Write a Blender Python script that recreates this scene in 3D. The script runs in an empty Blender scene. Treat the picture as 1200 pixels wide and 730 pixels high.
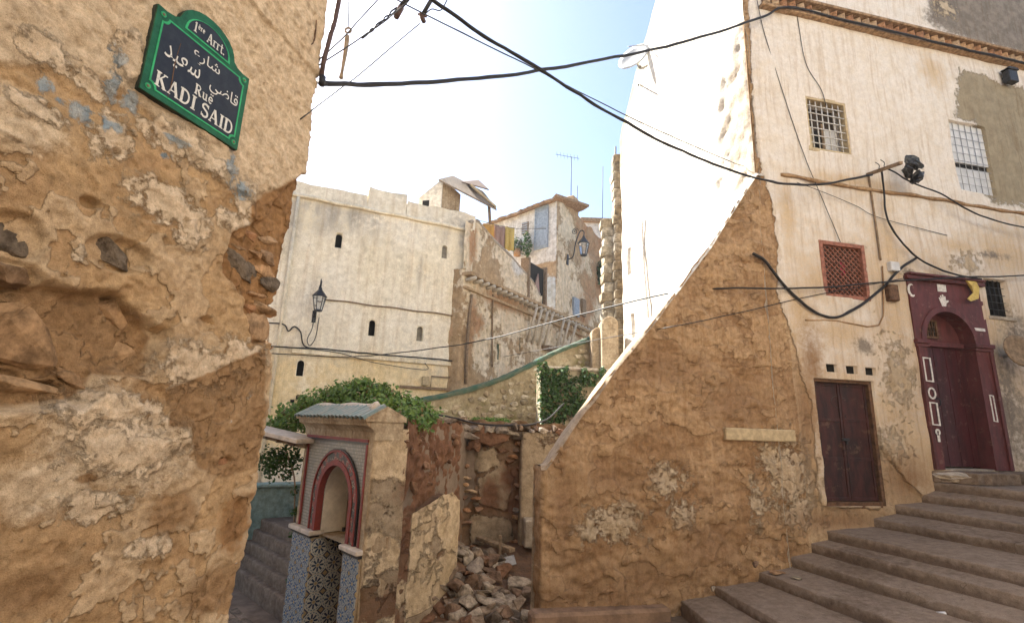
import bpy, bmesh, math, random
import numpy as np
from mathutils import Vector, Matrix

random.seed(11)
RNG = np.random.default_rng(11)
S = bpy.context.scene
COL = S.collection

# ------------------------------------------------------------------ camera
FPX = 580.0
PITCH = math.atan(131 / 580.0)
ROLL = math.radians(1.97)
EYE = np.array([0.0, 0.0, 2.2])
cF = np.array([0, math.cos(PITCH), math.sin(PITCH)])
cU0 = np.array([0, -math.sin(PITCH), math.cos(PITCH)])
cR0 = np.array([1.0, 0, 0])
cR = math.cos(ROLL) * cR0 + math.sin(ROLL) * cU0
cU = -math.sin(ROLL) * cR0 + math.cos(ROLL) * cU0
cd = bpy.data.cameras.new('camera')
cd.sensor_fit = 'HORIZONTAL'
cd.sensor_width = 36
cd.lens = 36 * FPX / 1200
cd.clip_start = 0.05
cd.clip_end = 500
cam = bpy.data.objects.new('camera', cd)
COL.objects.link(cam)
mw = Matrix.Identity(4)
for i in range(3):
    mw[i][0], mw[i][1], mw[i][2], mw[i][3] = cR[i], cU[i], -cF[i], EYE[i]
cam.matrix_world = mw
S.camera = cam

# ------------------------------------------------------------------ light
SUN_EL = math.radians(45)
SUN_AZ = math.atan2(-0.72, 0.69)          # measured from +Y towards +X
sd = Vector((math.sin(SUN_AZ) * math.cos(SUN_EL), math.cos(SUN_AZ) * math.cos(SUN_EL), math.sin(SUN_EL)))
W = bpy.data.worlds.new('World')
S.world = W
W.use_nodes = True
wn = W.node_tree
bg = wn.nodes['Background']
sky = wn.nodes.new('ShaderNodeTexSky')
sky.sky_type = 'NISHITA'
sky.sun_disc = False
sky.sun_elevation = SUN_EL
sky.sun_rotation = SUN_AZ
sky.air_density = 1.0
sky.dust_density = 1.3
sky.ozone_density = 1.0
wn.links.new(sky.outputs[0], bg.inputs[0])
bg.inputs[1].default_value = 0.07
sl = bpy.data.lights.new('sun', 'SUN')
sl.energy = 5.0
sl.angle = math.radians(0.6)
sl.color = (1.0, 0.95, 0.86)
sun = bpy.data.objects.new('sun', sl)
sun.rotation_euler = (-sd).to_track_quat('-Z', 'Y').to_euler()
sun.location = (-8, 4, 14)
COL.objects.link(sun)
S.view_settings.view_transform = 'Standard'
S.view_settings.look = 'None'
S.view_settings.gamma = 1
S.view_settings.exposure = 2.2
S.cycles.max_bounces = 5
S.cycles.diffuse_bounces = 3

# ------------------------------------------------------------------ pixel helpers (photo pixels, 1200 x 730)
def ray(x, y):
    return cF + cR * (x - 600) / FPX - cU * (y - 365) / FPX

def atY(x, y, Y):
    D = ray(x, y)
    return EYE + D * (Y / D[1])

def atZ(x, y, z):
    D = ray(x, y)
    return EYE + D * ((z - EYE[2]) / D[2])

class Fr:
    """vertical plane: u along d, w outward, z up"""
    def __init__(s, P, d):
        l = math.hypot(*d)
        s.d = np.array([d[0] / l, d[1] / l, 0.0])
        s.n = np.array([s.d[1], -s.d[0], 0.0])
        s.P = np.array([P[0], P[1], 0.0])
    def pt(s, u, w, z):
        return s.P + s.d * u + s.n * w + np.array([0, 0, z])
    def uz(s, x, y, w=0.0):
        D = ray(x, y)
        t = ((s.P + s.n * w - EYE) @ s.n) / (D @ s.n)
        Q = EYE + D * t
        return float((Q - s.P) @ s.d), float(Q[2])
    def on(s, x, y, w=0.0):
        u, z = s.uz(x, y, w)
        return s.pt(u, w, z)
    def poly(s, pts):
        return [s.uz(*p) for p in pts]

LW = Fr((-2.3, 0), (.319, 1))                 # street sign wall
FA = Fr((.4, 5.8), (.978, .208))              # facade with the doors
WWl = 5.2
cor = FA.pt(3.07, 0, 0)
WW = Fr(cor[:2] + np.array([-.208, .978]) * WWl, (.208, -.978))   # white side wall, u=5.2 at the corner
FTd = np.array([.702, -.712])
FT = Fr((-2.519, 6.446), FTd)                 # fountain front, u = 0 at its left edge
a0 = atY(345, 300, 13.0)
AA = Fr(a0[:2], (.907, .42))                  # cream house
b0 = atY(550, 330, 15.0)
BB = Fr(b0[:2], (.527, .85))                  # ruined house

# ------------------------------------------------------------------ numpy noise
def _hash(i, j, k, seed):
    n = (i.astype(np.int64) * 374761393 + j.astype(np.int64) * 668265263 + k.astype(np.int64) * 2147483647 + seed * 1274126177) & 0xFFFFFFFF
    n = ((n ^ (n >> 13)) * 1274126177) & 0xFFFFFFFF
    n = ((n ^ (n >> 16)) * 2246822519) & 0xFFFFFFFF
    return ((n ^ (n >> 15)) & 0xFFFFFF) / float(0xFFFFFF)

def vnoise(P, scale, seed=0):
    Q = P * scale
    I = np.floor(Q)
    f = Q - I
    f = f * f * f * (f * (f * 6 - 15) + 10)
    r = 0
    for a in (0, 1):
        wx = f[:, 0] if a else 1 - f[:, 0]
        for b in (0, 1):
            wy = f[:, 1] if b else 1 - f[:, 1]
            for c in (0, 1):
                wz = f[:, 2] if c else 1 - f[:, 2]
                r = r + wx * wy * wz * _hash(I[:, 0] + a, I[:, 1] + b, I[:, 2] + c, seed)
    return r * 2 - 1

def fbm(P, scale, octv=4, seed=0, gain=.5):
    r, a, t = 0, 1, 0
    for o in range(octv):
        r = r + a * vnoise(P + 17.3 * o, scale * 2 ** o, seed + o)
        t += a
        a *= gain
    return r / t

def sstep(x, a, b):
    t = np.clip((x - a) / (b - a), 0, 1)
    return t * t * (3 - 2 * t)

def sdf(U, V, poly):
    """signed distance to polygon, negative inside"""
    d = np.full(U.shape, 1e9)
    ins = np.zeros(U.shape, bool)
    n = len(poly)
    for i in range(n):
        x0, y0 = poly[i]
        x1, y1 = poly[(i + 1) % n]
        ex, ey = x1 - x0, y1 - y0
        t = np.clip(((U - x0) * ex + (V - y0) * ey) / (ex * ex + ey * ey + 1e-12), 0, 1)
        d = np.minimum(d, np.hypot(U - x0 - ex * t, V - y0 - ey * t))
        c = ((y0 > V) != (y1 > V)) & (U < (x1 - x0) * (V - y0) / ((y1 - y0) if abs(y1 - y0) > 1e-9 else 1e-9) + x0)
        ins ^= c
    return np.where(ins, -d, d)

def pmask(U, V, polys, w=.1):
    r = np.zeros(U.shape)
    for p in polys:
        r = np.maximum(r, np.clip(.5 - sdf(U, V, p) / (2 * w), 0, 1))
    return r

def blob(U, V, fr, px, py, rx, ry):
    """elliptic patch given by its pixel centre and pixel radii"""
    u, z = fr.uz(px, py)
    u1, _ = fr.uz(px + rx, py)
    _, z1 = fr.uz(px, py - ry)
    a, b = abs(u1 - u) + 1e-6, abs(z1 - z) + 1e-6
    return np.clip(1.0 - .5 * np.hypot((U - u) / a, (V - z) / b), 0, 1)

# ------------------------------------------------------------------ objects
def link(o, parent=None, inv=True):
    COL.objects.link(o)
    if parent is not None:
        o.parent = parent
        if inv:
            if parent.type == 'EMPTY':
                o.matrix_parent_inverse = Matrix.Translation(-Vector(parent.location))
            else:
                o.matrix_parent_inverse = parent.matrix_basis.inverted()
    return o

def thing(name, label, cat, loc, group=None):
    o = bpy.data.objects.new(name, None)
    o.location = tuple(float(c) for c in loc)
    o.empty_display_size = .1
    COL.objects.link(o)
    return tag(o, label, cat, group)

def tag(o, label=None, cat=None, group=None, kind=None):
    if label:
        o['label'] = label
    if cat:
        o['category'] = cat
    if group:
        o['group'] = group
    if kind:
        o['kind'] = kind
    return o

def mk(name, verts, faces, mat, parent=None, smooth=False, attrs=None):
    me = bpy.data.meshes.new(name)
    V = np.asarray(verts, dtype=float)
    me.from_pydata(V.tolist(), [], faces if isinstance(faces, list) else faces.tolist())
    if smooth:
        me.polygons.foreach_set('use_smooth', np.ones(len(me.polygons), bool))
    if attrs:
        for k, a in attrs.items():
            at = me.attributes.new(k, 'FLOAT', 'POINT')
            at.data.foreach_set('value', np.asarray(a, dtype=np.float32).ravel())
    me.update()
    me.materials.append(mat)
    return link(bpy.data.objects.new(name, me), parent)

def inst(name, me, loc, parent=None, rot=None, scale=(1, 1, 1), mat=None):
    """an object on shared mesh data; rot is a 3x3 matrix or euler tuple"""
    o = bpy.data.objects.new(name, me)
    if rot is None:
        R = Matrix.Identity(3)
    elif isinstance(rot, Matrix):
        R = rot
    else:
        from mathutils import Euler
        R = Euler(rot).to_matrix()
    o.matrix_basis = Matrix.Translation(Vector([float(c) for c in loc])) @ R.to_4x4() @ Matrix.Diagonal((*scale, 1))
    link(o, parent)
    if mat is not None:
        o.material_slots[0].link = 'OBJECT'
        o.material_slots[0].material = mat
    return o

class MB:
    """collects shapes into one mesh"""
    def __init__(s):
        s.v = []
        s.f = []
    def add(s, vs, fs):
        b = len(s.v)
        s.v += [tuple(float(c) for c in v) for v in vs]
        s.f += [tuple(b + i for i in f) for f in fs]
        return s
    def prism(s, fr, poly, w0, w1):
        n = len(poly)
        a = sum(poly[i][0] * poly[(i + 1) % n][1] - poly[(i + 1) % n][0] * poly[i][1] for i in range(n))
        if a < 0:
            poly = poly[::-1]
        vs = [fr.pt(u, w1, z) for u, z in poly] + [fr.pt(u, w0, z) for u, z in poly]
        fs = [tuple(range(n)), tuple(range(2 * n - 1, n - 1, -1))]
        fs += [(i, n + i, n + (i + 1) % n, (i + 1) % n) for i in range(n)]
        return s.add(vs, fs)
    def box(s, fr, u0, u1, z0, z1, w0, w1):
        return s.prism(fr, [(u0, z0), (u1, z0), (u1, z1), (u0, z1)], w0, w1)
    def strip(s, fr, outer, inner, w0, w1, closed=False):
        """band between two equally long polylines, extruded"""
        n = len(outer)
        vs = []
        for k in range(n):
            vs += [fr.pt(outer[k][0], w1, outer[k][1]), fr.pt(inner[k][0], w1, inner[k][1]),
                   fr.pt(inner[k][0], w0, inner[k][1]), fr.pt(outer[k][0], w0, outer[k][1])]
        fs = []
        for k in range(n if closed else n - 1):
            a, b = 4 * k, 4 * ((k + 1) % n)
            for q in range(4):
                fs.append((a + q, b + q, b + (q + 1) % 4, a + (q + 1) % 4))
        if not closed:
            fs += [(0, 1, 2, 3), (4 * n - 1, 4 * n - 2, 4 * n - 3, 4 * n - 4)]
        return s.add(vs, fs)
    def tube(s, pts, r, n=7, caps=True):
        P = [Vector([float(c) for c in p]) for p in pts]
        vs, fs = [], []
        up = Vector((.13, .21, 1)).normalized()
        for i, p in enumerate(P):
            t = (P[min(i + 1, len(P) - 1)] - P[max(i - 1, 0)])
            if t.length < 1e-9:
                t = Vector((0, 0, 1))
            t.normalize()
            a = t.cross(up)
            if a.length < .05:
                a = t.cross(Vector((1, 0, 0)))
            a.normalize()
            b = a.cross(t)
            rr = r[i] if hasattr(r, '__len__') else r
            for k in range(n):
                q = 2 * math.pi * k / n
                vs.append(p + a * (rr * math.cos(q)) + b * (rr * math.sin(q)))
        for i in range(len(P) - 1):
            for k in range(n):
                fs.append((i * n + k, i * n + (k + 1) % n, (i + 1) * n + (k + 1) % n, (i + 1) * n + k))
        if caps:
            fs += [tuple(range(n - 1, -1, -1)), tuple(range((len(P) - 1) * n, len(P) * n))]
        return s.add(vs, fs)
    def obox(s, p, q, wid, thk, up=(0, 0, 1)):
        """bar of rectangular section from p to q"""
        p, q = Vector([float(c) for c in p]), Vector([float(c) for c in q])
        t = (q - p).normalized()
        a = t.cross(Vector(up))
        a = a.normalized() if a.length > 1e-4 else Vector((1, 0, 0))
        b = a.cross(t)
        c = [(-1, -1), (1, -1), (1, 1), (-1, 1)]
        vs = [p + a * (x * wid / 2) + b * (y * thk / 2) for x, y in c] + [q + a * (x * wid / 2) + b * (y * thk / 2) for x, y in c]
        return s.add(vs, [(0, 1, 2, 3), (7, 6, 5, 4), (0, 4, 5, 1), (1, 5, 6, 2), (2, 6, 7, 3), (3, 7, 4, 0)])
    def build(s, name, mat, parent=None, smooth=False, bevel=0):
        o = mk(name, s.v, s.f, mat, parent, smooth)
        bm = bmesh.new()
        bm.from_mesh(o.data)
        bmesh.ops.recalc_face_normals(bm, faces=bm.faces)
        if bevel:
            bmesh.ops.bevel(bm, geom=[e for e in bm.edges if len(e.link_faces) == 2 and e.calc_face_angle(0) > .5], offset=bevel, segments=1, affect='EDGES')
        bm.to_mesh(o.data)
        bm.free()
        if smooth:
            o.data.polygons.foreach_set('use_smooth', np.ones(len(o.data.polygons), bool))
        return o

def curve_pts(pts, n=10):
    """Catmull-Rom through points"""
    P = [np.asarray(p, float) for p in pts]
    P = [2 * P[0] - P[1]] + P + [2 * P[-1] - P[-2]]
    out = []
    for i in range(1, len(P) - 2):
        for k in range(n):
            t = k / n
            a, b, c, d = P[i - 1], P[i], P[i + 1], P[i + 2]
            out.append(.5 * ((2 * b) + (c - a) * t + (2 * a - 5 * b + 4 * c - d) * t * t + (3 * b - a - 3 * c + d) * t ** 3))
    out.append(P[-2])
    return out

# ------------------------------------------------------------------ materials
def nod(m, typ, ins=None, **props):
    n = m.node_tree.nodes.new(typ)
    for k, v in props.items():
        setattr(n, k, v)
    for k, v in (ins or {}).items():
        if isinstance(v, bpy.types.NodeSocket):
            m.node_tree.links.new(v, n.inputs[k])
        else:
            n.inputs[k].default_value = v
    return n

def newmat(name, rough=.9, metal=0, spec=.3):
    m = bpy.data.materials.new(name)
    m.use_nodes = True
    b = m.node_tree.nodes['Principled BSDF']
    b.inputs['Roughness'].default_value = rough
    b.inputs['Metallic'].default_value = metal
    b.inputs['Specular IOR Level'].default_value = spec
    return m, b

def c4(c):
    return (c[0], c[1], c[2], 1)

def pos(m):
    return nod(m, 'ShaderNodeNewGeometry').outputs['Position']

def noi(m, vec, scale, detail=5, rough=.6, dist=0):
    return nod(m, 'ShaderNodeTexNoise', {'Vector': vec, 'Scale': scale, 'Detail': detail, 'Roughness': rough, 'Distortion': dist}).outputs[0]

def mat_(m, op, a, b=0.0, clamp=False):
    return nod(m, 'ShaderNodeMath', {0: a, 1: b}, operation=op, use_clamp=clamp).outputs[0]

def mrg(m, v, a, b, c=0.0, d=1.0, smooth=True):
    return nod(m, 'ShaderNodeMapRange', {0: v, 1: a, 2: b, 3: c, 4: d}, interpolation_type='SMOOTHSTEP' if smooth else 'LINEAR').outputs[0]

def mixc(m, f, a, b, blend='MIX'):
    n = nod(m, 'ShaderNodeMix', data_type='RGBA', blend_type=blend)
    for idx, v in ((0, f), (6, a), (7, b)):
        if isinstance(v, bpy.types.NodeSocket):
            m.node_tree.links.new(v, n.inputs[idx])
        else:
            n.inputs[idx].default_value = c4(v) if hasattr(v, '__len__') else v
    return n.outputs[2]

def scalevec(m, vec, s):
    return nod(m, 'ShaderNodeVectorMath', {0: vec, 1: s}, operation='MULTIPLY').outputs[0]

def bump(m, b, h, strength=.6, dist=.01):
    n = nod(m, 'ShaderNodeBump', {'Strength': strength, 'Distance': dist, 'Height': h})
    m.node_tree.links.new(n.outputs[0], b.inputs['Normal'])

def wall_mat(name, c1, c2, layers=(), s=1.0, streak=.25, bstr=.7, bdist=.012, pits=0, crack=0, fleck=None, smooth=None, mott=1.0, grit=.3):
    """weathered render: base colour + peeled layers driven by vertex masks. layer = (mask, colour, colour, noise amount, edge, thickness)"""
    m, b = newmat(name, .93, 0, .2)
    p = pos(m)
    n1 = noi(m, p, 1.1 * s, 3, .6)
    n2 = noi(m, p, 7 * s, 6, .68)
    n3 = noi(m, p, 55 * s, 3, .65)
    n4 = noi(m, nod(m, 'ShaderNodeVectorMath', {0: p, 1: (7.7, 3.1, 5.5)}, operation='ADD').outputs[0], 2.6 * s, 4, .62)
    col = mixc(m, mrg(m, n1, .33, .67), c1, c2)
    col = mixc(m, mrg(m, n4, .5, .78), col, tuple(x * .72 for x in c1))
    h = mat_(m, 'MULTIPLY', n2, .9)
    if smooth:
        h = mat_(m, 'MULTIPLY', h, mrg(m, nod(m, 'ShaderNodeAttribute', attribute_name=smooth).outputs['Fac'], .4, .6, 1.0, .3))
    h = mat_(m, 'ADD', h, mat_(m, 'MULTIPLY', n3, .5))
    for (an, l1, l2, amt, edge, thk) in layers:
        at = nod(m, 'ShaderNodeAttribute', attribute_name=an).outputs['Fac']
        f = mat_(m, 'ADD', at, mat_(m, 'MULTIPLY', mat_(m, 'SUBTRACT', n2, .5), amt))
        f = mat_(m, 'ADD', f, mat_(m, 'MULTIPLY', mat_(m, 'SUBTRACT', n4, .5), amt * .8))
        f = mrg(m, f, .5 - edge, .5 + edge)
        lc = mixc(m, mrg(m, n4, .35, .68), l1, l2)
        col = mixc(m, f, col, lc)
        h = mat_(m, 'ADD', h, mat_(m, 'MULTIPLY', f, thk))
    # mottling, rain streaks
    mo = 1.0
    if smooth:
        mo = mrg(m, nod(m, 'ShaderNodeAttribute', attribute_name=smooth).outputs['Fac'], .4, .6, 1.0, .3)
    col = mixc(m, mott if not smooth else mo, col, mixc(m, mrg(m, n2, .3, .75, smooth=False), (.60, .57, .53), (1.28, 1.27, 1.26)), 'MULTIPLY')
    col = mixc(m, 1.0, col, mixc(m, mrg(m, n3, .3, .7, smooth=False), (.74, .72, .70), (1.16, 1.16, 1.16)), 'MULTIPLY')
    col = mixc(m, mrg(m, n3, .58, .68, 0, grit), col, mixc(m, 1.0, col, (.42, .38, .34), 'MULTIPLY'))
    col = mixc(m, mrg(m, n3, .40, .31, 0, grit * .6), col, mixc(m, 1.0, col, (1.4, 1.4, 1.4), 'MULTIPLY'))
    if streak:
        sn = noi(m, scalevec(m, p, (8.5 * s, 8.5 * s, .4 * s)), 1.0, 4, .66)
        col = mixc(m, mat_(m, 'MULTIPLY', mrg(m, sn, .46, .72), streak), col, mixc(m, 1.0, col, (.68, .57, .46), 'MULTIPLY'))
    if pits:
        vo = nod(m, 'ShaderNodeTexVoronoi', {'Vector': p, 'Scale': 26 * s, 'Randomness': 1.0}).outputs['Distance']
        pk = mat_(m, 'MULTIPLY', mrg(m, vo, .16, .05), mrg(m, n4, .48, .62))
        if crack:
            h = mat_(m, 'SUBTRACT', h, mat_(m, 'MULTIPLY', pk, 1.2))
        col = mixc(m, mat_(m, 'MULTIPLY', pk, pits), col, tuple(x * .35 for x in c1))
    if crack:
        wv = nod(m, 'ShaderNodeVectorMath', {0: p, 1: scalevec(m, nod(m, 'ShaderNodeTexNoise', {'Vector': p, 'Scale': 3.0 * s, 'Detail': 2.0}).outputs['Color'], (.5, .5, .5))}, operation='ADD').outputs[0]
        vc = nod(m, 'ShaderNodeTexVoronoi', {'Vector': wv, 'Scale': 1.25 * s}, feature='DISTANCE_TO_EDGE').outputs['Distance']
        ck = mat_(m, 'MULTIPLY', mrg(m, vc, .010, .002), mrg(m, n1, .56, .66))
        col = mixc(m, mat_(m, 'MULTIPLY', ck, crack), col, tuple(x * .3 for x in c1))
    if fleck:
        fv = nod(m, 'ShaderNodeTexVoronoi', {'Vector': p, 'Scale': 11 * s}).outputs['Distance']
        fk = mat_(m, 'MULTIPLY', mrg(m, fv, .14, .1), mrg(m, n4, .5, .6))
        col = mixc(m, fk, col, fleck)
    m.node_tree.links.new(col, b.inputs['Base Color'])
    bump(m, b, h, bstr, bdist)
    return m

def simple(name, c, rough=.8, metal=0, var=.25, s=12, bstr=.35, bdist=.004, c2=None, spec=.3, island=0, grain=0, worn=None):
    m, b = newmat(name, rough, metal, spec)
    p = pos(m)
    if grain:
        p = scalevec(m, p, (1, 1, grain))
    n = noi(m, p, s, 7, .65)
    n2 = noi(m, p, s * 7, 4, .6)
    c2 = c2 or tuple(x * (1 - var * 1.6) for x in c)
    col = mixc(m, mrg(m, n, .35, .68), c, c2)
    col = mixc(m, 1.0, col, mixc(m, n2, (.85, .85, .85), (1.12, 1.12, 1.12)), 'MULTIPLY')
    if worn:
        wn3 = noi(m, pos(m), s * .7, 6, .72)
        col = mixc(m, mrg(m, wn3, .56, .68, 0, .75), col, worn)
    if island:
        ri = nod(m, 'ShaderNodeNewGeometry').outputs['Random Per Island']
        col = mixc(m, 1.0, col, mixc(m, ri, (1 - island,) * 3, (1 + island,) * 3), 'MULTIPLY')
    m.node_tree.links.new(col, b.inputs['Base Color'])
    bump(m, b, mat_(m, 'ADD', n, mat_(m, 'MULTIPLY', n2, .4)), bstr, bdist)
    return m

def objvar(name, cols, rough=.9, s=14, bstr=.6, bdist=.006):
    """stone, brick: the colour differs from object to object"""
    m, b = newmat(name, rough, 0, .2)
    p = pos(m)
    r = nod(m, 'ShaderNodeObjectInfo').outputs['Random']
    rp = nod(m, 'ShaderNodeValToRGB')
    m.node_tree.links.new(r, rp.inputs[0])
    rp.color_ramp.interpolation = 'CONSTANT'
    e = rp.color_ramp.elements
    e[0].color = c4(cols[0])
    e[1].position = 1.0 / len(cols)
    e[1].color = c4(cols[1 % len(cols)])
    for i in range(2, len(cols)):
        q = e.new(i / len(cols))
        q.color = c4(cols[i])
    n = noi(m, p, s, 8, .68)
    n2 = noi(m, p, s * 5, 5, .6)
    col = mixc(m, 1.0, rp.outputs[0], mixc(m, mrg(m, n, .3, .7), (.45, .42, .39), (1.35, 1.32, 1.28)), 'MULTIPLY')
    col = mixc(m, 1.0, col, mixc(m, n2, (.7, .7, .7), (1.25, 1.25, 1.25)), 'MULTIPLY')
    m.node_tree.links.new(col, b.inputs['Base Color'])
    bump(m, b, mat_(m, 'ADD', n, mat_(m, 'MULTIPLY', n2, .5)), bstr, bdist)
    return m

def leaf_mat(name, c, c2):
    m, b = newmat(name, .55, 0, .4)
    ri = nod(m, 'ShaderNodeNewGeometry').outputs['Random Per Island']
    col = mixc(m, ri, c, c2)
    col = mixc(m, mrg(m, ri, .93, .94), col, (.16, .12, .04))
    m.node_tree.links.new(col, b.inputs['Base Color'])
    tr = nod(m, 'ShaderNodeBsdfTranslucent', {'Color': col})
    ms = nod(m, 'ShaderNodeMixShader', {0: .3, 1: b.outputs[0], 2: tr.outputs[0]})
    m.node_tree.links.new(ms.outputs[0], m.node_tree.nodes['Material Output'].inputs[0])
    return m

def tile_mat(name, ground, petal, ring, eye, size):
    """glazed tile with a rosette; coordinates are the tile's own"""
    m, b = newmat(name, .25, 0, .5)
    o = nod(m, 'ShaderNodeTexCoord').outputs['Object']
    o = scalevec(m, o, (.155 / size,) * 3)
    sp = nod(m, 'ShaderNodeSeparateXYZ', {0: o})
    x, z = sp.outputs[0], sp.outputs[2]
    r = mat_(m, 'SQRT', mat_(m, 'ADD', mat_(m, 'MULTIPLY', x, x), mat_(m, 'MULTIPLY', z, z)))
    r = mat_(m, 'DIVIDE', r, .075)
    a = mat_(m, 'ARCTAN2', z, x)
    pet = mat_(m, 'COSINE', mat_(m, 'MULTIPLY', a, 8.0))
    col = mixc(m, 0.0, ground, ground)
    inr = mat_(m, 'MULTIPLY', mrg(m, r, .22, .26), mrg(m, r, .78, .74))
    edge = mat_(m, 'ADD', mat_(m, 'MULTIPLY', pet, .35), mat_(m, 'SUBTRACT', .6, r))
    col = mixc(m, mat_(m, 'MULTIPLY', inr, mrg(m, edge, -.02, .04)), col, petal)
    rg = mat_(m, 'MULTIPLY', mrg(m, r, .82, .85), mrg(m, r, .97, .94))
    col = mixc(m, rg, col, ring)
    pet2 = mat_(m, 'COSINE', mat_(m, 'MULTIPLY', a, 16.0))
    col = mixc(m, mat_(m, 'MULTIPLY', rg, mrg(m, pet2, .2, .4)), col, ground)
    col = mixc(m, mrg(m, r, .2, .17), col, eye)
    cn = mat_(m, 'MAXIMUM', mat_(m, 'ABSOLUTE', x), mat_(m, 'ABSOLUTE', z))
    cn2 = mat_(m, 'ADD', mat_(m, 'ABSOLUTE', x), mat_(m, 'ABSOLUTE', z))
    col = mixc(m, mrg(m, cn2, .112, .116), col, petal)
    col = mixc(m, mrg(m, cn2, .128, .132), col, eye)
    n = noi(m, pos(m), 25, 5, .6)
    col = mixc(m, mrg(m, n, .5, .8, 0, .35), col, (.2, .17, .13))
    m.node_tree.links.new(col, b.inputs['Base Color'])
    return m

# ------------------------------------------------------------------ big weathered walls
def ax(*rng, extra=()):
    a = np.concatenate([np.arange(r[0], r[1], r[2]) for r in rng] + [np.array([rng[-1][1]]), np.array(list(extra), float)])
    a = np.unique(np.round(a, 5))
    return a

def path_eval(pts, s, rc):
    pts = np.asarray(pts, float)
    L = np.concatenate([[0], np.cumsum(np.hypot(*(pts[1:] - pts[:-1]).T))])
    def at(q):
        q = np.clip(q, 0, L[-1])
        return np.stack([np.interp(q, L, pts[:, 0]), np.interp(q, L, pts[:, 1])], 1)
    P = sum(at(s + k * rc / 2) for k in (-2, -1, 0, 1, 2)) / 5
    T = at(s + rc + 1e-3) - at(s - rc - 1e-3)
    T /= np.linalg.norm(T, axis=1)[:, None] + 1e-12
    return P, np.stack([T[:, 1], -T[:, 0]], 1)

def path_wall(name, pts, us, vs, mat, parent, disp=None, masks=None, rc=.03, offset=None, ztop=None, umin=None, soff=0.0):
    """wall along a plan path (outward = right-hand side). functions get U (path length - soff), V (height), P (points)"""
    P2, N2 = path_eval(pts, us, rc)
    nu, nv = len(us), len(vs)
    U, V = np.meshgrid(us - soff, vs)
    U, V = U.ravel(), V.ravel()
    P = np.concatenate([np.tile(P2, (nv, 1)), V[:, None]], 1)
    N = np.tile(N2, (nv, 1))
    clip = np.zeros(len(U), bool)
    if ztop is not None:
        zt = ztop(U)
        clip |= V > zt
        V = np.minimum(V, zt)
        P[:, 2] = V
    if umin is not None:
        um = umin(V)
        c2 = U < um
        clip |= c2
        k = np.where(c2, um - U, 0)
        # move along the path's first segment
        d0 = np.asarray(pts[1], float) - np.asarray(pts[0], float)
        d0 /= np.linalg.norm(d0)
        P[:, :2] += d0 * k[:, None]
        U = np.maximum(U, um)
    Q = P.copy()
    if disp is not None:
        h = disp(U, V, P)
        Q[:, :2] += N * h[:, None]
    if offset is not None:
        Q += offset(U, V, P)
    idx = np.arange(nu * nv).reshape(nv, nu)
    F = np.stack([idx[:-1, :-1], idx[:-1, 1:], idx[1:, 1:], idx[1:, :-1]], -1).reshape(-1, 4)
    F = F[~clip[F].all(1)]
    at = masks(U, V, P) if masks else None
    return mk(name, Q, F, mat, parent, True, at)

def rect_recess(U, V, rects):
    r = np.zeros(U.shape)
    for (u0, u1, z0, z1, dep) in rects:
        r = np.where((U > u0) & (U < u1) & (V > z0) & (V < z1), -dep, r)
    return r

def rect_lines(rects):
    us, vs = [], []
    for (u0, u1, z0, z1, dep) in rects:
        us += [u0 - .004, u0 + .004, u1 - .004, u1 + .004]
        vs += [z0 - .004, z0 + .004, z1 - .004, z1 + .004]
    return us, vs

def arch_curve(uc, r, zs, z0, n=18, horse=0.0, point=0.0):
    """opening outline from bottom left over the arch to bottom right"""
    pts = [(uc - r * (1 - horse), z0), (uc - r * (1 - horse), zs - (.3 * r if horse else 0))]
    if not horse:
        pts = pts[:1] + [(uc - r, z0 + (zs - z0) * k / 4) for k in range(1, 4)]
    for k in range(n + 1):
        a = math.pi * (1 - k / n)
        pts.append((uc + r * math.cos(a), zs + r * math.sin(a) * (1 + point)))
    if horse:
        pts += [(uc + r * (1 - horse), zs - .3 * r), (uc + r * (1 - horse), z0)]
    else:
        pts += [(uc + r, z0 + (zs - z0) * k / 4) for k in range(3, -1, -1)]
    return pts

def arch_wall(mb, fr, u0, u1, z0, z1, pts, w1, depth):
    """slab u0..u1, z0..z1 with an arched opening given by pts (bottom left ... bottom right)"""
    ul, ur = pts[0][0], pts[-1][0]
    mb.box(fr, u0, min(p[0] for p in pts), z0, z1, w1 - depth, w1)
    mb.box(fr, max(p[0] for p in pts), u1, z0, z1, w1 - depth, w1)
    top = [p for p in pts]
    for a, b in zip(top[:-1], top[1:]):
        if b[0] - a[0] > 1e-5:
            mb.prism(fr, [(a[0], a[1]), (b[0], b[1]), (b[0], z1), (a[0], z1)], w1 - depth, w1)

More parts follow.
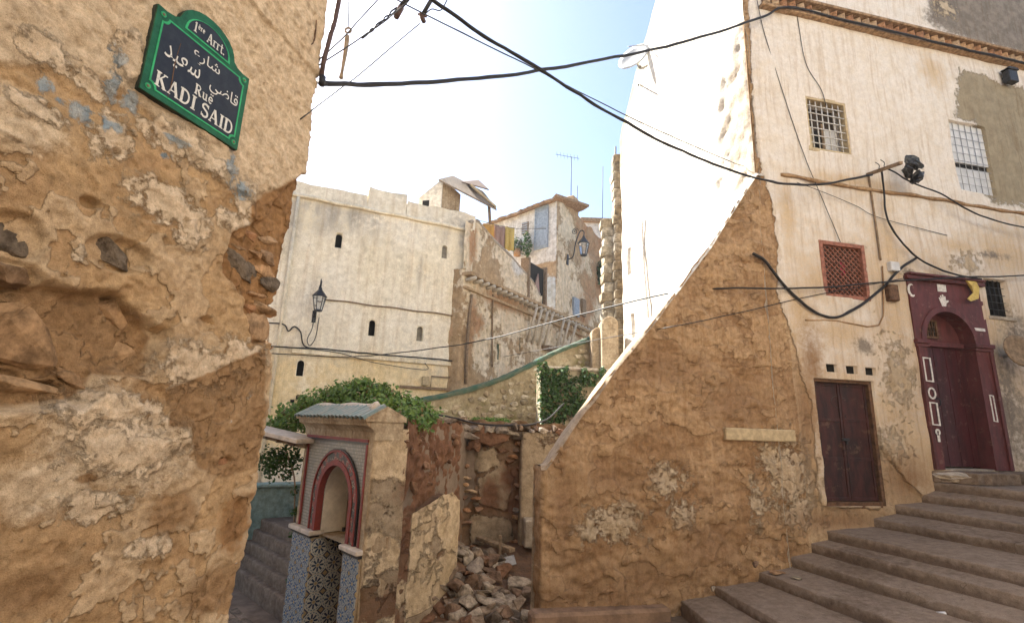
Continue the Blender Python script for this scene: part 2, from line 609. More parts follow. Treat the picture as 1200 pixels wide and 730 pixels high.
def hull_mesh(name, n=18, seed=0, flat=(1, 1, 1), sub=2, rough=.06, mat=None, boxy=.5):
    rs = np.random.default_rng(seed)
    d = rs.normal(size=(n, 3))
    d /= np.linalg.norm(d, axis=1)[:, None]
    mx = np.abs(d).max(1)[:, None]
    d = d * (1 - boxy) + d / mx * boxy * .8
    d *= rs.uniform(.8, 1.05, (n, 1))
    bm = bmesh.new()
    for v in d * np.array(flat) * .5:
        bm.verts.new(v)
    bmesh.ops.convex_hull(bm, input=bm.verts)
    for v in [v for v in bm.verts if not v.link_faces]:
        bm.verts.remove(v)
    bmesh.ops.triangulate(bm, faces=bm.faces)
    if sub:
        bmesh.ops.bevel(bm, geom=list(bm.edges), offset=.03, segments=1, affect='EDGES')
        bmesh.ops.triangulate(bm, faces=bm.faces)
        if sub > 1:
            bmesh.ops.subdivide_edges(bm, edges=[e for e in bm.edges if e.calc_length() > .16], cuts=1)
            bmesh.ops.triangulate(bm, faces=bm.faces)
        co = np.array([v.co[:] for v in bm.verts])
        nn = fbm(co + seed * 3.1, 3.5, 3, seed) * rough
        for v, k in zip(bm.verts, nn):
            v.co += v.co.normalized() * k
    me = bpy.data.meshes.new(name)
    bm.to_mesh(me)
    bm.free()
    if mat:
        me.materials.append(mat)
    return me

def box_mesh(name, sx, sy, sz, bev, mat, seed=None, jit=0):
    bm = bmesh.new()
    bmesh.ops.create_cube(bm, size=1)
    rs = random.Random(seed)
    for v in bm.verts:
        v.co = Vector((v.co.x * sx, v.co.y * sy, v.co.z * sz))
        if jit:
            v.co += Vector([rs.uniform(-jit, jit) for _ in range(3)])
    if bev:
        bmesh.ops.bevel(bm, geom=list(bm.edges), offset=bev, segments=1, affect='EDGES')
    me = bpy.data.meshes.new(name)
    bm.to_mesh(me)
    bm.free()
    me.materials.append(mat)
    return me

def frmat(fr, roll=0.0):
    """rotation: local x = along the wall, local y = into the wall, local z = up"""
    d, n = Vector(fr.d), Vector(fr.n)
    M = Matrix((d, -n, Vector((0, 0, 1)))).transposed()
    return M @ Matrix.Rotation(roll, 3, 'Y')

# ------------------------------------------------------------------ the materials of the place
M = {}
M['sign_wall'] = wall_mat('sign wall render', (.55, .38, .21), (.46, .30, .16), [
    ('flake', (.60, .45, .285), (.54, .385, .23), .5, .06, .8),
    ('cream', (.70, .565, .40), (.64, .50, .34), .45, .14, .5),
    ('lime', (.72, .59, .43), (.66, .52, .36), 1.2, .10, .9),
    ('mud', (.33, .205, .105), (.40, .26, .14), .35, .10, .4),
    ('earth', (.30, .17, .08), (.38, .22, .10), .5, .12, -.4),
    ('blue', (.21, .28, .33), (.47, .48, .46), 1.5, .14, .25)], s=3.4, streak=.12, bstr=1.0, bdist=.009, pits=.6, crack=.4, grit=.55)
M['facade'] = wall_mat('facade render', (.35, .215, .112), (.51, .35, .205), [
    ('flake', (.52, .355, .205), (.45, .30, .165), .6, .07, .8),
    ('cream', (.80, .74, .665), (.76, .68, .575), .30, .05, 1.6),
    ('ochre', (.60, .45, .285), (.68, .54, .37), .7, .32, .1),
    ('olive', (.30, .25, .17), (.38, .32, .22), .9, .08, -.8),
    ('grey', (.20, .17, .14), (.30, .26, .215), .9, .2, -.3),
    ('lime', (.58, .475, .345), (.52, .41, .275), 1.1, .09, .9),
    ('mud', (.30, .185, .10), (.35, .22, .125), .8, .42, -.2)], s=2.3, streak=.55, bstr=1.0, bdist=.018, pits=.35, crack=.25, smooth='cream', grit=.35)
M['whitewash'] = wall_mat('whitewashed wall', (.84, .81, .75), (.78, .74, .66), [
    ('stone', (.46, .40, .32), (.58, .52, .44), .5, .12, -1.0),
    ('moss', (.42, .40, .20), (.55, .52, .34), .6, .2, 0)], s=1.0, streak=.2, bstr=.6, bdist=.02)
M['cap'] = wall_mat('worn slope top', (.40, .31, .22), (.48, .39, .29), [('lime', (.80, .77, .71), (.74, .69, .6), .6, .15, .6)], s=2.0, streak=0, bstr=.9, bdist=.02)
M['far_cream'] = wall_mat('far cream render', (.90, .80, .59), (.92, .84, .66), [
    ('ochre', (.88, .70, .40), (.90, .75, .48), .5, .2, 0),
    ('grey', (.44, .40, .33), (.58, .53, .44), .9, .25, 0),
    ('white', (.93, .87, .73), (.91, .83, .66), .6, .2, 0)], s=.9, streak=.45, bstr=.6, bdist=.03, mott=.55)
M['ruin'] = wall_mat('ruined house render', (.46, .32, .18), (.54, .41, .26), [
    ('cream', (.76, .64, .45), (.80, .70, .54), .9, .08, 1.0),
    ('brick', (.42, .24, .13), (.50, .33, .19), .9, .15, -.4),
    ('blue', (.52, .62, .70), (.62, .70, .75), .5, .1, .3),
    ('white', (.78, .77, .74), (.72, .70, .66), .4, .08, .5)], s=.8, streak=.4, bstr=.8, bdist=.03)
M['pit'] = wall_mat('pit wall', (.19, .12, .07), (.25, .165, .105), [
    ('plaster', (.40, .32, .225), (.32, .25, .17), .7, .06, 1.6),
    ('red', (.145, .07, .04), (.20, .105, .06), .8, .3, -.5),
    ('pale', (.60, .48, .33), (.54, .42, .27), .3, .05, 1.2)], s=1.8, streak=.2, bstr=1.0, bdist=.02, pits=.5)
M['earth'] = simple('red earth', (.15, .08, .045), .95, s=6, var=.3, bstr=.9, bdist=.03, c2=(.09, .055, .035))
M['stonewall'] = wall_mat('rubble mortar', (.40, .34, .23), (.48, .43, .31), [('moss', (.16, .16, .06), (.26, .24, .12), .7, .2, 0)], s=2, streak=.2, bdist=.03, bstr=.9)
M['stone'] = objvar('rubble stone', [(.42, .36, .26), (.50, .45, .35), (.36, .30, .21), (.56, .51, .41), (.30, .26, .19)], s=9)
M['earth_stone'] = objvar('earthy stone', [(.22, .125, .075), (.27, .16, .10), (.18, .10, .06)], s=14)
M['rock'] = objvar('loose rubble', [(.17, .11, .075), (.24, .18, .13), (.16, .085, .05), (.30, .25, .195), (.20, .145, .105), (.11, .085, .065), (.24, .20, .165)], s=14)
M['brick'] = objvar('old brick', [(.37, .20, .105), (.42, .26, .14), (.31, .165, .09), (.42, .30, .19)], s=20)
M['dark_stone'] = objvar('dark wall stone', [(.17, .135, .10), (.20, .16, .12)], s=22, bstr=1.0, bdist=.02)
M['mud_stone'] = objvar('mud covered stone', [(.33, .21, .115), (.36, .235, .13)], s=12, bstr=.9)
M['brown_stone'] = objvar('brown wall stone', [(.30, .20, .12), (.25, .165, .10), (.36, .24, .14)], s=14)
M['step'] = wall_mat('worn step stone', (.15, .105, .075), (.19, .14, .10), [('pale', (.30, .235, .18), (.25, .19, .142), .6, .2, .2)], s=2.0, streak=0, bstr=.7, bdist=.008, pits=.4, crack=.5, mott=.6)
M['paving'] = objvar('paving brick', [(.20, .155, .12), (.24, .18, .135), (.17, .135, .105)], s=12)
M['ground'] = simple('trodden earth', (.22, .16, .115), .95, s=4, bstr=.8, bdist=.02)
M['maroon'] = simple('maroon paint', (.070, .016, .019), .5, s=14, var=.35, bstr=.6, bdist=.006, c2=(.040, .012, .013), grain=.12, worn=(.13, .07, .06))
M['maroon_frame'] = simple('maroon frame paint', (.125, .036, .036), .65, s=11, var=.3, bstr=.6, bdist=.006, c2=(.075, .025, .025), grain=.3, worn=(.20, .11, .085))
M['rust_metal'] = simple('rusted door sheet', (.065, .022, .020), .6, s=9, var=.3, bstr=.6, bdist=.006, c2=(.022, .012, .012), grain=.3, worn=(.13, .075, .05))
M['rust_edge'] = simple('rusty edge', (.16, .085, .045), .75, s=14, var=.4)
M['white_paint'] = simple('white brush paint', (.74, .71, .66), .7, s=30, var=.2, worn=(.22, .10, .09))
M['dark'] = simple('dark interior', (.012, .011, .010), .95, s=5, bstr=0)
M['dusk'] = simple('dim interior', (.06, .045, .035), .95, s=5, bstr=0)
M['dusk2'] = simple('grey infill', (.30, .27, .22), .9, s=8)
M['wood'] = simple('grey wood', (.30, .21, .13), .85, s=16, var=.3, bstr=.6)
M['beam'] = simple('pale beam', (.55, .43, .26), .8, s=14, var=.2, bstr=.6)
M['bracket'] = simple('whitewashed pole', (.62, .54, .42), .8, s=16, var=.2)
M['lattice'] = simple('red lattice', (.36, .15, .10), .75, s=20, var=.3)
M['cable'] = simple('black cable', (.022, .020, .020), .55, s=20, var=.2, bstr=.2)
M['cable_brown'] = simple('brown cable', (.11, .065, .055), .6, s=30, var=.3, bstr=.4)
M['wire'] = simple('grey wire', (.06, .058, .055), .6, s=30, bstr=0)
M['iron'] = simple('painted iron', (.035, .036, .040), .5, s=20, var=.3)
M['rope'] = simple('old rope', (.34, .27, .20), .9, s=50, bstr=.8)
M['galv'] = simple('galvanised sheet', (.38, .38, .38), .5, metal=.5, s=8, var=.2)
M['dish'] = simple('dish grey', (.55, .55, .54), .6, s=5, var=.1)
M['sign_green'] = simple('sign green', (.018, .125, .055), .35, s=18, var=.25, bstr=.1)
M['sign_bright'] = simple('sign bright green', (.045, .42, .16), .4, s=18, var=.2, bstr=.1)
M['sign_navy'] = simple('sign navy', (.018, .022, .032), .4, s=14, var=.2, bstr=.1, c2=(.030, .036, .045))
M['sign_white'] = simple('sign lettering', (.74, .72, .66), .5, s=60, var=.15, bstr=.1)
M['sign_edge'] = simple('sign edge', (.03, .042, .034), .6, s=18)
M['screw'] = simple('screw', (.30, .20, .12), .5, metal=.6, s=40)
M['red_trim'] = simple('red trim', (.23, .04, .032), .6, s=16, var=.3, bstr=.4, c2=(.15, .035, .03))
M['black_trim'] = simple('black trim', (.025, .025, .028), .35, s=16)
M['marble'] = simple('worn marble', (.58, .50, .42), .6, s=12, var=.2, bstr=.4)
M['fplaster'] = wall_mat('fountain plaster', (.58, .48, .34), (.38, .29, .19), [], s=3.0, streak=.8, bdist=.02, bstr=.9, pits=.5)
M['bounce_front'] = simple('pale bounce front', (.80, .74, .64), .9, s=2, var=.1)  # whitened so the unseen opposite front reflects sun to the facade
M['earth_ledge'] = simple('dusty ledge', (.30, .19, .12), .95, s=6, var=.25, bstr=.9, bdist=.02)
M['niche'] = simple('niche plaster', (.74, .67, .56), .9, s=5, var=.15, bstr=.4)
M['glaze'] = simple('green glazed roof tile', (.10, .16, .15), .35, s=14, var=.4, bstr=.4, c2=(.20, .20, .17), spec=.5, island=.4)
M['coping'] = simple('green coping paint', (.032, .085, .058), .85, s=6, var=.3, bstr=.9, bdist=.03, c2=(.11, .12, .075))
M['leaf'] = leaf_mat('bush leaf', (.06, .14, .022), (.20, .30, .07))
M['ivy'] = leaf_mat('ivy leaf', (.02, .06, .014), (.065, .13, .03))
M['shutter'] = simple('grey blue shutter', (.34, .40, .47), .7, s=10, var=.2)
M['white_metal'] = simple('white grille', (.66, .64, .60), .6, s=20, var=.2)
M['tin'] = simple('dull tin', (.36, .35, .34), .6, s=20, var=.2)
M['sheet'] = simple('pale shutter sheet', (.62, .62, .62), .6, s=6, var=.12)
M['teal'] = wall_mat('teal washed wall', (.22, .32, .29), (.28, .36, .31), [], s=2, streak=.4)
M['bag'] = simple('black plastic', (.012, .012, .013), .3, s=30, bstr=.3, spec=.5)
M['cloth1'] = simple('orange cloth', (.62, .36, .09), .9, s=20, var=.15)
M['cloth2'] = simple('mauve cloth', (.36, .24, .20), .9, s=20, var=.15)
M['cloth3'] = simple('yellow cloth', (.62, .46, .14), .9, s=20, var=.15)
M['conc'] = wall_mat('old concrete', (.36, .31, .25), (.44, .39, .32), [], s=2.2, streak=0, bdist=.012)
M['tile_a'] = tile_mat('rosette tile', (.44, .43, .39), (.03, .05, .10), (.10, .15, .22), (.32, .24, .14), .19)
M['tile_b'] = tile_mat('blue star tile', (.32, .33, .31), (.035, .085, .18), (.05, .10, .18), (.36, .27, .13), .1585)

def mosaic_mat():
    m, b = newmat('small grey mosaic', .4, 0, .4)
    geo = pos(m)
    u = nod(m, 'ShaderNodeVectorMath', {0: geo, 1: tuple(FT.d)}, operation='DOT_PRODUCT').outputs['Value']
    z = nod(m, 'ShaderNodeSeparateXYZ', {0: geo}).outputs[2]
    v = nod(m, 'ShaderNodeCombineXYZ', {0: u, 1: z}).outputs[0]
    bt = nod(m, 'ShaderNodeTexBrick', {'Vector': v, 'Color1': (.30, .28, .24, 1), 'Color2': (.20, .20, .18, 1), 'Mortar': (.10, .085, .07, 1), 'Scale': 1.0, 'Mortar Size': .0035, 'Brick Width': .035, 'Row Height': .035}, offset=0.0)
    n = noi(m, geo, 9, 7, .65)
    col = mixc(m, mrg(m, n, .5, .75, 0, .6), bt.outputs[0], (.34, .27, .19))
    m.node_tree.links.new(col, b.inputs['Base Color'])
    bump(m, b, mat_(m, 'SUBTRACT', 1.0, bt.outputs['Fac']), .5, .003)
    return m
M['mosaic'] = mosaic_mat()

def band_mat():
    """painted vine on the arch band"""
    m, b = newmat('painted vine band', .55, 0, .3)
    geo = pos(m)
    vo = nod(m, 'ShaderNodeTexVoronoi', {'Vector': geo, 'Scale': 13.0}).outputs['Distance']
    n = noi(m, geo, 24, 5, .6, 1.2)
    col = mixc(m, mrg(m, vo, .45, .38), (.05, .045, .04), (.22, .05, .04))
    col = mixc(m, mrg(m, n, .56, .60), col, (.30, .24, .18))
    col = mixc(m, mrg(m, n, .36, .33), col, (.36, .27, .19))
    m.node_tree.links.new(col, b.inputs['Base Color'])
    return m
M['band'] = band_mat()

# ------------------------------------------------------------------ ground
mk('ground', [(-60, -40, -.46), (60, -40, -.46), (60, 90, -.46), (-60, 90, -.46)], [(0, 1, 2, 3)], M['ground'])
tag(bpy.data.objects['ground'], kind='structure')

# ------------------------------------------------------------------ house with the street sign
h1 = thing('street_house', 'crumbling ochre plaster house corner carrying the green street sign', 'house', LW.pt(0, 0, -.4))
Lc = 3.01
H1 = [LW.pt(-6, 0, 0)[:2], LW.pt(Lc, 0, 0)[:2], LW.pt(Lc, -3.2, 0)[:2]]
pl = lambda pts: LW.poly(pts)
EDGE = sorted([LW.uz(*p)[::-1] for p in [(381, -20), (379, 0), (371, 80), (361, 160), (354, 215), (343, 285), (334, 325), (331, 345), (321, 360), (316, 405), (314, 430), (309, 500), (303, 560), (290, 620), (284, 650), (275, 690), (263, 730)]])
EZ, EU = np.array(EDGE).T
cavity = pl([(-60, 325), (0, 330), (60, 335), (145, 345), (188, 395), (172, 440), (120, 440), (95, 466), (40, 474), (-60, 480)])
cornerbrick = pl([(268, 272), (300, 262), (345, 200), (360, 205), (345, 300), (335, 350), (325, 400), (296, 405), (290, 350), (262, 320)])
HOLES = [(105, 238, 13, 8, .05), (240, 380, 10, 10, .04), (62, 452, 22, 6, .05), (150, 352, 14, 22, .02), (262, 540, 7, 6, .03), (135, 178, 5, 4, .03), (215, 262, 4, 7, .02), (284, 600, 12, 18, .02), (20, 440, 20, 8, .03)]

def h1_disp(U, V, P):
    h = .010 * fbm(P, 2.2, 4, 3) + .008 * fbm(P, 12, 3, 5) + .006 * fbm(P, 34, 3, 15)
    q = h1_flake(P)
    h += .008 * (sstep(q, .05, .065) + sstep(q, -.21, -.195) + sstep(q, .3, .315)) + .007 * fbm(P, 22, 4, 77, .65)
    n = fbm(P, 9, 3, 8)
    cv = np.clip(.5 - sdf(U, V, cavity) / .10 + .5 * n, 0, 1)
    h -= .085 * sstep(cv, .25, .75)
    cb = np.clip(.5 - sdf(U, V, cornerbrick) / .08 + .5 * n, 0, 1)
    h -= .035 * sstep(cb, .35, .65)
    m = h1_masks(U, V, P)
    h += .010 * sstep(m['cream'] + .35 * n, .45, .55) + .008 * sstep(m['lime'] + .5 * n, .45, .55) - .006 * sstep(m['mud'] + .3 * n, .4, .6)
    for (x, y, rx, ry) in [(16, 277, 46, 31), (16, 321, 36, 17), (140, 301, 38, 22)]:
        h -= .045 * sstep(blob(U, V, LW, x, y, rx, ry) + .12 * n, .45, .60)
    for (x, y, rx, ry, dp) in HOLES:
        h -= dp * sstep(blob(U, V, LW, x, y, rx, ry) + .15 * n, .45, .62)
    # a shallow step in the render, upper right, and a rough lower third
    ln = pl([(262, -30), (300, 20), (375, 95), (420, 95), (420, -30)])
    h += .018 * sstep(-sdf(U, V, ln), -.004, .006)
    lo = pl([(-60, 500), (120, 500), (250, 560), (300, 600), (260, 740), (-60, 740)])
    h += .014 * np.clip(.5 - sdf(U, V, lo) / .2, 0, 1) * fbm(P, 7, 4, 21)
    h -= .02 * np.abs(fbm(P, 5, 3, 31)) * np.clip(.5 - sdf(U, V, lo) / .2, 0, 1)
    return h

def h1_flake(P):
    return fbm(P, 4.5, 5, 205, .6)

def h1_masks(U, V, P):
    w = .07
    cream = pmask(U, V, [pl([(-80, -60), (395, -60), (352, 200), (318, 222), (285, 232), (245, 205), (160, 120), (120, 95), (70, 78), (-80, 70)])], w)
    for a in [(20, 140, 70, 40), (110, 500, 60, 60), (160, 540, 70, 40), (60, 570, 60, 40)]:
        cream = np.maximum(cream, blob(U, V, LW, *a) * .9)
    lime = np.zeros(U.shape)
    for a in [(55, 62, 34, 20), (100, 100, 26, 16), (215, 130, 18, 10), (205, 165, 40, 22), (190, 235, 40, 26), (222, 265, 22, 30), (285, 235, 14, 26), (275, 262, 24, 14), (128, 160, 26, 30), (150, 70, 20, 34), (92, 300, 8, 12), (238, 430, 46, 26), (285, 415, 26, 20), (130, 478, 60, 20), (160, 520, 60, 40), (110, 590, 40, 20), (175, 640, 26, 14), (45, 130, 40, 14), (120, 520, 30, 30), (245, 195, 26, 14), (210, 430, 16, 30)]:
        lime = np.maximum(lime, blob(U, V, LW, *a) * .92)
    mud = pmask(U, V, [pl([(195, 455), (235, 440), (310, 408), (306, 480), (300, 545), (262, 560), (228, 548), (222, 500), (195, 500)]), cavity], .05)
    for a in [(100, 560, 16, 8), (250, 690, 40, 30), (40, 690, 50, 30), (200, 600, 30, 30)]:
        mud = np.maximum(mud, blob(U, V, LW, *a) * .82)
    earth = pmask(U, V, [cornerbrick, pl([(340, 205), (362, 200), (345, 300), (296, 290), (290, 240), (315, 222)])], .05)
    earth = np.maximum(earth, blob(U, V, LW, 275, 610, 20, 40) * .85)
    blue = np.zeros(U.shape)
    for a in [(52, 104, 15, 12), (95, 132, 18, 13), (68, 120, 14, 7), (133, 72, 10, 15), (130, 100, 13, 18), (152, 118, 12, 14), (120, 145, 12, 10), (135, 150, 8, 6), (204, 165, 14, 7), (192, 182, 7, 4), (268, 192, 7, 22), (280, 225, 13, 12)]:
        blue = np.maximum(blue, blob(U, V, LW, *a) * .80)
    return dict(cream=cream, lime=lime, mud=mud, earth=earth, blue=blue, flake=np.clip(.5 + 3 * (h1_flake(P) - .06), 0, 1) * (1 - .8 * sstep(cream, .4, .7)))

def h1_off(U, V, P):
    tgt = np.interp(V, EZ, EU)
    e = (tgt - Lc) + .03 * fbm(np.stack([V * .3, V * .2, V], 1), 4.3, 5, 5, .62)
    k = np.clip((U - (Lc - .45)) / .45, 0, 1)
    return LW.d[None, :] * (e * k * k)[:, None]

path_wall('wall', H1, ax((0, 7.2, .25), (7.2, 9.05, .008), (9.05, 12.2, .15), extra=[6 + 3.0, 6 + 3.02]), ax((-.45, .9, .12), (.9, 5.25, .008), (5.25, 10, .25)),
          M['sign_wall'], h1, h1_disp, h1_masks, rc=.03, offset=h1_off, soff=6.0)
# the body behind the plaster skin
mb = MB()
mb.prism(LW, [(-6, 9.8), (Lc - .3, 9.8), (Lc - .3, 10.0), (-6, 10.0)], -5, -.02)
mb.build('roof_slab', M['fplaster'], h1)
mb = MB()
mb.box(LW, -6.0, Lc - .35, -.4, 9.8, -5.0, -4.8)
mb.build('rear_wall', M['fplaster'], h1)
# stones and bricks laid bare in the sign wall
def wall_stone(name, px, py, rx, ry, mat, out, seed, roll=0, parent=h1, fr=LW, thick=.10, boxy=.5):
    u, z = fr.uz(px, py)
    u1, _ = fr.uz(px + rx, py)
    _, z1 = fr.uz(px, py - ry)
    a, b = 2 * abs(u1 - u), 2 * abs(z1 - z)
    me = hull_mesh(name, 12, seed, mat=mat, boxy=max(boxy, .55), rough=.14)
    return inst(name, me, fr.pt(u, out + .022 - thick / 2, z), parent, frmat(fr, roll), (a * 1.25, thick, b * 1.25))
for k, (x, y, rx, ry, mt, out, roll, bx) in enumerate([
        (16, 277, 36, 24, 'dark_stone', -.018, 0, .35), (16, 321, 31, 13, 'brown_stone', -.02, .1, .3), (140, 301, 30, 15, 'dark_stone', -.02, .4, .25),
        (36, 394, 58, 34, 'mud_stone', -.03, .2, .2), (44, 460, 48, 16, 'mud_stone', -.03, .1, .2), (-12, 350, 26, 24, 'mud_stone', -.035, 0, .3),
        (152, 368, 22, 22, 'mud_stone', -.075, 0, .4), (108, 448, 30, 10, 'mud_stone', -.05, .3, .4), (150, 415, 34, 26, 'mud_stone', -.08, .2, .3)]):
    wall_stone('stone', x, y, rx, ry, M[mt], out, 40 + k, roll, boxy=bx, thick=.10)
for k, (x, y, rx, ry, mt, out, roll, bx) in enumerate([
        (284, 312, 27, 13, 'dark_stone', .012, .42, .75), (277, 287, 16, 7, 'brown_stone', .0, .4, .5), (297, 276, 11, 6, 'brick', .006, .2, .6),
        (303, 297, 9, 5, 'brick', .012, .3, .5), (314, 300, 13, 8, 'brown_stone', .008, .4, .6), (316, 318, 14, 9, 'brick', .006, .3, .6), (318, 332, 14, 9, 'dark_stone', .012, .2, .6),
        (297, 335, 9, 10, 'brick', -.006, 0, .5), (311, 350, 19, 7, 'brick', .014, .15, .8), (312, 362, 16, 6, 'brown_stone', .016, .3, .4),
        (302, 384, 15, 18, 'brown_stone', .012, .1, .6), (305, 408, 17, 5, 'brick', .012, .1, .7), (318, 282, 12, 8, 'brown_stone', .004, .2, .5), (296, 362, 8, 6, 'brick', .004, .2, .5),
        (214, 260, 5, 8, 'brick', .006, .2, .6), (262, 540, 10, 9, 'brick', .0, 0, .5), (253, 690, 6, 22, 'brick', .006, 0, .5)]):
    wall_stone('brick', x, y, rx, ry, M[mt], out - .018, 70 + k, roll * .6, boxy=bx, thick=.08)
# rusty conduit at the upper edge of the sign wall
mb = MB()
mb.tube(curve_pts([LW.on(*p, .02) for p in [(300, -8), (322, 14), (345, 38), (362, 55)]], 5), .006)
mb.build('conduit', M['rust_edge'], h1, True)
mb = MB()
mb.tube(curve_pts([LW.on(*p, .025) for p in [(376, -8), (371, 20), (368, 48), (360, 54)]], 5), .006)
mb.build('conduit', M['rust_edge'], h1, True)

# ------------------------------------------------------------------ street sign
sg = thing('street_sign', 'green and navy enamel street name sign with white lettering on the ochre wall', 'street sign', LW.pt(2.26, .02, 3.56))
SU0, SU1, SZ0, SZ1 = 2.003, 2.524, 3.567, 4.0
def sign_outline(ins, u0=SU0, u1=SU1, z0=SZ0, z1=SZ1):
    um = (u0 + u1) / 2
    pts = [(u0 + ins, z0 + ins), (u1 - ins, z0 + ins), (u1 - ins, z1 - ins)]
    r = .152 - ins
    pts += [(u1 - ins - .045, z1 - ins - .002), (um + r + .028, z1 - ins + .006), (um + r + .004, z1 - ins + .024)]
    for k in range(1, 12):
        a = math.pi * k / 12
        pts.append((um + r * math.cos(a), z1 - ins + .028 + .115 * math.sin(a) * (r / .152)))
    pts += [(um - r - .004, z1 - ins + .024), (um - r - .028, z1 - ins + .006), (u0 + ins + .045, z1 - ins - .002), (u0 + ins, z1 - ins)]
    return pts
mb = MB(); mb.prism(LW, sign_outline(0), .012, .044); mb.build('plate', M['sign_green'], sg)
mb = MB(); mb.prism(LW, sign_outline(-.001), .006, .036); mb.build('plate_edge', M['sign_edge'], sg)
def notched(ins, c):
    u0, u1, z0, z1 = SU0 + ins, SU1 - ins, SZ0 + ins, SZ1 - ins - .004
    pts = []
    for (cu, cz, a0) in [(u0, z0, 90), (u1, z0, 180), (u1, z1, 270), (u0, z1, 0)]:
        arc = [(cu + c * math.cos(math.radians(a0 - 90 * k / 4)), cz + c * math.sin(math.radians(a0 - 90 * k / 4))) for k in range(5)]
        pts += arc
    return pts
# border line and field
mb = MB(); mb.strip(LW, notched(.028, .030), notched(.036, .030), .044, .0465, True); mb.build('border_line', M['sign_bright'], sg)
mb = MB(); mb.prism(LW, notched(.0365, .030), .0435, .0455); mb.build('field', M['sign_navy'], sg)
um = (SU0 + SU1) / 2
def dshape(r, hgt, zb):
    return [(um + r, zb)] + [(um + r * math.cos(math.pi * k / 14), zb + .01 + hgt * math.sin(math.pi * k / 14)) for k in range(15)] + [(um - r, zb)]
mb = MB(); mb.strip(LW, dshape(.128, .104, SZ1 - .012), dshape(.116, .094, SZ1 - .004), .044, .0465, True); mb.build('border_line', M['sign_bright'], sg)
mb = MB(); mb.prism(LW, dshape(.1155, .0935, SZ1 - .0038), .0435, .0455); mb.build('field', M['sign_navy'], sg)
for (u, z) in [(SU0 + .03, SZ0 + .03), (SU1 - .03, SZ0 + .03), (SU1 - .03, SZ1 - .03), (SU0 + .03, SZ1 - .03)]:
    mb = MB(); mb.strip(LW, [(u + .013 * math.cos(a * .524), z + .013 * math.sin(a * .524)) for a in range(12)], [(u + .007 * math.cos(a * .524), z + .007 * math.sin(a * .524)) for a in range(12)], .044, .0462, True)
    ri = mb.build('screw_ring', M['sign_bright'], sg)
    mb = MB(); mb.prism(LW, [(u + .0065 * math.cos(a * .785), z + .0065 * math.sin(a * .785)) for a in range(8)], .043, .048); mb.build('screw', M['screw'], ri)
# lettering with serifs: strokes in a unit box (x 0..w, y 0..1)
def arc(cx, cy, rx, ry, a, b, n=8):
    return [(cx + rx * math.cos(math.radians(a + (b - a) * k / n)), cy + ry * math.sin(math.radians(a + (b - a) * k / n))) for k in range(n + 1)]
T, t_ = .19, .085
GL = {
    'K': (.86, [([(.17, 0), (.17, 1)], T), ([(.2, .42), (.66, 1)], t_), ([(.36, .58), (.72, 0)], T)], [(0, .36, 0), (0, .36, 1), (.52, .86, 0), (.5, .8, 1)]),
    'A': (.84, [([(.1, 0), (.40, 1)], t_), ([(.42, 1), (.72, 0)], T), ([(.2, .32), (.62, .32)], t_)], [(0, .24, 0), (.56, .86, 0)]),
    'D': (.86, [([(.17, 0), (.17, 1)], T), ([(.1, .96)] + arc(.38, .5, .34, .46, 90, -90, 10) + [(.1, .04)], .13)], [(0, .34, 0), (0, .34, 1)]),
    'I': (.4, [([(.2, 0), (.2, 1)], T)], [(.02, .38, 0), (.02, .38, 1)]),
    'S': (.64, [(arc(.32, .73, .23, .22, 30, 200, 8) + arc(.32, .27, .25, .24, 70, -150, 10), .14), ([(.56, .98), (.56, .72)], .06), ([(.06, .02), (.06, .28)], .06)], []),
    'R': (.82, [([(.17, 0), (.17, 1)], T), ([(.1, .96), (.34, .96)] + arc(.36, .73, .25, .23, 90, -90, 8) + [(.2, .5)], .11), ([(.38, .5), (.68, 0)], T)], [(0, .34, 0), (0, .3, 1), (.54, .84, 0)]),
    'u': (.7, [([(.16, .66), (.16, .2)] + arc(.34, .2, .18, .16, 180, 340, 6), .13), ([(.52, .66), (.52, 0)], .14)], [(.02, .2, .66), (.38, .56, .66), (.5, .68, 0)]),
    'e': (.6, [([(.1, .36), (.5, .36)] + arc(.3, .36, .21, .3, 0, 310, 12), .12)], []),
    'r': (.52, [([(.17, 0), (.17, .66)], .15), (arc(.36, .42, .19, .22, 170, 50, 6), .1)], [(.02, .34, 0), (.02, .2, .66)]),
    't': (.46, [([(.2, .92), (.2, .14)] + arc(.31, .14, .11, .1, 180, 330, 4), .14), ([(.02, .64), (.42, .64)], .09)], []),
    '1': (.48, [([(.24, 0), (.24, 1)], T), ([(.08, .84), (.24, .97)], .1)], [(.04, .46, 0)]),
    '.': (.28, [([(.1, 0), (.1, .14)], .16)], []), '/': (.5, [([(.06, -.2), (.44, 1)], .09)], []), ' ': (.34, [], []), '`': (.6, [], []),
}
GL['\u00e8'] = (.6, GL['e'][1] + [([(.18, .96), (.34, .78)], .1)], [])
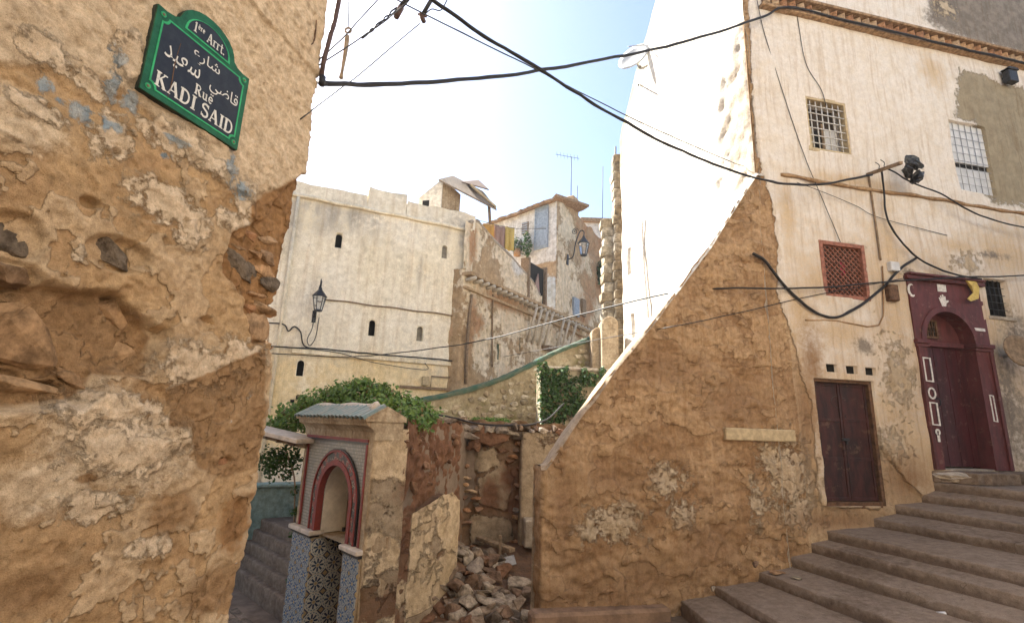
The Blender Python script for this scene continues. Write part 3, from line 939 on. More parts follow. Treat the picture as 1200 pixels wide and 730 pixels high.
def lettering(name, text, u, z, hgt, width=None, lift=.0455, sup=()):
    mb = MB()
    tot = sum((GL[ch][0] + .06) * (.55 if i in sup else 1) for i, ch in enumerate(text))
    sx = (width / tot) if width else hgt
    x = u
    for i, ch in enumerate(text):
        w, strokes, serifs = GL[ch]
        k = .55 if i in sup else 1
        zb = z + (hgt * .48 if i in sup else 0)
        def tr(p):
            return (x + p[0] * sx * k, zb + p[1] * hgt * k)
        for pts, th in strokes:
            L, Rr = [], []
            for q in range(len(pts)):
                a = pts[max(q - 1, 0)]
                b = pts[min(q + 1, len(pts) - 1)]
                dx, dy = b[0] - a[0], b[1] - a[1]
                l = math.hypot(dx, dy) or 1
                nx, ny = -dy / l * th / 2, dx / l * th / 2
                L.append(tr((pts[q][0] + nx, pts[q][1] + ny)))
                Rr.append(tr((pts[q][0] - nx, pts[q][1] - ny)))
            mb.strip(LW, L, Rr, lift - .001, lift + .0011)
        for (a, b, y) in serifs:
            y0 = y if y < .1 else y - .075
            p, q = tr((a, y0)), tr((b, y0 + .075))
            mb.box(LW, p[0], q[0], p[1], q[1], lift - .001, lift + .0013)
        x += (w + .06) * sx * k
    return mb.build(name, M['sign_white'], sg)
lettering('lettering', 'KADI SAID', SU0 + .052, SZ0 + .056, .073, .425)
lettering('lettering', 'Rue', SU0 + .235, SZ0 + .142, .054, .105)
lettering('lettering', '1\u00e8re Arrt.', um - .088, SZ1 + .010, .054, .182, .0456, sup=(1, 2, 3))
def arabic(text, uc, z, hgt, width):
    c = bpy.data.curves.new('lettering', 'FONT')
    c.body = text
    c.align_x = 'CENTER'
    c.size = 1
    o = bpy.data.objects.new('tmp', c)
    COL.objects.link(o)
    bpy.context.view_layer.update()
    me = bpy.data.meshes.new_from_object(o)
    bpy.data.objects.remove(o)
    co = np.array([v.co[:] for v in me.vertices])
    if len(co) == 0:
        return
    lo, hi = co.min(0), co.max(0)
    q = [LW.pt(uc + ((p[0] - lo[0]) / (hi[0] - lo[0]) - .5) * width, .0468, z + (p[1] - lo[1]) / (hi[1] - lo[1]) * hgt) for p in co]
    mk('lettering', q, [tuple(f.vertices) for f in me.polygons], M['sign_white'], sg)
    bpy.data.meshes.remove(me)
arabic('\uFEC9\uFEAD\uFE8E\uFEB7', um + .008, SZ0 + .292, .082, .15)
arabic('\uFEF2\uFEBF\uFE8E\uFED7', um + .128, SZ0 + .188, .098, .17)
arabic('\uFEAA\uFEF4\uFECC\uFEB3', um - .105, SZ0 + .196, .088, .18)
# rust run across the sign
mb = MB()
mb.tube(curve_pts([LW.pt(SU0 + .12 + a, .0462, SZ0 + b) for a, b in [(.008, .33), (.0, .22), (.004, .12), (.0, .03)]], 4), [.0012] * 4 + [.0022] * 6 + [.001] * 3, 5)
mb.build('rust_streak', M['rust_edge'], sg)

# ------------------------------------------------------------------ corner house (facade with two doors, sloping wall stub, white side)
h2 = thing('corner_house', 'tall peeling cream house with maroon doors and a sloping ruined wall stub', 'house', FA.pt(3.2, 0, .1))
SLOPE = [FA.uz(*p) for p in [(640, 545), (672, 497), (720, 432), (770, 371), (830, 289), (885, 203)]]
SLU, SLZ = np.array(SLOPE).T
CU = 3.085
def h2_ztop(U):
    v = np.stack([U, U * 0, U * 0], 1)
    z = np.interp(U, SLU, SLZ) + .04 * fbm(v, 3, 5, 2, .6)
    return np.where(U < CU, z, 11.0)
def rpx(x0, y0, x1, y1, dep, fr=FA):
    a, b, c, d = fr.uz(x0, y0), fr.uz(x1, y0), fr.uz(x1, y1), fr.uz(x0, y1)
    return ((a[0] + d[0]) / 2, (b[0] + c[0]) / 2, (c[1] + d[1]) / 2, (a[1] + b[1]) / 2, dep)
R_small = (3.69, 4.63, 1.32, 2.92, .12)
R_big = (5.47, 6.76, 1.79, 4.46, .30)
R_grille = rpx(945, 120, 991, 179, .22)
R_latt = rpx(963, 287, 1013, 349, .08)
R_sheet = rpx(1116, 148, 1158, 226, .05)
R_darkw = (6.90, 7.36, 4.02, 4.60, .09)
vents = [rpx(x - 6, y - 4, x + 6, y + 5, .14) for x, y in [(972, 431), (995, 433), (1017, 435)]]
RECT = [R_small, R_big, R_grille, R_latt, R_sheet, R_darkw] + vents
fp = lambda pts: FA.poly(pts)
CREAM = fp([(868, -300), (880, 100), (888, 190), (896, 215), (906, 255), (911, 300), (909, 345), (928, 395), (938, 440), (950, 470), (958, 600), (1010, 640), (1400, 700), (1400, -400)])
HALO = [fp([(843, 502), (930, 502), (935, 520), (843, 518)])]

def h2_flake(P):
    return fbm(P * np.array([1, 1, 1.5]), 2.6, 5, 215, .62)

def h2_masks(U, V, P):
    cream = pmask(U, V, [CREAM], .06)
    # the render has come away low down, in flakes
    base = pmask(U, V, [fp([(1030, 520), (1060, 560), (1100, 600), (1040, 620), (950, 640), (950, 590), (1030, 596)])], .12)
    cream = np.clip(cream - base * .9, 0, 1)
    ochre = np.zeros(U.shape)
    for a in [(955, 330, 22, 30), (1040, 290, 16, 60), (935, 360, 20, 40), (1000, 215, 60, 10), (1090, 85, 14, 20), (1040, 480, 22, 50), (1045, 380, 20, 40), (1120, 290, 30, 10), (985, 390, 40, 20), (1175, 300, 40, 30), (920, 250, 10, 40)]:
        ochre = np.maximum(ochre, blob(U, V, FA, *a) * .8)
    ochre = np.maximum(ochre, np.clip(.30 + .22 * (5.6 - V) / 2.5 + .45 * fbm(P, 1.1, 4, 233), 0, .8) * (V < 5.75) * (U > 3.4))
    olive = pmask(U, V, [fp([(1122, 82), (1150, 92), (1260, 120), (1260, 246), (1165, 240), (1150, 228), (1138, 145), (1118, 140)])], .22)
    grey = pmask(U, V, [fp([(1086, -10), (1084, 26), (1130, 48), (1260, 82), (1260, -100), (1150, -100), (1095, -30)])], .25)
    for a in [(1010, 405, 14, 12), (1160, 300, 24, 5), (1000, 290, 14, 5), (1178, 480, 26, 80), (1190, 400, 20, 40), (1062, 320, 10, 6)]:  # the two tall blobs right of the arched door paint shade into the wall
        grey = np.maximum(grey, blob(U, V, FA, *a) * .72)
    lime = np.zeros(U.shape)
    for a in [(1105, 10, 18, 14), (720, 612, 40, 26), (695, 622, 30, 16), (925, 560, 34, 60), (905, 540, 18, 30), (935, 600, 22, 30), (1050, 440, 22, 50), (780, 565, 26, 22), (800, 600, 20, 20), (1045, 520, 22, 30), (1130, 310, 22, 14), (885, 590, 12, 34)]:
        lime = np.maximum(lime, blob(U, V, FA, *a) * .78)
    lime = np.where(U < 3.75, lime, lime * .9)
    mud = np.zeros(U.shape)
    for a in [(700, 700, 120, 22), (760, 680, 60, 30), (860, 470, 40, 30), (770, 430, 60, 20), (945, 480, 14, 60), (660, 600, 14, 80), (830, 640, 40, 30), (950, 420, 12, 40), (1060, 560, 30, 30), (985, 610, 60, 14), (720, 560, 40, 18)]:
        mud = np.maximum(mud, blob(U, V, FA, *a) * .8)
    return dict(cream=cream, ochre=ochre, olive=olive, grey=grey, lime=lime, mud=mud, flake=np.clip(.5 + 3 * (h2_flake(P) - .06), 0, 1) * (1 - sstep(cream, .35, .6)))

def h2_disp(U, V, P):
    n = fbm(P, 5, 4, 41)
    stub = np.clip((3.5 - U) / .6, 0, 1)
    h = .035 * fbm(P, .9, 3, 43) + .012 * n
    Pz = P * np.array([1, 1, 1.7])
    h += stub * (.03 * fbm(P, 3.2, 4, 45) - .07 * np.abs(fbm(Pz, 3.6, 5, 47, .6)) + .014 * fbm(P, 16, 3, 48))
    q = h2_flake(P)
    h += .014 * stub * (sstep(q, .04, .09) + sstep(q, -.2, -.15))
    m = h2_masks(U, V, P)
    h += .035 * sstep(m['cream'] + .3 * n, .46, .54) + .012 * sstep(m['lime'] + .5 * n, .45, .55) - .018 * sstep(m['mud'] + .4 * n, .4, .7)
    h -= .012 * sstep(m['olive'] + .2 * n, .45, .55)
    h = np.where(U < .02, h * .6, h)
    rc = rect_recess(U, V, RECT)
    h = np.where(rc < 0, rc, h)
    # frame strip around openings lies flat
    return h

ul, vl = rect_lines(RECT)
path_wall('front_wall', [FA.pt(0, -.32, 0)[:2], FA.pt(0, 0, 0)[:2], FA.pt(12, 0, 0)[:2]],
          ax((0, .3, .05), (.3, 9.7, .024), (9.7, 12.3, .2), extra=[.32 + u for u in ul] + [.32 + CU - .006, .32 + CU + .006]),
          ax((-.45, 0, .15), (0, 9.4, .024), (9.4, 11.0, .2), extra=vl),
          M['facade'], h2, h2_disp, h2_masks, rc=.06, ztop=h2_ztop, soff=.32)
# top of the sloping stub and its back
us = np.linspace(-.02, CU + .15, 110)
ws = np.array([.03, .0, -.02, -.05, -.08, -.12, -.16, -.20, -.24, -.27, -.29, -.30, -.30])
UU, WWg = np.meshgrid(us, ws)
zt = np.interp(UU.ravel(), SLU, SLZ)
Pc = np.array([FA.pt(u, w, z) for u, w, z in zip(UU.ravel(), WWg.ravel(), zt)])
Pc[:, 2] += .03 * fbm(Pc, 3, 4, 51) + .008 * fbm(Pc, 14, 3, 52) + .004 - .25 * np.clip(-WWg.ravel() - .1, 0, 1) - np.where(WWg.ravel() > 0, .05, 0)
row = np.repeat(np.arange(len(ws)), len(us))
Pc[:, 2] = np.where(row == len(ws) - 1, -.4, np.where(row == len(ws) - 2, Pc[:, 2] - .1, Pc[:, 2]))
ix = np.arange(len(us) * len(ws)).reshape(len(ws), len(us))
Fc = np.stack([ix[:-1, :-1], ix[:-1, 1:], ix[1:, 1:], ix[1:, :-1]], -1).reshape(-1, 4)
mk('slope_top', Pc, Fc, M['cap'], h2, True, dict(lime=np.clip(.05 + .85 * sstep(UU.ravel(), .8, 2.2) + .3 * fbm(Pc, 3, 3, 53), 0, 1)))  # lime only up the slope; the shaded lower end is painted browner

# white side wall
def ww_umin(V):
    return WWl - np.interp(V, [0, 9.0, 9.25, 10.2, 11.2, 12.2], [4.45, 4.45, 4.35, 3.6, 2.52, 1.5])
def ww_masks(U, V, P):
    t = WWl - U
    stone = np.clip(1 - np.hypot((t - .1) / .62, (V - 6.75) / 1.6) * .5, 0, 1) * .86
    moss = np.clip(1.0 - .5 * np.abs(U - ww_umin(V)) / .3, 0, 1) * .75 * (V > 8.2)
    return dict(stone=stone, moss=moss)
def ww_disp(U, V, P):
    m = ww_masks(U, V, P)
    s_ = sstep(m['stone'] + .25 * fbm(P, 4, 3, 61), .42, .55)
    return .05 * fbm(P, .7, 4, 62) + .012 * fbm(P, 4, 3, 63) + s_ * (-.04 + .05 * fbm(P, 4.5, 5, 64, .62)) + np.where(WWl - U < .05, -.02, 0) + rect_recess(U, V, ww_rect)
def slit(px, py, w=.16, h=.62):
    u, z = WW.uz(px, py)
    return (u - w / 2, u + w / 2, z - h / 2, z + h / 2, .12)
ww_rect = [slit(738, 306), slit(741, 382, .14, .5)]
ul, vl = rect_lines(ww_rect)
path_wall('side_wall', [WW.pt(0, 0, 0)[:2], WW.pt(WWl + .03, 0, 0)[:2]], ax((0, WWl + .02, .04), extra=ul), ax((0, 12.2, .05), extra=vl), M['whitewash'], h2, ww_disp, ww_masks, rc=.01, umin=ww_umin)
for r in ww_rect:
    mb = MB(); mb.box(WW, r[0] + .02, r[1] - .02, r[2] + .02, r[3] - .02, -.13, -.10); mb.build('window', M['dark'], h2)
mb = MB()   # far end and roof of the house
mb.prism(WW, [(WWl - 4.42, 0), (WWl - .7, 0), (WWl - .7, 11.0), (WWl - 2.6, 11.0), (WWl - 4.3, 9.1)], -4.0, -.16)
mb.build('rear_mass', M['fplaster'], h2)
# rain spout on the white wall
mb = MB(); mb.tube([WW.on(748, 99, 0), WW.on(748, 99, .25) + np.array([0, 0, -.03])], .02); mb.build('spout', M['iron'], h2, True)
mb = MB(); mb.tube(curve_pts([WW.on(*p, .04) for p in [(752, 255), (754, 300), (757, 340), (760, 372)]], 4), .022); mb.build('downpipe', M['white_paint'], h2, True)

# cornice: two string courses, a row of brick teeth set cornerwise between them
z0 = 8.70
mb = MB(); mb.box(FA, 3.40, 11, z0 + .15, z0 + .20, -.05, .16); mb.build('cornice_course', M['brown_stone'], h2, bevel=.008)
mb = MB(); mb.box(FA, 3.36, 11, z0 - .06, z0 - .005, -.05, .12); mb.build('cornice_course', M['brown_stone'], h2, bevel=.008)
mb = MB(); mb.box(FA, 3.42, 11, z0, z0 + .148, -.05, .03); mb.build('cornice_back', M['rust_edge'], h2)
bt = box_mesh('cornice_brick', .10, .10, .135, .008, M['brick'], 3, .004)
bt2 = box_mesh('cornice_brick', .10, .10, .13, .01, M['brick'], 5, .007)
u = 3.48
while u < 9.6:
    if random.random() > .04:
        inst('cornice_brick', random.choice([bt, bt2]), FA.pt(u, .065 + random.uniform(-.01, .01), z0 + .073), h2, frmat(FA) @ Matrix.Rotation(math.radians(45 + random.uniform(-8, 8)), 3, 'Z'))
    u += .155
# string course lower down
mb = MB()
seg = [FA.pt(u, .05 + .006 * math.sin(u * 7), 5.80 + .012 * math.sin(u * 2.3) + .006 * math.sin(u * 9)) for u in np.arange(3.46, 9.8, .12)]
mb.tube(seg, [.026 + .006 * math.sin(k * 1.7) for k in range(len(seg))], 6)
mb.build('string_course', M['facade'], h2, True)

# --- small double door
fr_ = MB()
u0, u1, z0, z1, dp = R_small
for a in [(u0 - .01, u0 + .045, z0, z1 + .02), (u1 - .045, u1 + .01, z0, z1 + .02)]:
    fr_.box(FA, a[0], a[1], a[2], a[3], -.13, -.005)
fr_.box(FA, u0 + .045, u1 - .045, z1 - .04, z1 + .02, -.13, -.006)
fr_.box(FA, u0 + .045, u1 - .045, z0 - .02, z0 + .05, -.13, -.002)
fr_.build('door_frame', M['rust_edge'], h2, bevel=.004)
um_ = (u0 + u1) / 2
for (a, b) in [(u0 + .05, um_ - .004), (um_ + .004, u1 - .05)]:
    mb = MB(); mb.box(FA, a, b, z0 + .055, z1 - .045, -.10, -.07)
    dl = mb.build('door_leaf', M['rust_metal'], h2)
    mb = MB()
    for (p, q, r, s_) in [(a, a + .035, z0 + .055, z1 - .045), (b - .035, b, z0 + .055, z1 - .045)]:
        mb.box(FA, p, q, r, s_, -.072, -.055)
    for zz in (z0 + .056, z0 + .55, z0 + 1.05, z1 - .085):
        mb.box(FA, a + .035, b - .035, zz, zz + .04, -.071, -.058)
    mb.build('stile', M['rust_metal'], dl, bevel=.003)
mb = MB(); mb.box(FA, um_ - .06, um_ + .05, z0 + .80, z0 + .84, -.056, -.03); mb.box(FA, um_ + .0, um_ + .03, z0 + .76, z0 + .81, -.056, -.035); mb.build('hasp', M['iron'], h2, bevel=.004)
mb = MB()   # chalk scrawl
pts = curve_pts([FA.on(*p, -.066) for p in [(990, 467), (978, 464), (974, 472), (986, 481), (991, 489), (982, 495), (974, 491)]], 5)
mb.tube(pts, .004, 4)
mb.build('chalk_mark', M['wire'], h2)
for r in vents:
    mb = MB(); mb.box(FA, r[0] - .003, r[1] + .003, r[2] - .003, r[3] + .003, -.10, -.012); mb.build('vent_hole', M['dark'], h2)

# --- arched door in its painted surround
PW = .05
opn = arch_curve(6.06, .44, 3.56, 1.79, 20)
mb = MB(); arch_wall(mb, FA, 5.44, 6.80, 1.79, 4.44, opn, PW, .30)
sur = mb.build('door_surround', M['maroon_frame'], h2)
mb = MB()
mb.box(FA, 5.40, 6.84, 4.44, 4.50, -.05, PW + .05)
mb.box(FA, 5.42, 6.82, 4.50, 4.535, -.05, PW + .08)
mb.build('surround_cornice', M['maroon_frame'], h2, bevel=.008)
for (a, b) in [(5.42, 5.655), (6.475, 6.83)]:
    mb = MB()
    mb.box(FA, a, b, 3.50, 3.56, -.2, PW + .04)
    mb.box(FA, a + .01, b - .01, 3.45, 3.50, -.2, PW + .02)
    mb.build('capital', M['maroon_frame'], h2, bevel=.006)
band_o = arch_curve(6.06, .52, 3.56, 1.79, 20)
mb = MB(); mb.strip(FA, [p for p in band_o[4:-4]], [p for p in opn[4:-4]], PW, PW + .018); mb.build('arch_moulding', M['maroon_frame'], h2)
for a, b in [(5.44, 5.49), (6.74, 6.80)]:
    mb = MB(); mb.box(FA, a, b, 1.79, 3.45, PW, PW + .025); mb.build('pilaster', M['maroon_frame'], h2, bevel=.006)
# leaf: planks, rails, wicket, grille
dw = -.13
x = 5.62
k = 0
while x < 6.49:
    w = .108
    ua, ub = x, min(x + w - .004, 6.498)
    um__ = (ua + ub) / 2 - 6.06
    zt_ = 3.55
    mb = MB(); mb.box(FA, ua, ub, 1.82, zt_, dw - .04, dw + .003 * (k % 2)); mb.build('door_plank', M['maroon'], h2)
    x += w; k += 1
mb = MB(); mb.box(FA, 5.62, 6.50, 3.50, 3.57, dw - .03, dw + .05); mb.build('door_rail', M['maroon_frame'], h2, bevel=.006)
mb = MB(); mb.prism(FA, [(6.06 + .45 * math.cos(math.pi * k / 16), 3.57 + .45 * math.sin(math.pi * k / 16)) for k in range(17)], dw - .05, dw - .01); tym = mb.build('door_transom', M['maroon_frame'], h2)
g0, g1, gz0, gz1 = 5.80, 6.05, 3.66, 3.88
mb = MB(); mb.box(FA, g0, g1, gz0, gz1, dw - .02, dw - .006); gp = mb.build('grille_opening', M['dark'], h2)
mb = MB()
for (a, b, c, d) in [(g0 - .03, g0, gz0 - .03, gz1 + .03), (g1, g1 + .03, gz0 - .03, gz1 + .03), (g0, g1, gz0 - .03, gz0), (g0, g1, gz1, gz1 + .03)]:
    mb.box(FA, a, b, c, d, dw - .02, dw + .02)
for k in range(1, 5):
    uu = g0 + (g1 - g0) * k / 5
    mb.box(FA, uu - .006, uu + .006, gz0, gz1, dw - .004, dw + .01)
for k in range(1, 3):
    zz = gz0 + (gz1 - gz0) * k / 3
    mb.box(FA, g0, g1, zz - .006, zz + .006, dw - .003, dw + .006)
mb.build('grille', M['rust_edge'], gp)
mb = MB(); mb.tube(curve_pts([FA.pt(5.83, dw + .02, 2.75), FA.pt(5.83, dw + .08, 2.74), FA.pt(5.83, dw + .08, 2.66), FA.pt(5.83, dw + .02, 2.65)], 4), .009); mb.build('door_handle', M['iron'], h2, True)
mb = MB(); mb.box(FA, 5.50, 6.62, 1.70, 1.80, -.32, .03); mb.build('door_sill', M['conc'], h2, bevel=.012)
# painted signs on the surround: crescent, tablet, hand, tall frames, rings
W1 = PW + .026
def mark(mb, name='painted_mark'):
    return mb.build(name, M['white_paint'], sur)
def fu(x, y): return FA.uz(x, y, PW)
cu, cz = fu(1066, 340)
mb = MB(); mb.strip(FA, arc(cu + .03, cz, .075, .10, 70, 300, 12), arc(cu + .045, cz + .005, .05, .075, 70, 300, 12), PW + .004, PW + .007); mark(mb)
cu, cz = fu(1103, 338)
mb = MB(); mb.prism(FA, [(cu - .08, cz - .055), (cu + .08, cz - .05), (cu + .085, cz + .055), (cu - .075, cz + .06)], PW + .004, PW + .007); mark(mb)
cu, cz = fu(1105, 353)
hand = [(-.03, -.10), (.03, -.10), (.05, -.03), (.10, .0), (.095, .02), (.05, .015), (.05, .075), (.03, .075), (.028, .03), (.012, .10), (-.008, .10), (-.008, .03), (-.028, .085), (-.045, .08), (-.035, .02), (-.06, .055), (-.075, .045), (-.05, -.03)]
mb = MB(); mb.prism(FA, [(cu + a, cz + .03 - b if False else cz + b) for a, b in hand], PW + .004, PW + .007); mark(mb)
def frame_mark(x0, y0, x1, y1, th=.022, lift=W1):
    a, b = FA.uz(x0, y0, lift), FA.uz(x1, y1, lift)
    o_ = [(a[0], a[1]), (b[0], a[1] - .01), (b[0] - .0, b[1]), (a[0], b[1] + .01)]
    i_ = [(o_[0][0] + th, o_[0][1] - th), (o_[1][0] - th, o_[1][1] - th), (o_[2][0] - th, o_[2][1] + th), (o_[3][0] + th, o_[3][1] + th)]
    mb = MB(); mb.strip(FA, o_, i_, lift, lift + .003, True); mark(mb)
cxs = 5.545
def frame_uz(ua, ub, za, zb, th=.022, lift=PW + .004):
    o_ = [(ua, zb), (ub, zb - .01), (ub, za), (ua, za + .01)]
    i_ = [(ua + th, zb - th), (ub - th, zb - th), (ub - th, za + th), (ua + th, za + th)]
    mb = MB(); mb.strip(FA, o_, i_, lift - .006, lift + .003, True); mark(mb)
za = [fu(1076, y)[1] for y in (418, 447, 460, 470, 498, 508)]
frame_uz(5.475, 5.615, za[1], za[0], lift=W1)
frame_uz(5.475, 5.615, za[4], za[3], lift=W1)
mb = MB(); mb.strip(FA, arc(5.55, za[2], .068, .082, 0, 345, 20), arc(5.55, za[2], .045, .058, 0, 345, 20), W1 - .005, W1 + .003, True); mark(mb)
mb = MB(); mb.strip(FA, arc(5.55, za[5] + .03, .04, .045, -60, 240, 14), arc(5.55, za[5] + .03, .018, .022, -60, 240, 14), W1 - .005, W1 + .003); mb.box(FA, 5.53, 5.57, za[5] - .10, za[5] - .01, W1 - .005, W1 + .003); mark(mb)
zb = [fu(1153, y)[1] for y in (462, 494)]
frame_uz(6.60, 6.68, zb[1], zb[0], .018, PW + .004)
zc = fu(1141, 385)[1]
mb = MB(); mb.box(FA, 6.52, 6.74, zc - .03, zc + .012, PW + .003, PW + .0065); mark(mb)

# --- grilled window
u0, u1, z0, z1, dp = R_grille
mb = MB(); mb.box(FA, u0 - .02, u1 + .02, z0 - .02, z1 + .02, -.24, -.205); gw = mb.build('window', M['dusk'], h2)
mb = MB()
for (a, b, c, d) in [(u0 - .03, u0 + .03, z0 - .03, z1 + .03), (u1 - .03, u1 + .03, z0 - .03, z1 + .03), (u0 + .03, u1 - .03, z0 - .03, z0 + .03), (u0 + .03, u1 - .03, z1 - .03, z1 + .03)]:
    mb.box(FA, a, b, c, d, -.10, .035)
mb.build('window_frame', M['beam'], gw, bevel=.005)
for (a, b, c, d, mt) in [(.06, .16, .05, .52, 'dark'), (.10, .2, .05, .14, 'cloth2'), (.18, .24, .1, .5, 'beam'), (.25, .4, .08, .45, 'dark'), (.42, .46, .1, .6, 'wood'), (.48, u1 - u0 - .03, .05, .5, 'sheet')]:
    mb = MB(); mb.box(FA, u0 + a, u0 + b, z0 + c, z0 + d, -.20, -.15); mb.build('pane', M[mt], gw)
mb = MB()
for k in range(1, 7):
    uu = u0 + (u1 - u0) * k / 7
    mb.tube([FA.pt(uu, .0, z0 + .0), FA.pt(uu, .0, z1)], .009, 6)
for k in range(1, 7):
    zz = z0 + (z1 - z0) * k / 7
    mb.tube([FA.pt(u0, .012, zz), FA.pt(u1, .012, zz)], .009, 6)
mb.build('window_bars', M['white_metal'], gw, True)
# --- lattice window
u0, u1, z0, z1, dp = R_latt
mb = MB(); mb.box(FA, u0 + .01, u1 - .01, z0 + .01, z1 - .01, -.09, -.05); lw = mb.build('window', M['dusk'], h2)
mb = MB()
for (a, b, c, d) in [(u0 - .02, u0 + .04, z0 - .02, z1 + .02), (u1 - .04, u1 + .02, z0 - .02, z1 + .02), (u0 + .04, u1 - .04, z0 - .02, z0 + .04), (u0 + .04, u1 - .04, z1 - .04, z1 + .02)]:
    mb.box(FA, a, b, c, d, -.06, .03)
mb.build('window_frame', M['lattice'], lw, bevel=.005)
A_, B_, C_, D_ = u0 + .035, u1 - .035, z0 + .035, z1 - .035
for sgn in (1, -1):
    c = -1.0
    while c < 1.2:
        # clip u - or + z line to the box
        pts = []
        for uu, zz in ((A_, None), (B_, None), (None, C_), (None, D_)):
            if uu is not None:
                zz = C_ + (sgn * (uu - A_) - (0 if sgn > 0 else -(B_ - A_)) * 1.0) + c
                if C_ - 1e-6 <= zz <= D_ + 1e-6:
                    pts.append((uu, zz))
            else:
                uu = A_ + (zz - C_ - c) * sgn if sgn > 0 else A_ + (B_ - A_) - (zz - C_ - c)
                if A_ - 1e-6 <= uu <= B_ + 1e-6:
                    pts.append((uu, zz))
        if len(pts) >= 2:
            pts.sort()
            p, q = pts[0], pts[-1]
            if math.hypot(p[0] - q[0], p[1] - q[1]) > .03:
                w_ = -.035 if sgn > 0 else -.022
                mb = MB(); mb.obox(FA.pt(p[0], w_, p[1]), FA.pt(q[0], w_, q[1]), .012, .022, tuple(FA.n)); mb.build('lattice_slat', M['lattice'], lw)
        c += .085
mb = MB(); mb.prism(FA, [(u0 + .36, z0 + .36), (u0 + .44, z0 + .34), (u0 + .46, z0 + .52), (u0 + .38, z0 + .55)], -.049, -.045); mb.build('red_cloth', simple('pink cloth', (.5, .04, .10), .8), lw)
# --- shuttered window with wire grid
u0, u1, z0, z1, dp = R_sheet
zm = z0 + (z1 - z0) * .40
mb = MB(); mb.box(FA, u0 + .005, u1 - .005, z0 + .005, zm - .05, -.05, -.03); sh = mb.build('window', M['sheet'], h2)
mb = MB(); mb.box(FA, u0 + .005, u1 - .005, zm + .03, z1 - .005, -.045, -.015); mb.build('shutter', M['sheet'], sh)
mb = MB(); mb.box(FA, u0 + .005, u1 - .005, zm - .05, zm + .03, -.055, -.048); mb.build('window_gap', M['dark'], sh)
mb = MB()
for k in range(1, 6):
    uu = u0 + (u1 - u0) * k / 6
    mb.tube([FA.pt(uu, .0, z0), FA.pt(uu, .0, z1)], .005, 5)
for k in range(1, 9):
    zz = z0 + (z1 - z0) * k / 9
    mb.tube([FA.pt(u0, .004, zz), FA.pt(u1, .004, zz)], .004, 5)
mb.build('window_bars', M['galv'], sh, True)
# --- dark window by the door
u0, u1, z0, z1, dp = R_darkw
mb = MB(); mb.box(FA, u0 - .003, u1 + .003, z0 - .003, z1 + .003, -.12, -.045); dk = mb.build('window', M['dark'], h2)
mb = MB()
for k in range(1, 5):
    uu = u0 + (u1 - u0) * k / 5
    mb.tube([FA.pt(uu, -.02, z0), FA.pt(uu, -.02, z1)], .007, 5)
for k in range(1, 5):
    zz = z0 + (z1 - z0) * k / 5
    mb.tube([FA.pt(u0, -.015, zz), FA.pt(u1, -.015, zz)], .005, 5)
mb.build('window_bars', M['iron'], dk, True)
mb = MB(); mb.box(FA, u0 - .04, u1 + .05, z0 - .06, z0 - .005, -.04, .06); mb.build('window_sill', M['conc'], dk, bevel=.008)
# pale beam let into the stub
p, q = FA.uz(848, 508), FA.uz(929, 508)
mb = MB(); mb.box(FA, p[0], q[0], p[1] - .075, p[1] + .075, -.1, .055); mb.build('beam', M['beam'], h2, bevel=.012)
# conduits, boxes on the facade
mb = MB(); mb.tube(curve_pts([FA.on(*p, .045) for p in [(1018, 206), (1023, 240), (1028, 275), (1032, 305)]], 5), .014); mb.build('conduit', M['wood'], h2, True)
mb = MB(); mb.tube(curve_pts([FA.on(*p, .045) for p in [(944, 375), (980, 376), (1030, 381), (1035, 340), (1034, 312)]], 3), .010); mb.build('conduit', M['facade'], h2, True)
p = FA.uz(1043, 314)
mb = MB(); mb.box(FA, p[0] - .08, p[0] + .08, p[1] - .07, p[1] + .07, 0.0, .09); mb.build('junction_box', M['sheet'], h2, bevel=.01)
p = FA.uz(1041, 343)
mb = MB(); mb.box(FA, p[0] - .09, p[0] + .08, p[1] - .14, p[1] + .10, .01, .10); mb.build('meter_box', M['rust_edge'], h2, bevel=.012)
p = FA.uz(1175, 96)
mb = MB(); mb.box(FA, p[0] - .10, p[0] + .10, p[1] - .11, p[1] + .11, .06, .17); mb.box(FA, p[0] - .05, p[0] + .05, p[1] - .05, p[1] + .05, -.02, .08)
mb.prism(FA, [(p[0] - .13, p[1] + .115), (p[0] + .13, p[1] + .115), (p[0] + .09, p[1] + .16), (p[0] - .09, p[1] + .16)], .05, .19); mb.build('flood_lamp', M['iron'], h2, bevel=.01)
# brick pier at the far end of the white wall
bp = box_mesh('pier_stone', .24, .40, .24, .03, M['stone'], 8, .02)
pb = atY(724, 300, 11.45)
z = 1.5
while z < 9.0:
    inst('pier_stone', bp, (pb[0] + random.uniform(-.02, .02), 11.45, z), h2, (0, 0, random.uniform(-.08, .08)), (random.uniform(.9, 1.08), 1, 1))
    z += .235
z = 1.5
while z < 7.2:
    inst('pier_stone', bp, (pb[0] - .20 + random.uniform(-.03, .03), 11.7, z), h2, (0, 0, random.uniform(-.1, .1)), (random.uniform(1.1, 1.5), 1, 1))
    z += .235
# kerb ledge along the foot of the stub
vs_ = []
mb = MB(); mb.box(FA, -.12, 1.45, -.3, .30, -.05, .16)
kb = mb.build('foot_ledge', M['earth_ledge'], h2, bevel=.03)

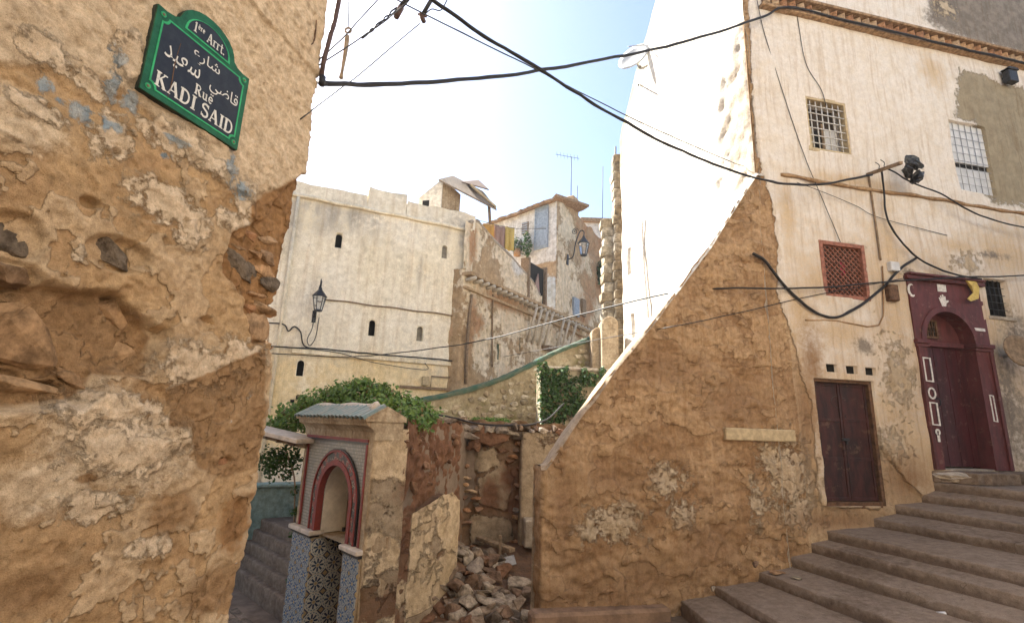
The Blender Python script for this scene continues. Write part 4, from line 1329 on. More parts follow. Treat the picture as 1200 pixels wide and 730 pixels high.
# ------------------------------------------------------------------ street stairs
st = thing('street_stairs', None, None, FA.pt(3, .5, .1)); tag(st, kind='structure')
NOSE = [  # facade u, level, direction of the nosing line in plan (towards the street)
    (1.65, .32, (.10, -.99)), (2.10, .455, (.17, -.985)), (2.66, .59, (.33, -.94)), (3.12, .74, (.36, -.93)), (3.42, .895, (.36, -.93)), (3.68, 1.03, (.36, -.93)),
    (4.40, 1.175, (.37, -.93)), (4.76, 1.335, (.38, -.925)), (5.20, 1.475, (.38, -.925)), (5.38, 1.63, (.40, -.92)), (7.6, 1.63, (.40, -.92))]
for k in range(len(NOSE) - 1):
    (ua, za_, da), (ub, zb_, db) = NOSE[k], NOSE[k + 1]
    A, B = FA.pt(ua, -.08, 0), FA.pt(ub, -.08, 0)
    da = np.array([*da, 0]) / math.hypot(*da); db = np.array([*db, 0]) / math.hypot(*db)
    cuts = [0.0]
    while cuts[-1] < 6.2:
        cuts.append(cuts[-1] + random.uniform(1.3, 2.6))
    for q_ in range(len(cuts) - 1):
        ls = np.linspace(cuts[q_] + .0025, cuts[q_ + 1] - .0025, int((cuts[q_ + 1] - cuts[q_]) / (.035 if cuts[q_] < 3.4 else .12)))
        dzs = random.uniform(-.006, .006)
        tv = np.array([0, 0, 0, .006, .02, .08, .2, .4, .6, .8, 1.0, 1.04])
        rise = max(zb_ - za_ - .105, 0.0)
        zz = np.array([-.30, -.12, -.012, -.003, 0, 0, 0, 0, 0, 0, 0, 0]) + za_ + rise * np.minimum(tv, 1.0)
        Lg, Tg = np.meshgrid(ls, tv)
        Zg = np.repeat(zz, len(ls))
        P = (A[None] + da[None] * Lg.ravel()[:, None]) * (1 - Tg.ravel()[:, None]) + (B[None] + db[None] * Lg.ravel()[:, None]) * Tg.ravel()[:, None]
        P[:, 2] = Zg + dzs
        per = np.array([-da[1], da[0], 0])
        lowr = np.clip((Tg.ravel() < .05) * 1.0, 0, 1)
        P += per[None] * (lowr * (.020 * fbm(np.stack([P[:, 0] * 1, P[:, 1], P[:, 2] * .6], 1), 2.2, 4, 70 + k)))[:, None]
        P[:, 2] += (.014 * fbm(P, 1.6, 4, 81 + k) + .004 * fbm(P, 12, 2, 90)) * (Zg > za_ - .1)
        chip = np.clip(fbm(P, 5.5, 4, 95 + k) - .22, 0, 1) * (np.abs(Tg.ravel() - .01) < .015)
        P[:, 2] -= chip * .09
        ix = np.arange(P.shape[0]).reshape(len(tv), len(ls))
        Fq = np.stack([ix[:-1, :-1], ix[1:, :-1], ix[1:, 1:], ix[:-1, 1:]], -1).reshape(-1, 4)
        pm = np.clip(.12 + .35 * fbm(P, 1.5, 3, 99) + .55 * (Zg > za_ - .03) , 0, 1)  # treads painted pale, risers dark: their light and shade put into the colour
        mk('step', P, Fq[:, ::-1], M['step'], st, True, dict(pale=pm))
# broken landing slabs in front of the arched door
def slab(poly, z, th, mat, name, parent, amp=.02):
    n_ = []
    for i in range(len(poly)):
        a, b = np.array(poly[i]), np.array(poly[(i + 1) % len(poly)])
        for q in range(6):
            p = a + (b - a) * q / 6
            j = RNG.normal(size=2) * amp
            n_.append(p + j)
    c = np.mean(n_, 0)
    vs = [FA.pt(c[0], c[1], z)]
    fs = []
    n = len(n_)
    for r_, dz in ((.97, 0), (1.0, -.015), (1.0, -th)):
        for p in n_:
            q = c + (p - c) * r_
            vs.append(FA.pt(q[0], q[1], z + dz + (random.uniform(-.006, .006) if dz == 0 else 0)))
    for i in range(n):
        j = (i + 1) % n
        fs.append((0, 1 + i, 1 + j))
        for r_ in (0, 1):
            fs.append((1 + r_ * n + i, 1 + (r_ + 1) * n + i, 1 + (r_ + 1) * n + j, 1 + r_ * n + j))
    o = mk(name, vs, fs, mat, parent, False, dict(pale=np.full(len(vs), .45)))
    return o
slab([(5.40, -.02), (6.5, -.02), (6.4, .42), (5.62, .40)], 1.775, .14, M['step'], 'landing_slab', st)
slab([(6.52, -.02), (8.2, -.02), (8.2, .50), (6.44, .44)], 1.785, .15, M['step'], 'landing_slab', st)
# street level below the stairs
mb = MB(); mb.add([FA.pt(-.1, .0, .17), FA.pt(2.4, 0, .17), FA.pt(2.6, 6.4, .17), FA.pt(-.1, 6.4, .17), FA.pt(-.1, .0, -.45), FA.pt(2.4, 0, -.45), FA.pt(2.6, 6.4, -.45), FA.pt(-.1, 6.4, -.45)],
                  [(0, 3, 2, 1), (0, 1, 5, 4), (1, 2, 6, 5), (2, 3, 7, 6), (3, 0, 4, 7)])
tag(mb.build('street', M['step']), kind='structure')

# ------------------------------------------------------------------ fountain
ft = thing('wall_fountain', 'tiled street fountain with a red horseshoe arch and a green tile roof', 'fountain', FT.pt(.8, -.1, -.4))
FW = 1.61
GZ = -.36                                   # level of the alley
UC, RI, RO, ZS = .90, .385, .555, 1.305
opn = arch_curve(UC, RI, ZS, GZ, 20)
opn_up = [(p[0], max(p[1], .90)) for p in opn]
# body above the dado: mosaic face, plaster sides
mb = MB(); arch_wall(mb, FT, .06, FW - .07, .93, 1.97, [(p[0], max(p[1], .93)) for p in opn], .0, .06)
mb.build('mosaic_face', M['mosaic'], ft)
mb = MB()
mb.box(FT, -.02, .07, GZ, 2.0, -.30, .012)
mb.box(FT, FW - .08, FW + .03, GZ, 2.0, -.30, .012)
mb.build('masonry', M['fplaster'], ft, bevel=.008)
mb = MB(); arch_wall(mb, FT, .06, FW - .08, .90, 1.97, opn_up, -.055, .36); mb.build('niche_arch', M['niche'], ft)
mb = MB(); arch_wall(mb, FT, .06, FW - .08, GZ, .89, [(UC - RI, GZ), (UC - RI, .889), (UC + RI, .889), (UC + RI, GZ)], -.055, .36); mb.build('masonry', M['fplaster'], ft)
# dado blocks carrying the tiles
for (a, b) in [(.0, UC - RI), (UC + RI, FW)]:
    mb = MB(); mb.box(FT, a, b, GZ, .86, -.3, .03); mb.build('dado', M['fplaster'], ft)
mb = MB(); mb.box(FT, UC - RI - .01, UC + RI + .01, GZ, 2.0, -.62, -.55); mb.build('niche_back', M['niche'], ft)
mb = MB(); mb.box(FT, UC - RI - .06, UC - RI, GZ, .905, -.55, -.31); mb.build('niche_side', M['niche'], ft)
mb = MB(); mb.box(FT, UC - RI - .07, UC - RI - .0, .935, 1.9, -.55, -.415); mb.build('niche_side', M['niche'], ft)
mb = MB(); mb.box(FT, UC + RI, UC + RI + .06, GZ, 1.9, -.55, -.415); mb.build('niche_side', M['niche'], ft)
mb = MB(); mb.box(FT, UC - RI - .02, UC + RI + .02, 1.72, 1.85, -.55, -.41); mb.build('niche_ceiling', M['niche'], ft)
# ledges: marble over a black line
for (a, b) in [(-.05, UC - RI + .03), (UC + RI - .03, FW + .05)]:
    mb = MB(); mb.box(FT, a, min(b, FW + .02), .885, .935, -.10, .085); mb.build('ledge', M['marble'], ft, bevel=.01)
    mb = MB(); mb.box(FT, a + .02, b - .04, .855, .884, -.10, .055); mb.build('ledge_trim', M['black_trim'], ft)
mb = MB(); mb.box(FT, UC - RI, UC - RI + .03, .86, .935, -.55, -.325); mb.build('ledge_trim', M['black_trim'], ft)
# tiles
ts = .1585
TS = {'tile_a': .19, 'tile_b': ts}
tme = {k: box_mesh('tile', TS[k] - .004, .012, TS[k] - .004, .0015, M[k]) for k in TS}
def tiles(fr, u_a, u_b, w, kind, z_a=GZ, z_b=.855):
    ts = TS[kind]
    nu = max(1, round((u_b - u_a) / ts))
    su = (u_b - u_a) / nu / ts
    nz = math.ceil((z_b - z_a) / ts)
    for i in range(nu):
        for j in range(nz):
            inst('tile', tme[kind], fr.pt(u_a + (i + .5) * ts * su, w + random.uniform(-.0012, .0012), z_b - (j + .5) * ts), ft, frmat(fr), (su, 1, 1))
tiles(FT, .0, UC - RI, .035, 'tile_b')
tiles(FT, UC + RI, FW, .035, 'tile_b')
SD = Fr(FT.pt(UC - RI, .03, 0)[:2], tuple(-FT.n[:2]))       # the side of the alcove that faces the street
tiles(SD, .0, .58, .004, 'tile_a', z_b=.85)
# arch bands
def band(r0, r1, w0, w1, mat, name):
    a = arch_curve(UC, r1, ZS, .94, 28)
    b = arch_curve(UC, r0, ZS, .94, 28)
    mb = MB(); mb.strip(FT, a, b, w0, w1); return mb.build(name, mat, ft)
band(RI - .012, RI + .045, -.045, .03, M['red_trim'], 'arch_inner_band')
band(RI + .045, RO - .035, -.05, .018, M['band'], 'arch_vine_band')
band(RO - .035, RO - .014, -.05, .032, M['red_trim'], 'arch_outer_band')
band(RO - .014, RO + .002, -.05, .022, M['black_trim'], 'arch_line')
# painted frame
mb = MB(); mb.box(FT, .05, FW - .06, 1.955, 1.985, -.1, .03); mb.build('frame_band', M['red_trim'], ft)
mb = MB(); mb.box(FT, .06, FW - .07, 1.935, 1.953, -.1, .022); mb.build('frame_line', M['black_trim'], ft)
for a in (.065, FW - .10):
    mb = MB(); mb.box(FT, a, a + .03, .94, 1.934, -.1, .022); mb.build('frame_band', M['red_trim'], ft)
# cornice and tiled roof
mb = MB()
prof = [(.012, 1.985), (.02, 2.06), (.05, 2.10), (.11, 2.13), (.12, 2.17), (-.32, 2.17), (-.32, 1.985)]
vs = [FT.pt(u, w, z) for u in (-.04, FW + .05) for w, z in prof]
n = len(prof)
mb.add(vs, [tuple(range(n)), tuple(range(2 * n - 1, n - 1, -1))] + [(i, n + i, n + (i + 1) % n, (i + 1) % n) for i in range(n)])
mb.build('cornice', M['fplaster'], ft)
mb = MB()
prof = [(.14, 2.17), (.15, 2.20), (-.10, 2.33), (-.34, 2.22), (-.34, 2.17)]
vs = [FT.pt(u, w, z) for u in (-.06, FW + .07) for w, z in prof]
n = len(prof)
mb.add(vs, [tuple(range(n)), tuple(range(2 * n - 1, n - 1, -1))] + [(i, n + i, n + (i + 1) % n, (i + 1) % n) for i in range(n)])
mb.build('roof_bed', M['fplaster'], ft)
# one half-round tile, shared
def half_tile():
    vs, fs = [], []
    L = .29
    for k in range(2):
        for j in range(7):
            a = math.pi * j / 6
            r = .047 if k == 0 else .040
            vs.append((r * math.cos(a), L * k, r * math.sin(a) * .9))
        for j in range(7):
            a = math.pi * j / 6
            r = (.047 if k == 0 else .040) - .011
            vs.append((r * math.cos(a), L * k, r * math.sin(a) * .9))
    for j in range(6):
        fs += [(j, j + 1, 14 + j + 1, 14 + j), (7 + j + 1, 7 + j, 21 + j, 21 + j + 1), (j + 1, j, 7 + j, 7 + j + 1)]
    me = bpy.data.meshes.new('roof_tile')
    me.from_pydata(vs, [], fs)
    me.materials.append(M['glaze'])
    return me
ht = half_tile()
sl_ = math.atan2(.13, .25)
u = -.02
while u < FW + .05:
    inst('roof_tile', ht, FT.pt(u, .165, 2.19 + random.uniform(-.004, .006)), ft, frmat(FT) @ Matrix.Rotation(sl_ + random.uniform(-.02, .02), 3, 'X') @ Matrix.Rotation(random.uniform(-.04, .04), 3, 'Z'))
    u += .092
mb = MB(); mb.tube([FT.pt(a, -.10, 2.335 + .008 * math.sin(a * 9)) for a in np.arange(-.03, FW - .15, .1)], .035, 8); mb.build('ridge', M['marble'], ft, True)
inst('ridge_end', hull_mesh('ridge_end', 22, 5, mat=M['marble'], rough=.1), FT.pt(FW - .06, -.06, 2.31), ft, (0.2, .1, .3), (.22, .2, .20))
# weathered end pier of the fountain wall
def pier_mask(U, V, P):
    return dict(plaster=np.clip(.7 + .5 * fbm(P, 3, 3, 5) - .2 * (V < .6), 0, 1), red=np.clip(.2 + .7 * fbm(P, 2, 3, 8) + .2 * (V < .5), 0, 1), pale=np.clip(.62 + .6 * fbm(P, 2.2, 3, 9), 0, 1))
def pier_disp(U, V, P):
    return .02 * fbm(P, 4, 4, 13) + .012 * fbm(P, 14, 3, 14)
path_wall('end_pier', [FT.pt(FW - .02, .0, 0)[:2], FT.pt(FW + .035, .0, 0)[:2], FT.pt(FW + .035, -.42, 0)[:2]], ax((0, .46, .015)), ax((GZ, 2.1, .02)), M['pit'], ft, pier_disp, pier_mask, rc=.015)
# left flank pier with plants growing in it
def fl_mask(U, V, P):
    return dict(plaster=np.clip(.6 + .5 * fbm(P, 3, 3, 25), 0, 1), red=np.clip(.2 * fbm(P, 2, 3, 28), 0, 1), pale=np.clip(.55 + .6 * fbm(P, 2.2, 3, 29), 0, 1))
path_wall('side_pier', [FT.pt(-.34, -1.2, 0)[:2], FT.pt(-.34, -.12, 0)[:2], FT.pt(.02, -.12, 0)[:2]], ax((0, 1.44, .025)), ax((GZ - .05, 1.93, .025)), M['pit'], ft,
          lambda U, V, P: .035 * fbm(P, 3, 4, 33) + .012 * fbm(P, 12, 3, 34), fl_mask, rc=.05)
mb = MB(); mb.prism(Fr(FT.pt(-.33, -.13, 0)[:2], tuple(FT.d[:2])), [(0, 1.85), (.34, 1.85), (.34, 1.93), (0, 1.93)], -1.0, 0.0); mb.build('side_pier_top', M['conc'], ft)

# awning slab from the fountain to the alley
aw = thing('alley_awning', 'thin whitewashed board awning over the alley beside the fountain', 'awning', FT.pt(-.5, 0, 1.98))
a_, b_ = atY(364, 517, 6.25), atY(292, 500, 6.75)
mb = MB(); mb.obox(a_, b_, .42, .055)
mb.build('board', M['marble'], aw, bevel=.008)
mb = MB(); mb.obox(a_ + np.array([-.1, .1, -.06]), b_ + np.array([-.1, .1, -.06]), .05, .06); mb.build('batten', M['wood'], aw)
for k in range(3):
    q = a_ + (b_ - a_) * (.28 + .2 * k) + np.array([.0, .02, -.07])
    inst('mortar_lump', hull_mesh('mortar_lump', 16, 200 + k, mat=M['rock'], rough=.1), q, aw, (0, 0, k), (.16, .12, .10))

# ------------------------------------------------------------------ the alley: paving, stairs, teal wall
al = thing('alley', None, None, (-3.2, 6, GZ)); tag(al, kind='structure')
mk('alley_bed', [(-7, 2.5, GZ - .012), (-.95, 2.5, GZ - .012), (-1.3, 5.4, GZ - .012), (-2.7, 6.7, GZ - .012), (-6, 9.0, GZ - .012)], [(0, 1, 2, 3, 4)], M['ground'], al)
pbm = [box_mesh('paving_brick', .215, .10, .05, .008, M['paving'], k, .006) for k in range(3)]
per = np.array([.71, .70, 0])
dd = np.array([-.71, .70, 0])
o0 = np.array([-2.4, 5.75, 0])
for i in range(-9, 4):
    for j in range(-3, 9):
        p = o0 + per * (-.108 * i - .55 * 0) * -1 + dd * (.225 * j + (.11 if i % 2 else 0))
        q = o0 + per * (.108 * i) + dd * (.225 * j + (.11 if i % 2 else 0))
        if q[1] < 3.0:
            continue
        inst('paving_brick', random.choice(pbm), (q[0], q[1], GZ - .014 + random.uniform(-.004, .004)), al, (random.uniform(-.02, .02), random.uniform(-.02, .02), math.radians(135) + random.uniform(-.03, .03)))
As = thing('alley_stairs', None, None, (-3.5, 7.3, GZ)); tag(As, kind='structure')
n0, n1 = atZ(303, 683, GZ + .165), atZ(319, 630, GZ + .66)
for k in range(5):
    c = n0 + (n1 - n0) * k / 3
    zt_ = GZ + .165 * (k + 1)
    prp = np.array([.71, .70, 0])
    adv = ((n1 - n0)[:2] @ prp[:2]) / 3
    ls = np.arange(-1.6, 1.3, .05)
    tv = np.array([0, 0, 0, .02, .05, .15, .3, .5])
    zz = np.array([-.3, -.1, -.02, -.004, 0, 0, 0, 0]) + zt_
    Lg, Tg = np.meshgrid(ls, tv)
    P = c[None] + dd[None] * Lg.ravel()[:, None] + prp[None] * Tg.ravel()[:, None]
    P[:, 2] = np.repeat(zz, len(ls))
    P += prp[None] * ((Tg.ravel() < .03) * .02 * fbm(P, 4, 3, 300 + k))[:, None]
    P[:, 2] += .01 * fbm(P, 3, 3, 310)
    ix = np.arange(P.shape[0]).reshape(len(tv), len(ls))
    Fq = np.stack([ix[:-1, :-1], ix[1:, :-1], ix[1:, 1:], ix[:-1, 1:]], -1).reshape(-1, 4)
    mk('step', P, Fq, M['step'], As, True, dict(pale=np.full(len(P), .4)))
tw = thing('teal_wall', 'low teal washed wall at the head of the alley steps', 'wall', atY(318, 600, 9.2))
t0, t1 = atY(285, 600, 9.0), atY(352, 600, 9.4)
TW = Fr(t0[:2], (t1 - t0)[:2])
path_wall('wall', [TW.pt(-1, 0, 0)[:2], TW.pt(2.2, 0, 0)[:2]], ax((0, 3.2, .06)), ax((-.4, 1.0, .05)), M['teal'], tw, lambda U, V, P: .03 * fbm(P, 2, 4, 88))
mb = MB(); mb.box(TW, -1, 2.2, .96, 1.03, -.25, .04); mb.build('coping', M['teal'], tw, bevel=.02)

# ------------------------------------------------------------------ the collapsed plot: earth bank, back wall, plaster remnant
rw = thing('ruin_wall', 'collapsed masonry back wall of the rubble plot with patches of plaster', 'wall', (-.1, 7.6, .3))
pq = [FT.pt(FW + .02, -.35, 0)[:2], np.array([-.70, 7.15]), np.array([-.60, 7.62]), np.array([.95, 7.80]), np.array([2.6, 8.1])]
Lp = np.concatenate([[0], np.cumsum([np.linalg.norm(pq[i + 1] - pq[i]) for i in range(4)])])
def path_u(px, py):
    """path length + height where the pixel ray meets the plot's walls"""
    best = None
    for i in range(4):
        f_ = Fr(pq[i], pq[i + 1] - pq[i])
        u, z = f_.uz(px, py)
        L = np.linalg.norm(pq[i + 1] - pq[i])
        if -.02 <= u <= L + .02:
            Q = f_.pt(u, 0, z)
            if Q[1] > 0 and (best is None or Q[1] < best[2]):
                best = (Lp[i] + u, z, Q[1])
    return best[:2] if best else (0, 0)
pp = lambda pts: [path_u(*p) for p in pts]
PLAST = [pp([(550, 530), (580, 522), (588, 545), (566, 556), (552, 550)]), pp([(560, 560), (590, 540), (604, 560), (596, 600), (560, 590)]), pp([(610, 512), (648, 508), (650, 600), (612, 600)]), pp([(550, 602), (600, 606), (600, 640), (550, 640)])]
PALE_ = [pp([(484, 600), (500, 590), (528, 577), (537, 585), (537, 645), (524, 668), (505, 688), (488, 700)])]
def rw_mask(U, V, P):
    pm = pmask(U, V, PLAST, .10) * .9
    red = np.clip(.9 - .8 * np.abs(U - Lp[1] * .6) / Lp[1], 0, .9)
    red = np.maximum(red, .75 * (U < Lp[2]) * (V > 1.2))
    for a in [(598, 560), (604, 590), (575, 580)]:
        c = path_u(*a)
        red = np.maximum(red, np.clip(1 - .5 * np.hypot((U - c[0]) / .16, (V - c[1]) / .22), 0, .8))
    return dict(plaster=pm, red=red, pale=np.zeros(U.shape))
def rw_disp(U, V, P):
    m = rw_mask(U, V, P)
    n = fbm(P, 5, 4, 121)
    back = sstep(U, Lp[2] - .05, Lp[2] + .1)
    h = (.05 * fbm(P, 1.6, 3, 122) + .04 * n) * (1 - .75 * back) + .02 * fbm(P, 16, 3, 123) - .03 * back
    h += .014 * sstep(m['plaster'] + .35 * n, .42, .56)
    h += (1 - back) * (.035 * fbm(P, 9, 4, 127, .6) - .05 * np.abs(fbm(P * np.array([1, 1, 1.6]), 5, 3, 128)))
    pf = sstep(m['pale'] + .1 * n, .44, .54)
    h = h * (1 - pf * .8) + .12 * pf
    # a hollow in the corner, an overhanging crust at the top
    h -= .22 * np.exp(-((U - Lp[2] + .05) / .14) ** 2) * sstep(V, .9, 1.4)
    h += .10 * sstep(V, 1.95, 2.05) * back
    # pilaster on the right
    return h
def rw_top(U):
    v = np.stack([U, U * 0, U * 0], 1)
    return 2.19 + .04 * vnoise(v, 3, 9) + .03 * vnoise(v, 11, 10)
path_wall('masonry', [p for p in pq], ax((0, Lp[-1], .022)), ax((-.45, 2.4, .022)), M['pit'], rw, rw_disp, rw_mask, rc=.04, ztop=rw_top)
# plaster faced stub of a cross wall
q0, q1 = atY(464, 640, 5.62), atY(538, 640, 6.55)
RS = Fr(q0[:2], (q1 - q0)[:2])
LRS = float(np.linalg.norm((q1 - q0)[:2]))
RST = [RS.uz(*p) for p in [(464, 612), (480, 604), (500, 592), (520, 580), (531, 577), (538, 586)]]
RU, RZ = np.array(RST).T
def rs_mask(U, V, P):
    n_ = fbm(P, 3.5, 4, 221)
    return dict(plaster=np.clip(.55 + .7 * n_, 0, 1), red=np.clip(.25 + .5 * fbm(P, 3, 3, 222) + .4 * (U < .2), 0, 1), pale=np.clip(.72 + .55 * fbm(P, 2.4, 4, 223) - .35 * (U < .22) - .3 * (V < .15), 0, 1))
path_wall('plaster_stub', [RS.pt(0, 0, 0)[:2], RS.pt(LRS, 0, 0)[:2], RS.pt(LRS, -.2, 0)[:2]], ax((0, LRS + .2, .018)), ax((-.4, 1.5, .018)), M['pit'], rw, lambda U, V, P: .025 * fbm(P, 3, 4, 224) + .012 * fbm(P, 12, 3, 225), rs_mask, rc=.03,
          ztop=lambda U: np.interp(U, RU, RZ) + .025 * fbm(np.stack([U, U * 0, U * 0], 1), 5, 4, 226))
mb = MB(); mb.prism(RS, [(0, -.4), (LRS - .04, -.4)] + [(u, z - .03) for u, z in RST[::-1]], -.2, -.06); mb.build('stub_core', M['earth'], rw)
# top of the wall, behind it the upper terrace
TER = [FT.pt(FW + .03, -.3, 0)[:2], *pq[1:], np.array([2.6, 12]), np.array([-3.2, 9.6]), FT.pt(-.2, -1.1, 0)[:2], FT.pt(0, -.32, 0)[:2]]
n = len(TER)
ter = mk('terrace', [(*p, 2.15) for p in TER] + [(*p, -.4) for p in TER], [tuple(range(n)), tuple(range(2 * n - 1, n - 1, -1))] + [(i, n + i, n + (i + 1) % n, (i + 1) % n) for i in range(n)], M['ground'])
ter.location.y = .06
tag(ter, kind='structure')
BK = Fr(pq[2], pq[3] - pq[2])
for k in range(26):
    u = -.15 + k * .085 + random.uniform(-.02, .02)
    me = hull_mesh('capping_stone', 18, 300 + k, mat=M['rock'], rough=.06, boxy=.7)
    inst('capping_stone', me, BK.pt(u, .08 + random.uniform(-.05, .04), 2.12 + random.uniform(-.03, .03)), rw, frmat(BK, random.uniform(-.3, .3)), (random.uniform(.10, .24), .22, random.uniform(.10, .17)))
for k, (x, y, rx, ry) in enumerate([(545, 507, 22, 8), (575, 510, 22, 13), (612, 510, 14, 9), (532, 520, 10, 9), (556, 522, 9, 7), (525, 495, 26, 5), (596, 505, 16, 6)]):
    wall_stone('capping_stone', x, y, rx, ry, M['rock'], .12, 340 + k, random.uniform(-.2, .2), rw, BK, .2, .5)
# bricks and stones showing in the back wall and the bank
mpool = [hull_mesh('masonry_stone', 16, 400 + k, mat=M['brick'] if k % 3 == 0 else M['earth_stone'] if k % 3 == 1 else M['rock'], sub=1, boxy=.85) for k in range(9)]
z = .45
row_ = 0
while z < 2.0:
    u = -.1 + random.uniform(0, .1)
    while u < 1.75:
        w = random.uniform(.10, .26)
        uc_ = u + w / 2
        ins = any(sdf(np.array([uc_ + Lp[2]]), np.array([z]), p)[0] < .02 for p in PLAST)
        if not ins and random.random() < .85:
            inst('masonry_stone', random.choice(mpool), BK.pt(uc_, -.01 + random.uniform(-.02, .02), z + random.uniform(-.012, .012)), rw, frmat(BK, random.uniform(-.08, .08)), (w * 1.12, .13, random.uniform(.07, .10)))
        u += w
    z += .085
BA = Fr(pq[0], pq[1] - pq[0])
for k in range(12):
    x, y = random.uniform(470, 536), random.uniform(505, 580)
    u, z = BA.uz(x, y)
    if not (0 < u < 2.1):
        continue
    me = hull_mesh('bank_stone', 14, 500 + k, mat=M['earth_stone'], sub=1, boxy=.4)
    inst('bank_stone', me, BA.pt(u, .012, z), rw, (random.random(), random.random(), random.random() * 3), (random.uniform(.08, .22), random.uniform(.06, .14), random.uniform(.06, .14)))
# plaster pilaster and footing block at the right of the back wall
def pil_mask(U, V, P):
    return dict(plaster=np.clip(.75 + .4 * fbm(P, 3, 3, 61), 0, 1), red=np.clip(.3 * fbm(P, 2, 2, 62), 0, 1), pale=np.clip(.25 + .4 * fbm(P, 2, 3, 63), 0, 1))
a, b = BK.uz(609, 550)[0], BK.uz(655, 550)[0] + .2
path_wall('pilaster', [BK.pt(a, 0, 0)[:2], BK.pt(a, .14, 0)[:2], BK.pt(b, .14, 0)[:2]], ax((0, b - a + .14, .03)), ax((.2, 2.08, .03)), M['pit'], rw, lambda U, V, P: .02 * fbm(P, 4, 4, 65), pil_mask, rc=.02)
c = BK.uz(628, 618, .25)
mb = MB(); mb.box(BK, c[0] - .18, c[0] + .22, c[1] - .25, c[1] + .12, .05, .36); mb.build('footing_block', M['conc'], rw, bevel=.02)

# earth of the plot
def heap(x, y):
    d = 1.0 / (1 + math.exp(-(y - 6.35) * 3.0))
    z = -.20 + .70 * (1.0 / (1 + math.exp(-(y - 6.25) * 3.0)))
    z += .10 * math.sin(x * 3.1 + 1) * math.cos(y * 2.3)
    z -= .25 * math.exp(-((x - .05) / .3) ** 2 - ((y - 5.2) / .5) ** 2)
    return z
gx, gy = np.meshgrid(np.arange(-1.5, 1.35, .035), np.arange(4.2, 8.3, .035))
gz = np.vectorize(heap)(gx, gy)
P = np.stack([gx.ravel(), gy.ravel(), gz.ravel()], 1)
P[:, 2] += .05 * fbm(P * np.array([1, 1, 0]), 3, 4, 131) + .02 * fbm(P * np.array([1, 1, 0]), 14, 3, 132)
ix = np.arange(P.shape[0]).reshape(gx.shape)
F = np.stack([ix[:-1, :-1], ix[:-1, 1:], ix[1:, 1:], ix[1:, :-1]], -1).reshape(-1, 4)
# keep clear of the alley side of the fountain and of the street
cen = P[F].mean(1)
rel = (cen - FT.pt(FW, 0, 0)) @ FT.n
keep = (rel < -.02) & (((cen - FA.pt(0, 0, 0)) @ FA.d < .3) | ((cen - FA.pt(0, 0, 0)) @ FA.n < -.1))
tag(mk('plot_earth', P, F[keep], M['earth'], None, True), kind='structure')

def hit_heap(px, py):
    D = ray(px, py)
    t = 3.5
    while t < 9:
        Q = EYE + D * t
        if Q[2] < heap(Q[0], Q[1]):
            return Q
        t += .02
    return EYE + D * 6
POOL = [hull_mesh('rubble_stone', 13, 600 + k, mat=M['rock'], rough=.05, boxy=.55 if k % 2 else .9) for k in range(12)]
BIG = [  # px, py, width px, aspect, label
    (538, 684, 26, .55, 'long pale squared stone leaning in the rubble'), (606, 688, 32, .4, 'long grey broken lintel stone on the rubble'), (570, 698, 26, .7, 'reddish broken block in the middle of the rubble'),
    (580, 664, 20, 1.0, 'dark upright stone behind the red block in the rubble'), (516, 692, 22, .8, 'rounded brown stone by the plaster remnant'), (620, 702, 20, .9, 'dark stone against the foot of the sloping wall'),
    (590, 712, 30, .6, 'pale flat stone low in the rubble heap'), (548, 712, 26, .6, 'brown flat stone at the bottom of the rubble heap'), (562, 655, 18, .9, 'orange broken brick lump high in the rubble'),
    (546, 658, 22, .9, 'grey round stone below the wooden beam in the rubble'), (634, 716, 26, .7, 'squared block at the corner of the foot ledge'), (530, 722, 24, .7, 'small brown boulder at the lower left of the rubble'), (600, 728, 26, .7, 'boulder at the bottom edge of the rubble heap')]
for k, (x, y, w, asp, lab) in enumerate(BIG):
    Q = hit_heap(x, y)
    s_ = w * Q[1] / FPX * 1.05
    o = inst('rubble_stone', POOL[k % 12], (Q[0], Q[1], heap(Q[0], Q[1]) + s_ * asp * .22), None, (random.uniform(-.35, .35), random.uniform(-.3, .3), random.uniform(0, 3)), (s_ * 1.15, s_ * .9, s_ * asp * 1.1))
    tag(o, lab, 'stone', 'large stones in the rubble heap')
used = []
k = 0
while k < 330:
    x, y = random.uniform(490, 640), random.uniform(622, 748)
    Q = hit_heap(x, y)
    if (Q - FA.pt(0, 0, 0)) @ FA.d > -.05 or Q[1] > 7.5 or Q[1] < 4.6 or (Q - pq[0].tolist().__add__([0]))[0] < -.2 + .18 * (Q[1] - 5):
        k += 1
        continue
    s_ = random.choice([.05, .06, .08, .10, .12, .15, .19, .24, .28])
    o = inst('rubble_piece', random.choice(POOL), (Q[0], Q[1], heap(Q[0], Q[1]) + s_ * .18), None, (random.uniform(-.5, .5), random.uniform(-.5, .5), random.uniform(0, 3)), (s_ * 1.2, s_, s_ * random.uniform(.5, .9)))
    zone = 'in the rubble by the plaster stub' if x < 540 and y > 655 else 'in the rubble under the back wall' if y < 660 else 'in the rubble by the sloping wall' if x > 600 else 'in the middle of the rubble heap' if y < 705 else 'low in the rubble near the picture edge'
    tag(o, ('small broken masonry piece ' if s_ < .11 else 'larger broken masonry piece ') + zone, 'rubble', 'broken pieces ' + zone)
    k += 1
